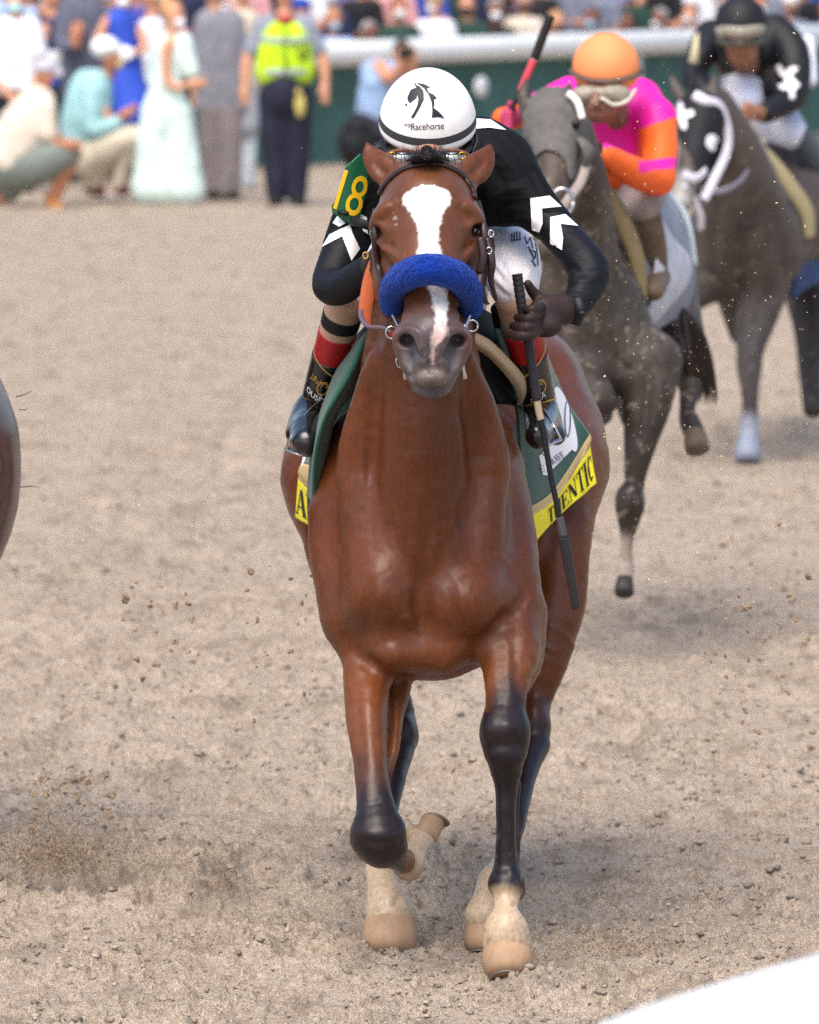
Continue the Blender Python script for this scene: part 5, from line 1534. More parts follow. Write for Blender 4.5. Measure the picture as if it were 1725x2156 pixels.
def horse_two():
    root = empty('racehorse', P(1300, 1200, 22.8) * np.array((1, 1, 0)), 'dusty dark racehorse in a grey hood galloping just behind the leader', 'horse')
    Y = 22.6
    f = Field(.009)
    # head under a hood
    f.blob(1165, 255, Y - .55, 64, 68, .13, k=.03)
    f.chain([(1165, 270, Y - .6, 58), (1168, 340, Y - .7, 45), (1160, 420, Y - .78, 36), (1155, 480, Y - .82, 32)], k=.04)
    f.chain([(1200, 290, Y - .55, 36), (1215, 360, Y - .5, 32), (1195, 420, Y - .6, 26)], k=.04)
    f.blob(1152, 520, Y - .8, 36, 34, .08, k=.03)
    f.chain([(1108, 240, Y - .5, 14), (1104, 200, Y - .48, 15), (1108, 168, Y - .46, 5)], k=.02)
    f.chain([(1190, 215, Y - .5, 14), (1196, 192, Y - .46, 12), (1200, 176, Y - .46, 4)], k=.02)
    # neck, chest, trunk
    f.chain([(1190, 290, Y - .35, 64), (1216, 420, Y - .2, 74), (1228, 560, Y - .05, 88), (1236, 700, Y + .05, 112)], k=.08)
    f.blob(1228, 700, Y + .25, 138, 185, .35, k=.08)
    f.blob(1282, 560, Y + .8, 122, 190, .7, k=.07)
    f.blob(1352, 560, Y + 1.5, 118, 150, .4, k=.07)
    f.chain([(1180, 640, Y + .05, 70), (1170, 780, Y + .0, 66)], k=.07)
    f.chain([(1258, 540, Y + .1, 60), (1284, 640, Y+.05, 64), (1335, 760, Y, 62)], k=.07)
    # planted foreleg, seen on the right of the leader
    f.chain([(1376, 760, Y, 62), (1364, 850, Y - .03, 51), (1352, 913, Y - .06, 39), (1338, 995, Y - .08, 24)], k=.05)
    f.blob(1327, 1054, Y - .1, 32, 40, .055, k=.03)
    f.chain([(1376, 900, Y+.05, 16), (1350, 1000, Y, 12), (1345, 1030, Y, 12)], k=.02)
    f.chain([(1326, 1075, Y - .1, 30), (1321, 1130, Y - .1, 15), (1318, 1170, Y - .08, 14), (1317, 1195, Y - .07, 19), (1316, 1216, Y - .07, 17)], k=.012)
    # folded foreleg
    f.chain([(1225, 800, Y - .1, 52), (1258, 830, Y - .2, 36), (1272, 848, Y - .2, 28)], k=.04)
    f.chain([(1265, 850, Y - .15, 22), (1258, 885, Y - .0, 20)], k=.02)
    # hind legs
    f.chain([(1400, 620, Y + 1.3, 70), (1440, 740, Y + 1.0, 48), (1456, 810, Y + .8, 27)], k=.05)
    f.chain([(1456, 810, Y + .8, 25), (1447, 860, Y + .68, 17), (1452, 888, Y + .6, 22), (1463, 912, Y + .55, 23)], k=.02)
    f.chain([(1300, 640, Y + 1.4, 80), (1320, 790, Y + 1.2, 46), (1330, 880, Y + 1.1, 24)], k=.05)
    G1, G2 = np.array((.062, .050, .041)), np.array((.05, .04, .036))
    def colour(V):
        C = np.tile(G1, (len(V), 1)); px, py = proj(V)
        n = vnoise(px / 40, py / 70, 61)
        n2 = vnoise(px / 12, py / 18, 62); C = C * (.55 + .6 * n + .5 * n2)[:, None]
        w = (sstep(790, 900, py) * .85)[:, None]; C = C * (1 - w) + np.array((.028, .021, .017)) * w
        # hood of grey cloth is its own mesh; nose with a pale stripe
        C = paint(C, V, [(1152, 520, Y - .84, 30)], (.11, .09, .085), .05)
        C = paint(C, V, [(1155, 320, Y - .78, 7), (1146, 372, Y - .85, 10)], (.62, .55, .46), .008)
        C = paint(C, V, [(1150, 395, Y - .86, 22)], (.34, .30, .28), .05, .6)
        C = paint(C, V, [(1180, 350, Y - .75, 30), (1185, 400, Y - .8, 20)], (.075, .045, .035), .04, .6)
        C = paint(C, V, [(1316, 1150, Y - .1, 26), (1316, 1220, Y - .08, 30)], (.42, .35, .30), .03)
        C = paint(C, V, [(1456, 885, Y + .6, 30)], (.03, .027, .026), .04)
        return mud_specks(V, C, .47, .02)
    a0, a1 = Y - 1.2, Y + 1.0
    ST2 = [([(1235, 560), (1228, 660), (1232, 780)], 12, -.02, a0, a1), ([(1290, 430), (1300, 560), (1320, 680)], 12, -.022, a0, a1), ([(1190, 470), (1180, 580), (1190, 680)], 12, -.02, a0, a1),
           ([(1250, 480), (1262, 580), (1270, 680)], 14, .014, a0, a1), ([(1270, 700), (1300, 760), (1330, 790)], 9, -.02, a0, a1), ([(1372, 760), (1362, 850), (1352, 940)], 8, -.014, a0, a1),
           ([(1395, 780), (1386, 850), (1368, 920)], 9, .012, a0, a1), ([(1225, 350), (1240, 450), (1245, 520)], 9, -.014, a0, a1), ([(1335, 1010), (1322, 1060), (1316, 1090)], 7, .008, a0, a1),
           ([(1345, 760), (1335, 840), (1330, 900)], 8, .010, a0, a1)]
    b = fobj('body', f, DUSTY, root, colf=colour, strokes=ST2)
    dark_hoof = mat('dark_hoof', '33302f', rough=.6)
    hoof_simple(P(1316, 1215, Y - .07), P(1314, 1252, Y - .12), M_(20, Y), root, dark_hoof)
    hoof_simple(P(1462, 908, Y + .55), P(1470, 950, Y + .5), M_(27, Y), root, mat('muddy_hoof', '6a5c4e', rough=.8, noise=(40, .4)))
    hoof_simple(P(1256, 880, Y), P(1270, 872, Y + .12), M_(22, Y), root, dark_hoof)
    # tail blowing out behind
    mb = MB()
    for i in range(260):
        t = rnd.random(); a = rnd.uniform(-1, 1)
        mb.tube([P(1430, 640 + a * 10, Y + .8), P(1456 + a * 16, 680 + t * 20, Y + .75), P(1474 + a * 24, 745 + t * 20, Y + .75), P(1470 + a * 34 + t * 10, 775 + 80 * t, Y + .8)], [.007, .007, .005, .0008], 3, n=4)
    mb.build('tail', HAIR, root)
    # hood
    hb = bvh(b)
    hood = mat('grey_mud_hood', '65625f', rough=.9, noise=(40, .3), bump=(30, .3, .006))
    mb = MB(); fn = lambda x, y: hit(hb, x, y, .008)[0]
    decal(mb, [[(1108, 250), (1112, 222), (1130, 196), (1160, 186), (1195, 192), (1218, 215), (1228, 250), (1236, 300), (1228, 360), (1210, 400), (1196, 380), (1188, 340), (1172, 322), (1150, 318), (1132, 330), (1122, 360), (1112, 350), (1106, 300)]], fn, 8)
    hd = mb.build('hood', hood, root); solid(hd, .006)
    # blinker cup
    mb = MB(); mb.tube([P(1224, 295, Y - .7), P(1240, 320, Y - .72), (P(1232, 352, Y - .7))], [.03, .045, .03], 12, flat=.4, up=(1, -.5, 0)); mb.build('blinker_cup', hood, hd)
    mb = MB(); mb.ball(P(1213, 262, Y - .69), (.014, .012, .016), 10, 8); mb.build('eye', mat('dark_eye', '0a0808', rough=.1), root)
    # bridle
    br = empty('bridle', P(1190, 400, Y - .8), 'pale muddy bridle on the grey hooded horse', 'bridle')
    mb = MB()
    mb.tube([P(1196, 195, Y - .66), P(1216, 215, Y - .68), P(1226, 250, Y - .7)], .012, 8, flat=.4, up=(0, -1, 0))
    mb.build('browband', mat('white_strap', 'e8e6e2', rough=.5), br)
    mb = MB()
    mb.tube([P(1236, 345, Y - .72), P(1222, 385, Y - .78), P(1200, 415, Y - .84), P(1184, 440, Y - .86)], .016, 8, flat=.4, up=(0, -1, 0)); mb.build('cheekpiece', mat('muddy_leather', '9a8f8a', rough=.6), br)
    mb = MB(); mb.torus(P(1184, 425, Y - .9), .035, .006, flat=1.2); mb.build('bit_ring', METAL, br)
    mb = MB(); mb.tube([P(1180, 440, Y - .88), P(1215, 400, Y - .7), P(1250, 345, Y - .35), P(1262, 330, Y - .2)], .010, 8, flat=.4, up=(0, -1, 0)); mb.build('rein', LEATHER, br)
    # saddle cloth: green trimmed forward edge, white and blue number panel
    sc_ = empty('saddle_cloth', P(1420, 600, Y + .5), 'muddy white and blue saddle cloth with a green and brown edge', 'saddle cloth')
    mb = MB()
    grid_mesh(mb, loft([[P(*q) for q in r] for r in [
        [(1290, 430, Y + .2), (1350, 400, Y + .5), (1410, 405, Y + .9)],
        [(1325, 520, Y + .15), (1400, 480, Y + .45), (1450, 480, Y + .9)],
        [(1345, 620, Y + .12), (1410, 600, Y + .4), (1462, 590, Y + .9)],
        [(1318, 740, Y + .2), (1370, 700, Y + .4), (1440, 660, Y + .9)]]], 8, 8))
    base = mb.build('cloth', mat('blue_grey_cloth', '8d93a2', rough=.8, noise=(14, .3)), sc_); solid(base, .012)
    mb = MB()
    grid_mesh(mb, loft([[P(*q) for q in r] for r in [
        [(1388, 452, Y + 0.22), (1404, 480, Y + 0.31), (1418, 505, Y + 0.46)],
        [(1380, 560, Y + 0.19), (1412, 560, Y + 0.28), (1452, 545, Y + 0.56)],
        [(1368, 640, Y + 0.19), (1400, 640, Y + 0.28), (1446, 600, Y + 0.56)],
        [(1322, 705, Y + .2), (1345, 712, Y + .25), (1366, 690, Y + .3)]]], 6, 6))
    solid(mb.build('white_panel', mat('muddy_white_cloth', 'c9ccd6', rough=.8, noise=(18, .25)), sc_), .008)
    mb = MB(); mb.tube([P(*q) for q in [(1385, 395, Y + .9), (1425, 425, Y + .85), (1450, 475, Y + .8), (1463, 560, Y + .8)]], .012, 8); mb.build('white_piping', mat('pale_piping', 'b9c6cc', rough=.6), sc_)
    sd = empty('saddle', P(1350, 500, Y + .2), 'muddy racing saddle with a green and brown edged pad', 'saddle')
    mb = MB(); mb.tube([P(*q) for q in [(1245, 370, Y - .05), (1285, 425, Y), (1322, 490, Y + .03), (1345, 560, Y + .05), (1352, 630, Y + .06)]], [.022, .03, .034, .03, .022], 10, flat=.5, up=(.4, -1, .3)); mb.build('pad_edge', mat('muddy_tan', '8a7a58', rough=.7, noise=(30, .2)), sd)
    mb = MB(); mb.tube([P(*q) for q in [(1250, 365, Y - .02), (1290, 412, Y + .02), (1322, 462, Y + .05)]], .016, 8, flat=.5, up=(.4, -1, .3)); mb.build('green_trim', mat('green_trim', '2a6a50', rough=.6), sd)
    # jockey in pink and orange
    j = empty('person', P(1300, 300, Y + .3), 'jockey in pink and orange silks with an orange cap and muddy goggles', 'person')
    f = Field(.008)
    f.blob(1268, 190, Y + .1, 56, 60, .10, k=.02)
    f.blob(1262, 215, Y + .02, 42, 46, .07, k=.02)
    f.chain([(1256, 200, Y - .06, 8), (1254, 218, Y - .085, 9)], k=.015)
    f.chain([(1240, 238, Y - .04, 4), (1272, 238, Y - .04, 4)], k=.01, sub=True)
    f.chain([(1290, 240, Y + .25, 36), (1310, 290, Y + .6, 40)], k=.04)
    f.chain([(1380, 250, Y + .3, 22), (1385, 375, Y + .08, 20)], k=.02)
    f.chain([(1385, 375, Y + .08, 20), (1262, 318, Y - .2, 15)], k=.02)
    f.chain([(1330, 380, Y + .7, 40), (1350, 430, Y + .17, 24)], k=.04)
    f.chain([(1350, 430, Y + .17, 24), (1385, 590, Y + .28, 14)], k=.02)
    fobj('body', f, mat('muddy_skin', '8a6656', rough=.6, noise=(40, .4)), j)
    f = Field(.008)
    f.chain([(1270, 230, Y + .3, 60), (1290, 260, Y + .55, 82), (1310, 300, Y + .8, 85)], k=.05)
    f.chain([(1345, 215, Y + .35, 52), (1378, 250, Y + .25, 40)], k=.05)
    f.chain([(1385, 250, Y + .25, 40), (1390, 320, Y + .15, 38), (1385, 365, Y + .08, 37)], k=.03, n=1)
    f.chain([(1385, 378, Y + .06, 36), (1330, 360, Y - .06, 32), (1272, 326, Y - .2, 25)], k=.02)
    f.chain([(1200, 200, Y + .35, 40), (1150, 215, Y + .3, 30), (1085, 245, Y + .15, 27), (1060, 250, Y + .05, 24)], k=.03)
    f.chain([(1235, 235, Y + .28, 55), (1240, 290, Y + .3, 60), (1300, 330, Y + .35, 70)], k=.05)
    PINK, ORG = np.array(lin('f01ea8')), np.array(lin('ff6a22'))
    def jc(V):
        px, py = proj(V)
        C = np.tile(PINK, (len(V), 1))
        arm = px > 1340 + .35 * np.maximum(py - 300, 0) * 0
        w = ((px > 1342) & (py > 265 - .35 * (px - 1342) + 8) & ~((py > 340 - .1 * (px - 1342)) & (py < 362 - .1 * (px - 1342))) & ~((py > 405) & (py < 430) & (px > 1370) & (py < 415 + .3 * (px - 1350)) & False)) | (py > 372) | ((py > 310) & (px < 1345) & (V[:, 1] < Y + .08)) | (px < 1100)
        w |= (py > 352) & (px < 1345) & (py < 372)
        stripe = (px > 1362) & (px < 1412) & (py > 405 + .25 * (px - 1370)) & (py < 424 + .3 * (px - 1370)) & (px > 1380)
        edge = (px > 1375) & (py < 265) & (py > 60 + .9 * (px - 1230)) & False
        w = w & ~stripe
        C[w] = ORG
        return C
    fobj('jersey', f, mat('pink_orange_silk', 'ffffff', rough=.5, attr=True, bump=(6, .5, .04)), j, colf=jc)
    f = Field(.008)
    f.chain([(1320, 360, Y + .75, 75), (1350, 400, Y + .4, 55), (1352, 430, Y + .15, 40)], k=.04)
    fobj('breeches', f, mat('muddy_breeches', '9b8d8a', rough=.7, noise=(20, .3)), j)
    f = Field(.008)
    f.chain([(1352, 430, Y + .15, 34), (1372, 500, Y + .2, 30), (1385, 580, Y + .28, 24)], k=.02)
    f.chain([(1385, 585, Y + .28, 26), (1378, 612, Y + .1, 22)], k=.02)
    fobj('boot', f, mat('muddy_boot', '6b5a48', rough=.6, noise=(30, .35)), j)
    hc = P(1276, 142, Y + .1)
    mb = helmet_mesh(hc, (0.05, -math.sin(.30), math.cos(.30)), M_(71, Y), M_(73, Y), drop=.35, band=None)
    he = mb.build('helmet', mat('orange_cap', 'ff9860', rough=.6, bump=(8, .3, .02)), j)
    mb = MB(); ring = [P(1276 + math.cos(t) * 73, 146 + math.sin(t) * 24, Y + .1 - .128 * math.sin(t)) for t in np.linspace(.02, math.pi - .02, 18)]
    mb.tube(ring, .011, 8, flat=.4, up=(0, -1, 0)); mb.build('goggle_strap', mat('grey_strap', '5a4c44'), he)
    f = Field(.006)
    f.blob(1234, 200, Y - .015, 30, 21, .04, k=.01); f.blob(1292, 199, Y + .0, 36, 25, .045, k=.01); f.chain([(1240, 196, Y - .04, 12), (1290, 196, Y - .03, 12)], k=.01)
    fobj('goggles', f, mat('muddy_goggles', '9c9484', rough=.3, noise=(22, .5)), j)
    mb = MB(); mb.tube([P(1246, 216, Y - .045), P(1268, 208, Y - .055), P(1290, 220, Y - .05), P(1318, 214, Y - .03), P(1338, 188, Y + .03)], .007, 6); mb.build('goggle_rim', mat('pale_rim', 'd8d6cc', rough=.4), j)
    f = Field(.005)
    f.chain([(1262, 322, Y - .2, 22), (1250, 318, Y - .22, 20)], k=.01)
    for i in range(4): f.chain([(1256, 305 + i * 10, Y - .22, 8), (1242, 308 + i * 10, Y - .27, 7.5), (1236, 312 + i * 10, Y - .24, 7)], k=.004)
    f.chain([(1250, 300, Y - .2, 8), (1240, 294, Y - .24, 7)], k=.004)
    fobj('glove', f, mat('black_glove', '1c1a1a', rough=.7), j)
    f = Field(.005)
    f.chain([(1082, 245, Y + .02, 20), (1070, 248, Y - .02, 18)], k=.01)
    for i in range(4): f.chain([(1076, 232 + i * 10, Y - .03, 8), (1064, 236 + i * 10, Y - .08, 7.5), (1074, 238 + i * 10, Y - .1, 6.5)], k=.004)
    f.chain([(1080, 230, Y - .02, 8), (1074, 218, Y - .06, 6.5)], k=.004)
    fobj('glove', f, mat('pink_glove', 'c0406a', rough=.7), j)
    # whip
    w = empty('riding_whip', P(1072, 245, Y - .07), 'black whip with a red grip raised beside the orange cap', 'riding whip')
    def part(n_, a, b, r, m):
        mb = MB(); mb.tube([P(a[0], a[1], Y - .07), P((a[0] + b[0]) / 2, (a[1] + b[1]) / 2, Y - .07), P(b[0], b[1], Y - .07)], r, 10); mb.build(n_, m, w)
    part('shaft', (1062, 268), (1096, 190), .009, mat('whip_dark', '1d1719', rough=.5))
    part('grip', (1096, 192), (1124, 126), .012, mat('red_grip', 'e04a5c', rough=.5))
    part('butt', (1126, 122), (1160, 32), .016, mat('whip_black', '1a1814', rough=.5))
horse_two()

def horse_three():
    Y = 30.6
    root = empty('racehorse', P(1600, 960, Y) * np.array((1, 1, 0)), 'grey brown racehorse in a black hood with a white star at the right edge', 'horse')
    f = Field(.011)
    f.blob(1480, 245, Y - .7, 48, 54, .13, k=.03)
    f.chain([(1475, 260, Y - .78, 42), (1460, 330, Y - .9, 32), (1440, 400, Y - 1.0, 26)], k=.04)
    f.chain([(1500, 270, Y - .65, 34), (1500, 330, Y - .7, 28), (1470, 390, Y - .9, 22)], k=.04)
    f.blob(1432, 425, Y - 1.0, 28, 26, .08, k=.03)
    f.chain([(1440, 215, Y - .65, 12), (1424, 185, Y - .62, 11), (1412, 160, Y - .6, 4)], k=.02)
    f.chain([(1498, 205, Y - .65, 12), (1502, 180, Y - .62, 10), (1506, 158, Y - .6, 4)], k=.02)
    f.chain([(1500, 230, Y - .5, 50), (1540, 320, Y - .35, 66), (1560, 420, Y - .15, 92), (1575, 500, Y, 105)], k=.08)
    f.blob(1575, 500, Y + .3, 130, 130, .40, k=.08)
    f.blob(1660, 440, Y + 1.0, 130, 150, .8, k=.08)
    f.blob(1700, 420, Y + 1.7, 120, 140, .4, k=.08)
    f.chain([(1490, 500, Y + .1, 52), (1500, 590, Y + .1, 42)], k=.06)
    f.chain([(1610, 480, Y + .1, 62), (1612, 590, Y + .05, 52), (1590, 680, Y, 42), (1580, 730, Y - .04, 30)], k=.06)
    f.blob(1578, 765, Y - .05, 28, 34, .05, k=.03)
    f.chain([(1578, 790, Y - .05, 24), (1580, 850, Y - .05, 17), (1578, 905, Y - .05, 20), (1576, 925, Y - .07, 20)], k=.02)
    f.chain([(1540, 600, Y + .15, 40), (1560, 700, Y + .3, 26)], k=.04)
    f.chain([(1500, 600, Y + .1, 36), (1450, 640, Y - .1, 26), (1438, 700, Y - .05, 18)], k=.03)
    f.chain([(1700, 560, Y + 1.5, 66), (1712, 680, Y + 1.3, 44), (1706, 760, Y + 1.2, 27), (1712, 860, Y + 1.0, 22)], k=.04)
    def colour(V):
        C = np.tile(np.array((.085, .069, .062)), (len(V), 1)); px, py = proj(V)
        C = C * (.7 + .6 * vnoise(px / 30, py / 50, 66))[:, None]
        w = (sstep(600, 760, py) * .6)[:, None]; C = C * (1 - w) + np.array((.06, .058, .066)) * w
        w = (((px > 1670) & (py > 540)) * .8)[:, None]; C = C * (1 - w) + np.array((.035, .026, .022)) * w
        C = paint(C, V, [(1576, 900, Y - .06, 30), (1575, 930, Y - .08, 34)], (.30, .33, .42), .03, .9)
        C = paint(C, V, [(1440, 380, Y - 1.0, 14), (1434, 425, Y - 1.05, 26)], (.50, .47, .45), .05, .8)
        C = paint(C, V, [(1712, 860, Y + 1, 40)], (.55, .52, .5), .03, .9)
        return mud_specks(V, C, .58, .02)
    a0, a1 = Y - 1.4, Y + 1.2
    ST3 = [([(1570, 430), (1562, 520), (1572, 620)], 10, -.024, a0, a1), ([(1625, 420), (1650, 520), (1645, 600)], 10, -.024, a0, a1), ([(1512, 430), (1500, 520), (1510, 590)], 9, -.02, a0, a1),
           ([(1600, 470), (1612, 560), (1600, 640)], 11, .016, a0, a1), ([(1535, 300), (1550, 380), (1560, 430)], 8, -.014, a0, a1), ([(1600, 620), (1590, 690), (1580, 740)], 6, -.012, a0, a1)]
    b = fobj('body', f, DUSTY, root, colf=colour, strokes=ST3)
    hoof_simple(P(1576, 925, Y - .08), P(1574, 972, Y - .13), M_(27, Y), root, mat('blue_grey_hoof', '8a92a4', rough=.5))
    hb = bvh(b)
    fn = lambda off: (lambda x, y: hit(hb, x, y, off)[0])
    mb = MB()
    decal(mb, [[(1432, 235), (1440, 208), (1462, 196), (1490, 198), (1510, 215), (1522, 250), (1522, 300), (1508, 350), (1488, 384), (1470, 365), (1455, 330), (1440, 300), (1432, 270)]], fn(.01), 8)
    hd = mb.build('hood', mat('black_hood', '14141a', rough=.7, noise=(30, .2)), root); solid(hd, .006)
    mb = MB()
    cx, cy = 1456, 247
    star = []
    for i in range(36):
        t = 2 * math.pi * i / 36; r = 18 + 9 * math.cos(4 * t + .8)
        star.append((cx - 14 + r * math.cos(t) * .85, cy + r * 1.15 * math.sin(t)))
    decal(mb, [star], fn(.017), 5)
    decal(mb, [[(1495 + math.cos(t) * 13, 302 + math.sin(t) * 17) for t in np.linspace(0, 6.28, 20, endpoint=False)]], fn(.017), 5)
    mb.build('white_emblem', WHITEP, hd)
    br = empty('bridle', P(1500, 330, Y - .9), 'white bridle straps on the black hooded horse', 'bridle')
    ws = mat('white_rubber_strap', 'e6e4f0', rough=.5)
    mb = MB(); mb.tube([P(1462, 200, Y - .82), P(1485, 212, Y - .84), P(1515, 225, Y - .8), P(1532, 270, Y - .76), P(1530, 320, Y - .78), P(1500, 385, Y - .95), P(1482, 420, Y - 1.0)], .022, 8, flat=.4, up=(0, -1, 0)); mb.build('cheekpiece', ws, br)
    mb = MB(); mb.tube([P(1440, 368, Y - 1.08), P(1465, 376, Y - 1.05), P(1486, 360, Y - .98)], .02, 8, flat=.4, up=(0, -1, 0)); mb.build('noseband', ws, br)
    mb = MB(); mb.tube([P(1478, 400, Y - 1.0), P(1520, 402, Y - .9), P(1560, 380, Y - .6), P(1586, 340, Y - .3)], .014, 8, flat=.4, up=(0, -1, 0))
    mb.build('rein', mat('grey_rein', '9a94a4', rough=.6), br)
    mb = MB(); mb.tube([P(1440, 390, Y - 1.05), P(1462, 420, Y - 1.0), P(1476, 455, Y - .95), P(1476, 480, Y - .9)], .014, 8); mb.build('yoke_strap', ws, br)
    mb = MB(); mb.tube([P(1505, 440, Y - .2), P(1545, 470, Y - .28), P(1600, 465, Y - .28), P(1655, 430, Y - .15)], .022, 8, flat=.4, up=(0, -1, 0)); mb.build('breastplate', LEATHER, br)
    # jockey in black
    j = empty('person', P(1620, 200, Y + .4), 'jockey in muddy black silks and cap with goggles pushed up', 'person')
    f = Field(.01)
    f.blob(1560, 70, Y + .2, 42, 50, .1, k=.02)
    f.blob(1562, 105, Y + .12, 34, 40, .07, k=.02)
    f.chain([(1561, 95, Y + .06, 6), (1561, 110, Y + .03, 7)], k=.012)
    f.chain([(1548, 124, Y + .06, 3), (1574, 124, Y + .06, 3)], k=.01, sub=True)
    f.chain([(1565, 120, Y + .3, 28), (1590, 160, Y + .7, 34)], k=.04)
    f.chain([(1660, 130, Y + .4, 28), (1662, 215, Y + .2, 22), (1600, 240, Y, 16)], k=.02)
    f.chain([(1480, 110, Y + .4, 18), (1462, 165, Y + .25, 16), (1520, 225, Y + .03, 13)], k=.02)
    # bare hands on the rein
    f.chain([(1600, 238, Y, 15), (1580, 234, Y - .04, 15)], k=.01)
    for i in range(4): f.chain([(1582, 224 + i * 8, Y - .05, 6.5), (1568, 228 + i * 8, Y - .09, 6), (1562, 232 + i * 8, Y - .06, 5.5)], k=.004)
    f.chain([(1578, 220, Y - .04, 6), (1566, 216, Y - .07, 5)], k=.004)
    fobj('body', f, mat('skin_brown', '9a6a52', rough=.6, noise=(30, .3)), j)
    f = Field(.01)
    f.chain([(1570, 110, Y + .5, 70), (1600, 130, Y + .9, 90)], k=.05)
    f.chain([(1630, 70, Y + .5, 42), (1665, 110, Y + .4, 40), (1672, 170, Y + .3, 36), (1664, 205, Y + .2, 32), (1612, 238, Y + .02, 22)], k=.04)
    f.chain([(1500, 80, Y + .5, 40), (1475, 120, Y + .35, 32), (1462, 165, Y + .25, 28), (1512, 215, Y + .06, 20)], k=.04)
    jer = fobj('jersey', f, mat('black_silks', '13131a', rough=.55, bump=(6, .5, .04)), j)
    bj = bvh(jer)
    fn2 = lambda x, y: hit(bj, x, y, .006)[0]
    mb = MB()
    def blobs(cx, cy, s, a0):
        out = []
        for i in range(40):
            t = 2 * math.pi * i / 40; r = s * (1 + .75 * abs(math.cos(1.5 * t + a0)) ** 3) * .55
            out.append((cx + r * math.cos(t), cy + r * math.sin(t)))
        return out
    decal(mb, [[(1636, 140), (1645, 136), (1652, 150), (1660, 158), (1658, 148), (1670, 141), (1680, 143), (1676, 152), (1668, 158), (1672, 168), (1684, 180), (1672, 192), (1672, 208), (1662, 210), (1660, 190), (1650, 192), (1640, 186), (1642, 178), (1652, 178), (1655, 168), (1642, 156)]], fn2, 5)
    mb.build('white_emblem', WHITEP, jer)
    mb = MB()
    grid_mesh(mb, np.array([[P(1462, 75, Y + .2), P(1472, 68, Y + .2)], [P(1450, 130, Y + .15), P(1470, 135, Y + .15)]])); solid(mb.build('number_plate', mat('pale_number_plate', 'c9c0a0', rough=.5), j), .01)
    f = Field(.01)
    f.chain([(1560, 170, Y + .5, 42), (1570, 215, Y + .3, 38)], k=.03)
    f.chain([(1620, 240, Y + .9, 50), (1650, 265, Y + .5, 42), (1668, 280, Y + .35, 34)], k=.03)
    f.chain([(1700, 90, Y + 1.0, 18), (1706, 170, Y + .9, 16)], k=.03)
    fobj('breeches', f, mat('white_silk', 'dfe2f2', rough=.6, bump=(8, .5, .04)), j)
    f = Field(.01)
    f.chain([(1680, 285, Y + .35, 28), (1712, 340, Y + .45, 25), (1730, 400, Y + .6, 22)], k=.02)
    fobj('boot', f, mat('grey_boot', '4c565c', rough=.5), j)
    mb = helmet_mesh(P(1560, 52, Y + .2), (0, -math.sin(.3), math.cos(.3)), M_(57, Y), M_(62, Y), drop=.3)
    he = mb.build('helmet', mat('black_cap', '17171c', rough=.6), j)
    mb = MB(); mb.tube([P(1512, 70, Y + .1), P(1530, 66, Y + .02), P(1562, 68, Y - .02), P(1594, 64, Y + .02), P(1606, 66, Y + .1)], .026, 10, flat=.4, up=(0, -1, 0)); mb.build('goggles', mat('muddy_clear_goggles', 'a9a296', rough=.3, noise=(30, .4)), he)
    mb = MB(); mb.tube([P(1512, 82, Y + .1), P(1535, 90, Y + .03), P(1562, 90, Y + .0), P(1590, 88, Y + .03), P(1606, 82, Y + .1)], .022, 10, flat=.4, up=(0, -1, 0)); mb.build('goggles', mat('brown_goggles', '4a4238', rough=.3), he)
    mb = MB(); mb.tube([P(1512, 90, Y + .12), P(1522, 125, Y + .1), P(1545, 146, Y + .08)], .008, 6); mb.build('chin_strap', BLACKP, he)
    # saddle, cloths
    sd = empty('saddle', P(1660, 400, Y + .2), 'khaki edged racing saddle on the black hooded horse', 'saddle')
    mb = MB(); mb.tube([P(*q) for q in [(1580, 300, Y - .05), (1625, 340, Y + .0), (1670, 400, Y + .05), (1700, 450, Y + .1), (1706, 500, Y + .12)]], [.03, .035, .04, .04, .03], 10, flat=.4, up=(.4, -1, .3)); mb.build('pad_edge', mat('khaki_pad', 'a89c78', rough=.8), sd)
    mb = MB(); mb.tube([P(*q) for q in [(1562, 252, Y - .1), (1576, 275, Y - .15), (1574, 305, Y - .15)]], [.02, .026, .012], 8, flat=.5, up=(0, -1, 0)); mb.build('yellow_strap', mat('yellow_strap', 'c9982a', rough=.6), sd)
    sc_ = empty('saddle_cloth', P(1710, 560, Y + .6), 'blue saddle cloth at the right edge of the picture', 'saddle cloth')
    mb = MB()
    grid_mesh(mb, loft([[P(*q) for q in r] for r in [
        [(1672, 440, Y + .15), (1720, 440, Y + .5), (1770, 430, Y + .9)],
        [(1680, 540, Y + .2), (1725, 530, Y + .5), (1780, 520, Y + .9)],
        [(1664, 628, Y + .3), (1710, 600, Y + .5), (1780, 560, Y + .9)]]], 6, 6))
    solid(mb.build('cloth', mat('blue_cloth', '2c4a7c', rough=.7, noise=(12, .3)), sc_), .015)
horse_three()

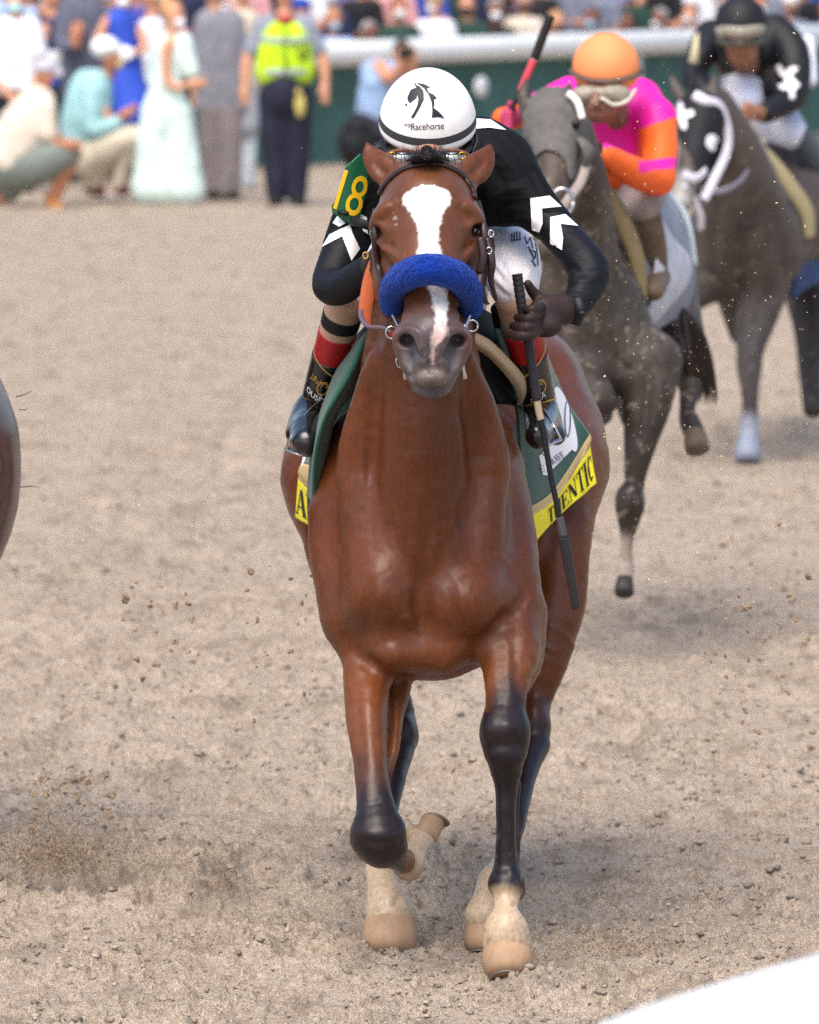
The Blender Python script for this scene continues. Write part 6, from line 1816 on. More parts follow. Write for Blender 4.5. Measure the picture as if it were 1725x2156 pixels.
def edge_horse():
    Y = 17.2
    root = empty('racehorse', P(-150, 1400, Y + .4) * np.array((1, 1, 0)), 'glossy grey brown racehorse of which only the flank shows at the left edge', 'horse')
    f = Field(.009)
    f.blob(-150, 960, Y + .3, 190, 220, .55, k=.06)
    f.blob(-120, 975, Y, 161, 270, .35, k=.06)
    f.chain([(-90, 930, Y - .1, 120), (-86, 1050, Y - .1, 115), (-92, 1180, Y - .08, 80), (-110, 1300, Y, 60)], k=.06)
    f.chain([(-160, 900, Y + 1.3, 190), (-150, 1000, Y + 1.2, 150), (-140, 1200, Y + 1.1, 80), (-130, 1350, Y + 1.2, 50), (-140, 1560, Y + 1.1, 34), (-140, 1760, Y + .9, 30)], k=.08)
    f.chain([(-110, 1300, Y, 60), (-120, 1480, Y, 48), (-120, 1600, Y, 34), (-118, 1850, Y, 30)], k=.04)
    f.chain([(-160, 800, Y - .2, 130), (-170, 640, Y - .5, 100), (-180, 480, Y - .7, 80)], k=.08)
    f.blob(-180, 440, Y - .8, 80, 90, .13, k=.04)
    f.chain([(-180, 460, Y - .9, 70), (-182, 620, Y - 1.0, 46)], k=.04)
    f.chain([(6, 870, Y - .25, 4), (14, 1000, Y - .2, 8), (-4, 1130, Y - .2, 5)], k=.03, sub=True)
    V0 = lambda V: np.tile(np.array((.115, .066, .060)), (len(V), 1))
    b = fobj('body', f, mat('dark_glossy_coat', 'ffffff', rough=.34, spec=.8, attr=True, coat=.15, noise=(20, .2)), root, colf=V0)
    dark_hoof = mat('dark_hoof_horn', '3a3230', rough=.6)
    hoof_simple(P(-118, 1850, Y), P(-118, 1900, Y - .03), M_(48, Y), root, dark_hoof)
    hoof_simple(P(-140, 1760, Y + .9), P(-140, 1815, Y + .87), M_(46, Y), root, dark_hoof)
    mb = MB()
    for pts in ([(34, 836, Y), (52, 830, Y), (68, 823, Y)], [(40, 862, Y), (52, 863, Y), (58, 859, Y)], [(36, 1027, Y), (62, 1024, Y), (84, 1026, Y)]):
        mb.tube([P(*q) for q in pts], [.0013, .0011, .0006], 4)
    for i in range(60):
        a = rnd.uniform(-1, 1)
        mb.tube([P(-200, 860 + a * 20, Y + 1.9), P(-230 + a * 20, 960, Y + 2.1), P(-260 + a * 40, 1150, Y + 2.2)], [.006, .006, .001], 4)
    mb.build('tail', HAIR, root)
edge_horse()
# ------------------------------------------------------------------ outer rail, green fence board, stand
def FY(px):            # distance of the fence line seen at column px (a straight line on the ground)
    k = (px - CX) / F_PX
    return (63.8 + 1.597 * .756) / (1 - 1.597 * k)
def fence_pt(px, z, off=0.0):
    Y = FY(px) + off
    return np.array(((px - CX) / F_PX * Y, Y, z))
WHITE_PAINT = mat('white_rail_paint', 'dfe3e4', rough=.45, spec=.4, noise=(2, .05))
def outer_fence():
    root = empty('rail_fence', fence_pt(862, 0), 'white topped track rail over a dark green board fence', 'fence')
    a, b = fence_pt(-900, 1.02), fence_pt(2300, 1.02)
    mb = MB(); mb.tube([a, (a + b) / 2, b], .125, 16, smooth=False, flat=.95); mb.build('top_rail', WHITE_PAINT, root)
    mb = MB()
    d = (b - a) / np.linalg.norm(b - a); n = np.array((-d[1], d[0], 0))
    if n[1] < 0: n = -n
    L_ = np.linalg.norm(b - a)
    R = np.column_stack([d, n, (0, 0, 1)])
    c = (a + b) / 2 + n * .12; c[2] = .47
    mb.box(c, (L_, .05, .92), R)
    for i in range(int(L_ / 2.4)):
        q = a + d * (i + .5) * 2.4 + n * .085; q[2] = .47
        mb.box(q, (.10, .03, .90), R)
    mb.build('green_board', mat('hazed_fence_green', '3d635e', rough=.7, noise=(3, .25)), root, smooth=False)  # green paled towards teal, air haze put into the colour
    for i in range(int(L_ / 4.8)):
        q = a + d * (i + .5) * 4.8; q[2] = .45
        if abs((q[0] / q[1]) * F_PX) > 1100: continue
        mb = MB(); mb.box(q + n * .05, (.07, .02, .9), R); mb.build('post', WHITE_PAINT, root, smooth=False)
    mb = MB()
    q = fence_pt(1000, .33 + .22, -.02) - n * 0
    q[2] = 2.53 - (180 + 232) * q[1] / F_PX
    V = [q + d * math.cos(t) * .13 * .9 + np.array((0, 0, 1)) * math.sin(t) * .10 - n * .07 for t in np.linspace(0, 2 * math.pi, 24, endpoint=False)]
    mb.add(V, [tuple(range(24))]); o = mb.build('white_disc', WHITEP, root); solid(o, .01)
outer_fence()

def grandstand():
    root = empty('grandstand', fence_pt(862, 0, 2.0), 'green and white stepped seating behind the rail fence', 'grandstand')
    a, b = fence_pt(-900, 0, 1.2), fence_pt(2300, 0, 1.2)
    d = (b - a) / np.linalg.norm(b - a); n = np.array((-d[1], d[0], 0))
    if n[1] < 0: n = -n
    R = np.column_stack([d, n, (0, 0, 1)]); L_ = np.linalg.norm(b - a)
    st = MB(); sl = MB(); wh = MB()
    for i in range(9):
        z = .0 + .30 * i
        c = (a + b) / 2 + n * (1.0 + .85 * i + .4)
        st.box((c[0], c[1], z - .15 + .001 * i - .35), (L_, .848, .6 + .3), R)
        c2 = (a + b) / 2 + n * (1.0 + .85 * i + .55)
        sl.box((c2[0], c2[1], z + .42), (L_, .30, .05), R)
        wh.box((c2[0] + n[0] * .2, c2[1] + n[1] * .2, z + .66), (L_, .04, .16), R)
    st.build('steps', mat('concrete_steps', '6a6f70', rough=.9, noise=(4, .2)), root, smooth=False)
    sl.build('bench', mat('green_bench', '1f5b4b', rough=.6), root, smooth=False)
    wh.build('backrest', mat('white_bench_back', 'cfd8d6', rough=.6), root, smooth=False)
grandstand()

def inner_rail():
    root = empty('inside_rail', P(1600, 2400, 9.0) * np.array((1, 1, 0)), 'broad white inside rail blurred in the near bottom right corner', 'rail')
    a, m, b = P(1120, 2222, 8.55), P(1500, 2095, 9.05), P(2300, 1850, 10.2)
    r = .16
    up = np.array((0, 0, -r))
    mb = MB(); mb.tube([a + (a - b) * 1.5 + up, a + up, m + up + np.array((0, 0, .004)), b + up, b + (b - a) * 1.5 + up], r, 24, flat=1)
    mb.build('top_rail', WHITE_PAINT, root)
    for t in (-.9, .8, 2.2):
        q = a + (b - a) * t; zt = q[2] - .25
        mb = MB(); mb.tube([(q[0], q[1], zt), (q[0] + .05, q[1] - .1, zt / 2), (q[0] + .05, q[1] - .1, -.02)], .035, 10)
        mb.build('post', WHITE_PAINT, root)
inner_rail()

# ------------------------------------------------------------------ people at the outer rail
cmat = {}
def cm(hexc, rough=.75):
    if hexc not in cmat: cmat[hexc] = mat('cloth', hexc, rough=rough, noise=(9, .22), bump=(5, .9, .08, (1, 1, .45)))
    return cmat[hexc]
SK = [mat('skin_tone', c, rough=.55, noise=(10, .08)) for c in ('d0977a', 'b97c60', '7c5140')]
def hand(f, x, y, Y, dx=0.0, dy=1.0, s=1.0):
    k = 14555 / Y * s        # px per metre
    f.chain([(x, y, Y, .035 * k), (x + dx * .05 * k, y + dy * .05 * k, Y - .01, .036 * k)], k=.01)
    for i in range(4):
        o = (i - 1.5) * .02 * k
        ln = (.075, .09, .085, .065)[i] * k
        bx, by = x + dx * .06 * k - dy * o, y + dy * .06 * k + dx * o
        f.chain([(bx, by, Y - .01, .0105 * k), (bx + dx * ln * .6, by + dy * ln * .6, Y - .025, .010 * k), (bx + dx * ln * .9, by + dy * ln * .9, Y - .01, .009 * k)], k=.004, n=1)
    f.chain([(x - dy * .03 * k, y + dx * .03 * k, Y - .02, .013 * k), (x + dx * .05 * k - dy * .05 * k, y + dy * .05 * k + dx * .05 * k, Y - .035, .011 * k)], k=.006)
def head_sdf(f, x, y, Y, s=1.0, face=0.0):
    """x, y: head centre; face: sideways turn (-1 left .. 1 right)"""
    k = 14555 / Y * s
    f.blob(x, y - .015 * k, Y + .01, .076 * k, .10 * k, .095 * s, k=.02)
    f.blob(x + face * .02 * k, y + .045 * k, Y - .025 * (1 - abs(face)), .056 * k, .065 * k, .07 * s, k=.03)
    nx = face * .095 * k
    f.chain([(x + nx * .95, y - .005 * k, Y - .085 * (1 - abs(face)), .010 * k), (x + nx * 1.15, y + .028 * k, Y - .105 * (1 - abs(face)), .014 * k)], k=.015)
    f.chain([(x + nx * .9 - .02 * k * (1 - abs(face)), y + .06 * k, Y - .088 * (1 - abs(face)), .006 * k), (x + nx * .9 + .02 * k * (1 - abs(face)), y + .06 * k, Y - .088 * (1 - abs(face)), .006 * k)], k=.005, sub=True)
    for s_ in (-1, 1):
        f.blob(x + nx * .8 + s_ * .03 * k * (1 - .5 * abs(face)), y - .012 * k, Y - .09 * (1 - abs(face)), .012 * k, .009 * k, .012, k=.006, sub=True)
        if abs(face) < .9: f.blob(x + s_ * .078 * k, y + .005 * k, Y + .01, .012 * k, .03 * k, .02, k=.008)
    f.chain([(x, y + .06 * k, Y + .02, .05 * k), (x - face * .02 * k, y + .16 * k, Y + .05, .055 * k)], k=.02)
def hair_obj(x, y, Y, root, col, s=1.0, long_=0, name='hair', dz=0.0, face=0.0):
    k = 14555 / Y * s; f = Field(.012)
    f.blob(x - face * .02 * k, y - .035 * k, Y + .035, .085 * k, .095 * k, .10 * s, k=.02)
    f.blob(x + face * .05 * k, y + .05 * k, Y - .09, .075 * k, .085 * k, .09, k=.01, sub=True)
    if long_: f.chain([(x - face * .06 * k, y, Y + .06, .06 * k), (x - face * .07 * k, y + long_ * k, Y + .09, .05 * k)], k=.03)
    return fobj(name, f, mat('hair', col, rough=.7, bump=(40, .5, .01)), root)
def mask_obj(x, y, Y, root, col='cfe8ee', s=1.0, face=0.0):
    k = 14555 / Y * s; f = Field(.01)
    f.blob(x + face * .07 * k, y + .05 * k, Y - .075 * (1 - abs(face)), .056 * k, .046 * k, .045, k=.01)
    return fobj('face_mask', f, cm(col), root)
def cap_obj(x, y, Y, root, col, s=1.0, face=0.0, brim=True):
    k = 14555 / Y * s; f = Field(.01)
    f.blob(x, y - .07 * k, Y + .01, .095 * k, .075 * k, .11 * s, k=.01)
    if brim: f.cone(P(x + face * .06 * k, y - .045 * k, Y - .05 * (1 - abs(face))), P(x + face * .16 * k, y - .03 * k, Y - .14 * (1 - abs(face))), .05 * s, .045 * s, .01, sv=1.0, sw=.25, ref=(0, 0, 1) if abs(face) < .5 else (0, 1, 0))
    return fobj('cap', f, cm(col), root)
def figure(label, Y, base, skin, clothes, res=.014, head=None, tone=0, hands=(), group=None):
    """clothes: [(part, colour, [chains])]; each chain is a list of (px, py, dY, r)"""
    root = empty('person', P(base[0], base[1], Y), label, 'person', group)
    f = Field(res)
    if head: head_sdf(f, head[0], head[1], Y + (head[3] if len(head) > 3 else 0), 1.0, head[2])
    for c in skin: f.chain([(q[0], q[1], Y + q[2], q[3]) for q in c], k=.02)
    for h_ in hands: hand(f, h_[0], h_[1], Y + h_[2], h_[3], h_[4])
    if f.ops:      # the body under the clothes joins head, arms and legs
        c0 = clothes[0][2][0]
        q0 = (c0[1][0], c0[1][2] + 30, 0, 14) if c0[0] == 'rows' else (c0[0][0], c0[0][1] + 14, c0[0][2], 14)
        if head: f.chain([(head[0], head[1] + 24, Y, 9), (q0[0], q0[1], Y + q0[2], 14)], k=.02)
        for c in skin: f.chain([(c[0][0], c[0][1], Y + c[0][2], min(c[0][3], 9)), (q0[0], q0[1], Y + q0[2], 12)], k=.02)
        fobj('body', f, SK[tone], root)
    for part, col, chains in clothes:
        f = Field(res)
        for c in chains:
            if c[0] == 'rows':                      # a torso: (centre, half width, height, radius, dY)
                R_ = catmull([q for q in c[1:]], 5)
                for q in R_: f.cone(P(q[0] - max(q[1] - q[3], 1), q[2], Y + q[4]), P(q[0] + max(q[1] - q[3], 1), q[2], Y + q[4]), M_(q[3], Y), M_(q[3], Y), .03)
            else: f.chain([(q[0], q[1], Y + q[2], q[3]) for q in c], k=.04)
        fobj(part, f, cm(col), root)
    return root

def crowd_left():
    # man in a white shirt
    Y = 58.0
    r = figure('standing man in a bright white shirt and mint mask at the far left', Y, (32, 403), [[(36, 20, .02, 12), (34, 60, .05, 20)], [(78, 80, 0, 9), (86, 150, -.05, 8), (58, 196, -.12, 7)], [(-18, 80, 0, 9), (-22, 150, -.05, 8), (20, 200, -.12, 7)]],
        [('shirt', 'f4f6fc', [('rows', (34, 46, 56, 20, .02), (34, 54, 80, 26, .02), (34, 46, 130, 26, .02), (34, 44, 188, 24, .02)), [(66, 62, 0, 20), (84, 110, -.02, 17)], [(2, 62, 0, 20), (-18, 110, -.02, 17)]]),
         ('trousers', '23242e', [[(22, 190, .02, 27), (20, 300, .02, 20), (20, 398, 0, 15)], [(50, 190, .02, 27), (54, 300, .02, 20), (56, 398, 0, 15)]])],
        head=(32, 4, .1), hands=[(58, 196, -.12, -.7, .4), (20, 200, -.12, .7, .4)])
    mask_obj(32, 4, Y, r, 'a8e4e4'); hair_obj(32, 4, Y, r, '6a5038')
    # kneeling man in a beige shirt
    Y = 55.3
    r = figure('man in a beige shirt and grey hat kneeling on one knee at the left', Y, (80, 430),
        [[(100, 250, -.1, 13), (104, 300, -.1, 11), (140, 302, -.2, 8)], [(150, 322, -.1, 24), (132, 372, -.05, 17), (112, 424, 0, 12)], [(20, 410, .1, 18), (-40, 420, .1, 14)]],
        [('shirt', 'e2d6c6', [[(78, 218, .0, 40), (52, 270, .02, 56), (26, 330, .05, 62)], [(96, 232, -.1, 24), (104, 282, -.12, 19)]]),
         ('shorts', '77807a', [[(20, 350, .05, 56), (80, 345, -.05, 46), (140, 322, -.1, 32)], [(20, 360, .1, 50), (20, 400, .1, 26)]]),
         ('boot', 'b9824c', [[(110, 415, 0, 15), (112, 436, 0, 16), (124, 440, -.1, 13)]])],
        head=(98, 158, .8), tone=1, hands=[(140, 302, -.2, 1, .1)])
    cap_obj(98, 160, Y, r, 'b8bac6', face=.6); mask_obj(98, 160, Y, r, '2b4bb8', face=.7)
    # crouching man in teal with a white cap
    Y = 56.2
    r = figure('crouching man in a pale teal shirt, white cap and khaki trousers', Y, (215, 405),
        [[(240, 262, -.15, 12), (262, 240, -.2, 10)]],
        [('shirt', '9cc8cc', [('rows', (194, 32, 164, 18, 0), (190, 44, 190, 26, 0), (182, 52, 250, 30, 0), (176, 54, 320, 30, .02)), [(196, 195, -.08, 26), (196, 272, -.12, 22), (246, 258, -.18, 15)]]),
         ('trousers', 'cfc4b0', [[(188, 335, .02, 44), (240, 306, -.1, 34), (286, 292, -.15, 28), (262, 345, -.08, 20), (250, 392, -.05, 15)], [(190, 340, .1, 40), (208, 360, .05, 28), (196, 392, .05, 16)]]),
         ('shoe', '5a2e2c', [[(248, 396, -.05, 12), (264, 402, -.1, 11)]]), ('shoe', '5a2e2c', [[(190, 398, .05, 13), (212, 404, 0, 11)]])],
        head=(232, 122, .9), tone=1, hands=[(262, 240, -.2, .8, -.5)])
    cap_obj(222, 122, Y, r, 'ffffff', s=1.25, face=.9); mask_obj(232, 122, Y, r, 'c8b98c', face=.9)
    # woman in a long pale dress
    Y = 55.8
    r = figure('blonde woman in a long pale mint dress and white mask', Y, (355, 415),
        [[(352, 98, -.1, 12), (350, 150, -.12, 10), (364, 182, -.15, 9), (402, 178, -.2, 7)], [(362, 66, 0, 12), (362, 90, 0, 24)]],
        [('dress', 'd6ece8', [('rows', (364, 38, 84, 14, 0), (360, 36, 110, 20, 0), (352, 30, 165, 20, 0), (346, 44, 230, 26, 0), (348, 60, 320, 32, 0), (354, 76, 400, 34, 0)), [(340, 240, 0, 40), (318, 400, .05, 34)], [(372, 240, 0, 36), (400, 398, 0, 30)], [(386, 92, -.02, 20), (402, 150, -.05, 17)], [(340, 92, .02, 20), (322, 170, .1, 14)]])],
        head=(368, 34, .45), hands=[(402, 176, -.2, 1, -.1)])
    mask_obj(368, 34, Y, r, 'f6f4fa', face=.4); hair_obj(366, 34, Y, r, 'c89a62', long_=.14, face=.3)
    # man in a grey suit
    Y = 56.8
    r = figure('man in a mid grey suit seen from behind beside the mint dress', Y, (462, 412), [[(452, 10, 0, 12), (455, 40, 0, 18)], [(420, 180, 0, 8), (414, 200, 0, 8)]],
        [('jacket', '85858f', [('rows', (460, 40, 38, 18, 0), (460, 50, 60, 26, 0), (462, 46, 120, 27, 0), (464, 50, 180, 28, 0), (466, 54, 228, 26, 0)), [(436, 46, 0, 22), (424, 110, 0, 17), (418, 178, -.03, 14)], [(492, 46, 0, 22), (506, 110, 0, 17), (508, 180, 0, 14)]]),
         ('trousers', '8e8484', [[(445, 230, 0, 30), (446, 320, 0, 24), (448, 402, 0, 20)], [(482, 230, 0, 30), (484, 320, 0, 26), (486, 402, 0, 22)]]),
         ('shoe', '3a322e', [[(448, 408, 0, 14), (452, 412, -.1, 12)]]), ('shoe', '3a322e', [[(486, 408, 0, 14), (492, 412, -.1, 12)]])],
        head=(450, -24, 0), hands=[(414, 196, 0, 0, 1)])
    hair_obj(450, -24, Y, r, '5a4a3c')
    # police officer
    Y = 55.6
    r = figure('officer standing in a bright yellow green vest and navy trousers', Y, (600, 430),
        [[(600, 20, 0, 14), (600, 44, 0, 20)], [(524, 108, 0, 13), (517, 150, -.03, 11), (516, 188, -.05, 9)], [(676, 108, 0, 13), (684, 150, -.03, 11), (684, 184, -.05, 9)]],
        [('shirt', '8b93a2', [('rows', (600, 52, 50, 18, .01), (600, 62, 66, 24, .01), (600, 50, 120, 28, .01), (600, 50, 188, 26, .01)), [(562, 56, .0, 24), (530, 104, 0, 19)], [(640, 56, 0, 24), (670, 104, 0, 19)]]),
         ('safety_vest', 'c4f020', [('rows', (600, 44, 50, 14, .0), (600, 50, 70, 26, -.01), (600, 54, 100, 30, -.02), (600, 58, 140, 31, -.01), (600, 58, 152, 30, .0))]),
         ('trousers', '1b1e33', [[(600, 192, .01, 50), (600, 205, .01, 50)], [(578, 205, 0, 34), (576, 310, 0, 26), (582, 408, 0, 21)], [(626, 205, 0, 34), (628, 310, 0, 27), (626, 408, 0, 21)]]),
         ('boot', '12121a', [[(582, 416, 0, 17), (580, 426, -.12, 14)]]), ('boot', '12121a', [[(626, 416, 0, 17), (630, 426, -.12, 14)]])],
        head=(600, -18, 0), hands=[(516, 188, -.05, 0, 1), (684, 184, -.05, 0, 1)])
    hair_obj(600, -18, Y, r, '3a2c24')
    f = Field(.012); f.chain([(586, 38, Y - .06, 8), (600, 44, Y - .1, 9), (614, 38, Y - .06, 8)], k=.01); fobj('neck_gaiter', f, cm('9c3a34'), r)
    for yy in (84, 150):
        mb = MB(); mb.tube([P(544, yy - 4, Y - .06), P(562, yy, Y - .13), P(600, yy + 2, Y - .155), P(638, yy, Y - .13), P(656, yy - 4, Y - .06)], .024, 8, flat=.3, up=(0, -1, 0)); mb.build('vest_band', cm('9aa6ae'), r)
    mb = MB(); mb.tube([P(600, 60, Y - .15), P(600, 120, Y - .16), P(600, 168, Y - .15)], .012, 6, up=(0, -1, 0)); mb.build('zip', cm('5a6a20'), r)
    mb = MB(); mb.box(P(642, 112, Y - .26), (.035, .03, .12)); mb.tube([P(632, 98, Y - .25), P(618, 100, Y - .25), P(640, 130, Y - .26)], .01, 6); mb.build('radio', cm('20242a'), r)
    mb = MB(); mb.ball(P(632, 222, Y - .17), (.045, .03, .10), 12, 8); mb.tube([P(628, 186, Y - .18), P(630, 205, Y - .18)], .02, 8, smooth=False); mb.build('key_ring', cm('c2b464'), r)
    # behind them
    Y = 60.0
    r = figure('man in a slate suit standing behind the teal shirt', Y, (170, 380), [[(160, 92, -.3, 12), (158, 72, -.3, 12)]],
        [('jacket', '5c6072', [('rows', (172, 40, 10, 18, 0), (172, 48, 36, 24, 0), (174, 44, 100, 26, 0), (172, 48, 200, 26, 0)), [(140, 30, 0, 20), (130, 90, -.1, 16), (158, 96, -.28, 12)], [(205, 30, 0, 20), (214, 100, 0, 16)]]),
         ('trousers', '3c404e', [[(158, 210, 0, 28), (158, 376, 0, 18)], [(188, 210, 0, 28), (190, 376, 0, 18)]])], head=(170, -40, 0), tone=1, hands=[(158, 80, -.3, 0, -1)])
    hair_obj(170, -40, Y, r, '2a221e')
    Y = 59.2
    r = figure('seated woman in a bright blue dress between the cap and the mint dress', Y, (262, 392), [[(226, 44, 0, 12), (204, 92, -.05, 10), (216, 116, -.15, 8)], [(290, 60, 0, 11), (306, 100, -.1, 9), (278, 112, -.2, 8)], [(256, 270, -.2, 14), (262, 330, -.2, 11), (262, 380, -.2, 9)]],
        [('dress', '2f52c4', [[(258, 48, 0, 32), (262, 110, 0, 34), (268, 180, -.05, 40), (278, 240, -.15, 38)], [(232, 190, 0, 30), (300, 260, -.1, 24)]])],
        head=(262, -6, .3), hands=[(278, 112, -.2, -1, .1)])
    mask_obj(258, -6, Y, r, 'f2f0f4', face=.1); hair_obj(264, -6, Y, r, '8a5a3a', long_=.12)
    r = figure('person in a white blouse half hidden behind the mint dress', 61.0, (322, 372), [[(320, 20, 0, 10), (320, 50, 0, 18)]],
        [('blouse', 'eef0fa', [[(322, 62, 0, 28), (322, 110, 0, 30), (320, 160, 0, 30)], [(300, 60, 0, 15), (294, 120, -.1, 12)]]), ('trousers', '4b50a0', [[(312, 180, 0, 26), (312, 366, 0, 16)], [(334, 180, 0, 24), (334, 366, 0, 16)]])], head=(320, -12, -.3))
    hair_obj(320, -12, 61.0, r, '4a3020')
    r = figure('man in a violet blue jacket behind the women', 62.5, (295, 355), [[(294, 8, 0, 10), (294, 30, 0, 16)]],
        [('jacket', '4a4794', [[(294, 46, 0, 36), (294, 120, 0, 40)], [(262, 46, 0, 18), (256, 120, 0, 14)], [(328, 46, 0, 18), (334, 120, 0, 14)]]), ('trousers', '3a3a4e', [[(282, 160, 0, 24), (282, 350, 0, 16)], [(308, 160, 0, 24), (308, 350, 0, 16)]])], head=(294, -26, 0))
    hair_obj(294, -26, 62.5, r, '2c2018')
    r = figure('person in a cream jacket between the grey suit and the officer', 58.6, (520, 396), [[(512, 14, 0, 11), (512, 40, 0, 18)], [(494, 172, -.1, 8), (480, 196, -.12, 8)]],
        [('jacket', 'c9bfae', [[(512, 50, 0, 34), (514, 110, 0, 38), (516, 170, 0, 36)], [(538, 50, 0, 18), (548, 120, 0, 14)]]), ('skirt', '9aa0a8', [[(514, 190, 0, 34), (516, 260, 0, 34)]]), ('stockings', 'b7c0c8', [[(506, 270, 0, 14), (506, 386, 0, 10)], [(528, 270, 0, 14), (528, 386, 0, 10)]])], head=(512, -18, 0), hands=[(480, 192, -.12, -.5, .7)])
    hair_obj(512, -18, 58.6, r, '7a5c40', long_=.1)
    r = figure('person in a navy dress behind the beige shirted man', 60.5, (120, 375), [[(108, 20, 0, 10), (110, 46, 0, 16)], [(96, 60, -.1, 11), (88, 110, -.15, 9), (110, 128, -.2, 8)]],
        [('dress', '26305e', [[(112, 60, 0, 28), (112, 120, 0, 28), (110, 200, 0, 36), (108, 330, 0, 40)]])], head=(108, -12, .2), hands=[(110, 126, -.2, .8, .2)])
    hair_obj(108, -12, 60.5, r, '5a3826', long_=.15)
    # camera operator by the rail
    Y = 61.5
    r = figure('crouching photographer in pale blue raising a camera by the rail', Y, (790, 352), [[(800, 140, -.1, 16), (822, 165, -.2, 13), (850, 128, -.3, 10)], [(846, 180, -.05, 14), (868, 150, -.25, 11), (868, 128, -.3, 10)]],
        [('shirt', '9bb6dc', [[(800, 160, 0, 38), (792, 210, .02, 40), (786, 250, .02, 38)], [(822, 152, -.05, 22), (838, 178, -.15, 17)], [(778, 150, 0, 20), (784, 176, -.1, 16)]]),
         ('trousers', '2a2c38', [[(780, 262, .0, 36), (740, 290, -.2, 30), (742, 336, -.1, 20)], [(800, 270, 0, 32), (830, 300, -.2, 26), (812, 340, -.1, 18)]])],
        head=(846, 118, .2), hands=[(850, 128, -.3, 0, -1), (868, 128, -.3, 0, -1)])
    hair_obj(846, 112, Y, r, '3a3230')
    cam_ = empty('camera', P(856, 112, Y - .3), 'black camera with a short lens held up by the crouching photographer', 'camera')
    mb = MB(); mb.box(P(856, 112, Y - .3), (.15, .08, .11)); mb.build('camera_body', cm('1c1c20'), cam_, smooth=False)
    mb = MB(); c0 = P(856, 112, Y - .34); mb.tube([c0, c0 + np.array((0, -.16, 0))], [.04, .05], 14, smooth=False); mb.build('lens', cm('23211e'), cam_)
    bag = empty('camera_bag', P(752, 335, Y - .4), 'black shoulder bag on the ground beside the photographer', 'bag')
    f = Field(.014); f.blob(752, 305, Y - .4, 40, 46, .14, k=.02); f.blob(752, 268, Y - .4, 30, 16, .12, k=.02); fobj('bag_body', f, cm('15171c'), bag)
    mb = MB(); mb.tube([P(728, 275, Y - .42), P(752, 240, Y - .42), P(778, 275, Y - .42)], .012, 8); mb.build('handle', cm('15171c'), bag)
crowd_left()

def crowd_stand():
    shirts = [('navy', '1f2748'), ('white', 'eceef6'), ('pale blue', 'a9c4ec'), ('black', '17171c'), ('pink', 'd8a0a0'), ('grey', '7c8296'), ('lilac', '8a84b8'), ('dark green', '24433a'), ('cream', 'd8cdbd'), ('royal blue', '2a4ba8')]
    hairs = [('brown hair', '4a3022'), ('blond hair', 'b08a58'), ('black hair', '19151a'), ('grey hair', '9a9a9a')]
    masks = [('white mask', 'eef0f4'), ('light blue mask', '9fc8e0'), ('black mask', '1a1a20')]
    rr = random.Random(3)
    combos = [(a, b, c) for a in shirts for b in hairs for c in masks]
    rr.shuffle(combos)
    i = 0
    for row, (off, hz, step) in enumerate(((1.9, 1.27, 66), (2.85, 1.58, 60), (3.7, 1.9, 60))):
        x = -30 + row * 24
        while x < 1750:
            (sn, sc_), (hn, hc), (mn, mc) = combos[i]; i += 1
            Y = FY(x) + off + rr.uniform(-.1, .1)
            k = 14555 / Y
            y = -232 + (CAM_H - hz - rr.uniform(-.12, .16)) * k
            fc = rr.uniform(-.5, .5)
            where = ('front bench', 'second bench', 'third bench')[row]
            root = empty('person', P(x, y + .75 * k, Y), f'seated spectator on the {where} in {sn} with {hn} and {mn}', 'person', 'spectators seated behind the rail')
            f = Field(.02)
            head_sdf(f, x, y, Y, 1.0, fc)
            sh = y + .27 * k
            f.chain([(x, y + .1 * k, Y, .05 * k), (x, sh + .2 * k, Y, .09 * k)], k=.02)
            for s in (-1, 1): f.chain([(x, sh + .05 * k, Y, .04 * k), (x + s * .20 * k, sh + .20 * k, Y - .05, .035 * k)], k=.02)
            for s in (-1, 1):
                f.chain([(x + s * .20 * k, sh + .20 * k, Y - .05, .045 * k), (x + s * .12 * k, sh + .28 * k, Y - .3, .036 * k), (x + s * .05 * k, sh + .25 * k, Y - .34, .036 * k)], k=.02, n=1)
            fobj('body', f, SK[rr.choice((0, 0, 1, 2))], root)
            f = Field(.02)
            f.chain([(x, sh, Y, .13 * k), (x, sh + .25 * k, Y, .15 * k), (x, sh + .42 * k, Y, .16 * k)], k=.04)
            for s in (-1, 1): f.chain([(x + s * .13 * k, sh - .04 * k, Y, .075 * k), (x + s * .20 * k, sh + .2 * k, Y - .05, .055 * k)], k=.04)
            fobj('shirt', f, cm(sc_), root)
            f = Field(.025)
            for s in (-1, 1): f.chain([(x + s * .08 * k, sh + .45 * k, Y, .085 * k), (x + s * .1 * k, sh + .45 * k, Y - .42, .07 * k), (x + s * .1 * k, sh + .82 * k, Y - .44, .05 * k)], k=.03, n=1)
            fobj('trousers', f, cm(rr.choice(('23252e', '8b8272', '2f3a55'))), root)
            if rr.random() < .3: cap_obj(x, y, Y, root, rr.choice(('f2f2f2', '2a4ba8', 'c8b890')), face=fc, brim=False)
            else: hair_obj(x, y, Y, root, hc, face=fc, long_=rr.choice((0, 0, .14)))
            mask_obj(x, y, Y, root, mc, face=fc)
            x += step + rr.uniform(-9, 12)
    print('stand crowd', i)
crowd_stand()

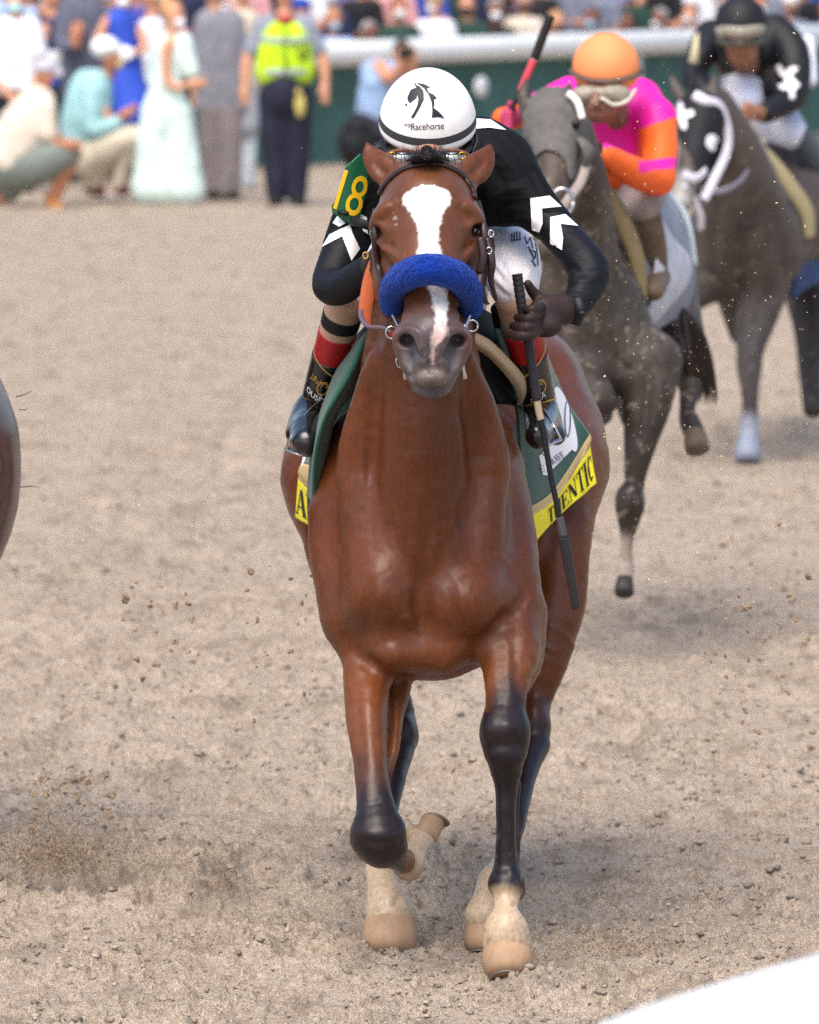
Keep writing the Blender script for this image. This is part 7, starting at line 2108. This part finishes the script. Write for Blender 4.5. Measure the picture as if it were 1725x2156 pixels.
# ------------------------------------------------------------------ dirt in the air
def flying_dirt():
    rr = random.Random(12)
    m = mat('clod_dirt', '96836f', rough=.95, noise=(60, .35))
    proto = []
    for t in range(5):
        mb = MB(); mb.ball((0, 0, 0), 1.0, 8, 6)
        ph = [rr.uniform(0, 6) for _ in range(3)]
        mb.v = [tuple(np.array(v) * (1 + .35 * math.sin(3 * v[0] + ph[0] + 2 * v[2]) + .22 * math.sin(5 * v[1] + ph[1] + 3 * v[0]) + .12 * rr.uniform(-1, 1))) for v in mb.v]
        me = bpy.data.meshes.new('clod'); me.from_pydata(mb.v, [], mb.f); me.update(); me.materials.append(m)
        proto.append(me)
    spots = []
    for (x0, x1, y0, y1, n, Y0, Y1, r0, r1, wh) in (
        (1480, 1720, 1060, 1620, 60, 16.5, 20, .003, .010, 'right of the bay horse'),
        (250, 420, 1160, 1520, 30, 17, 19, .003, .009, 'left of the bay horse'),
        (520, 660, 1080, 1560, 22, 16.6, 18, .003, .008, 'beside the bay horse'),
        (60, 240, 1590, 1760, 30, 16.9, 17.5, .004, .011, 'above the dirt spray at the left')):
        for i in range(n):
            spots.append((rr.uniform(x0, x1), rr.triangular(y0, y1, (y0 + y1) / 2), rr.uniform(Y0, Y1), r0 + (r1 - r0) * rr.random() ** 2.2, wh))
    for (x, y, Y, r, wh) in spots:
        if P(x, y, Y)[2] < r + .02: continue
        o = bpy.data.objects.new('dirt_clod', rr.choice(proto)); S.collection.objects.link(o)
        o.location = P(x, y, Y); o.scale = (r * rr.uniform(.8, 1.6), r, r * rr.uniform(.6, 1.1))
        o.rotation_euler = (rr.uniform(0, 6), rr.uniform(0, 6), rr.uniform(0, 6))
        tag(o, f'brown clod of dirt thrown up in the air {wh}', 'dirt clod', f'dirt clods flying {wh}')
    # the spray itself: crumbs nobody could count
    mb = MB()
    def crumb(p, r):
        V = [np.array(p) + r * np.array([rr.gauss(0, 1) for _ in range(3)]) for _ in range(4)]
        mb.add(V, [(0, 1, 2), (0, 2, 3), (0, 3, 1), (1, 3, 2)])
    for i in range(5600):
        u = rr.random()
        if u < .5: x, y = rr.gauss(115, 48), 1838 - abs(rr.gauss(0, 1)) * 62
        elif u < .6: x, y = rr.gauss(122, 24), rr.uniform(1620, 1850)
        else: x, y = rr.triangular(-30, 380, 60), 1830 - abs(rr.gauss(0, 40)) - .12 * abs(rr.uniform(0, 200))
        crumb(P(x, y, 17.3 + rr.uniform(-.3, .15)), .0017 * (0.5 + rr.random() ** 2 * 1.6))
    for i in range(900):
        x, y = rr.gauss(1290, 70), 2010 - abs(rr.gauss(0, 1)) * 30
        crumb(P(x, y, 15.9 + rr.uniform(-.1, .15)), .002 * (0.5 + rr.random()))
    mb.build('dirt_spray', m, None, smooth=False)
    tag(bpy.data.objects['dirt_spray'], 'spray of fine dirt kicked up from the track', 'dirt spray', kind='stuff')
    mb = MB()
    for i in range(1500):
        x = rr.uniform(0, 1725) if rr.random() < .3 else rr.uniform(1150, 1700)
        y = rr.uniform(20, 1500) if rr.random() < .6 else rr.uniform(600, 1250)
        if 620 < x < 1240 and y > 330: continue
        crumb(P(x, y, rr.uniform(14.8, 20)), .0011 * (0.6 + rr.random() ** 3 * 1.5))
    mb.build('flying_sand', mat('pale_sand_grain', 'e6d2a4', rough=.8), None, smooth=False)
    tag(bpy.data.objects['flying_sand'], 'fine pale sand grains hanging in the air', 'sand grains', kind='stuff')
flying_dirt()
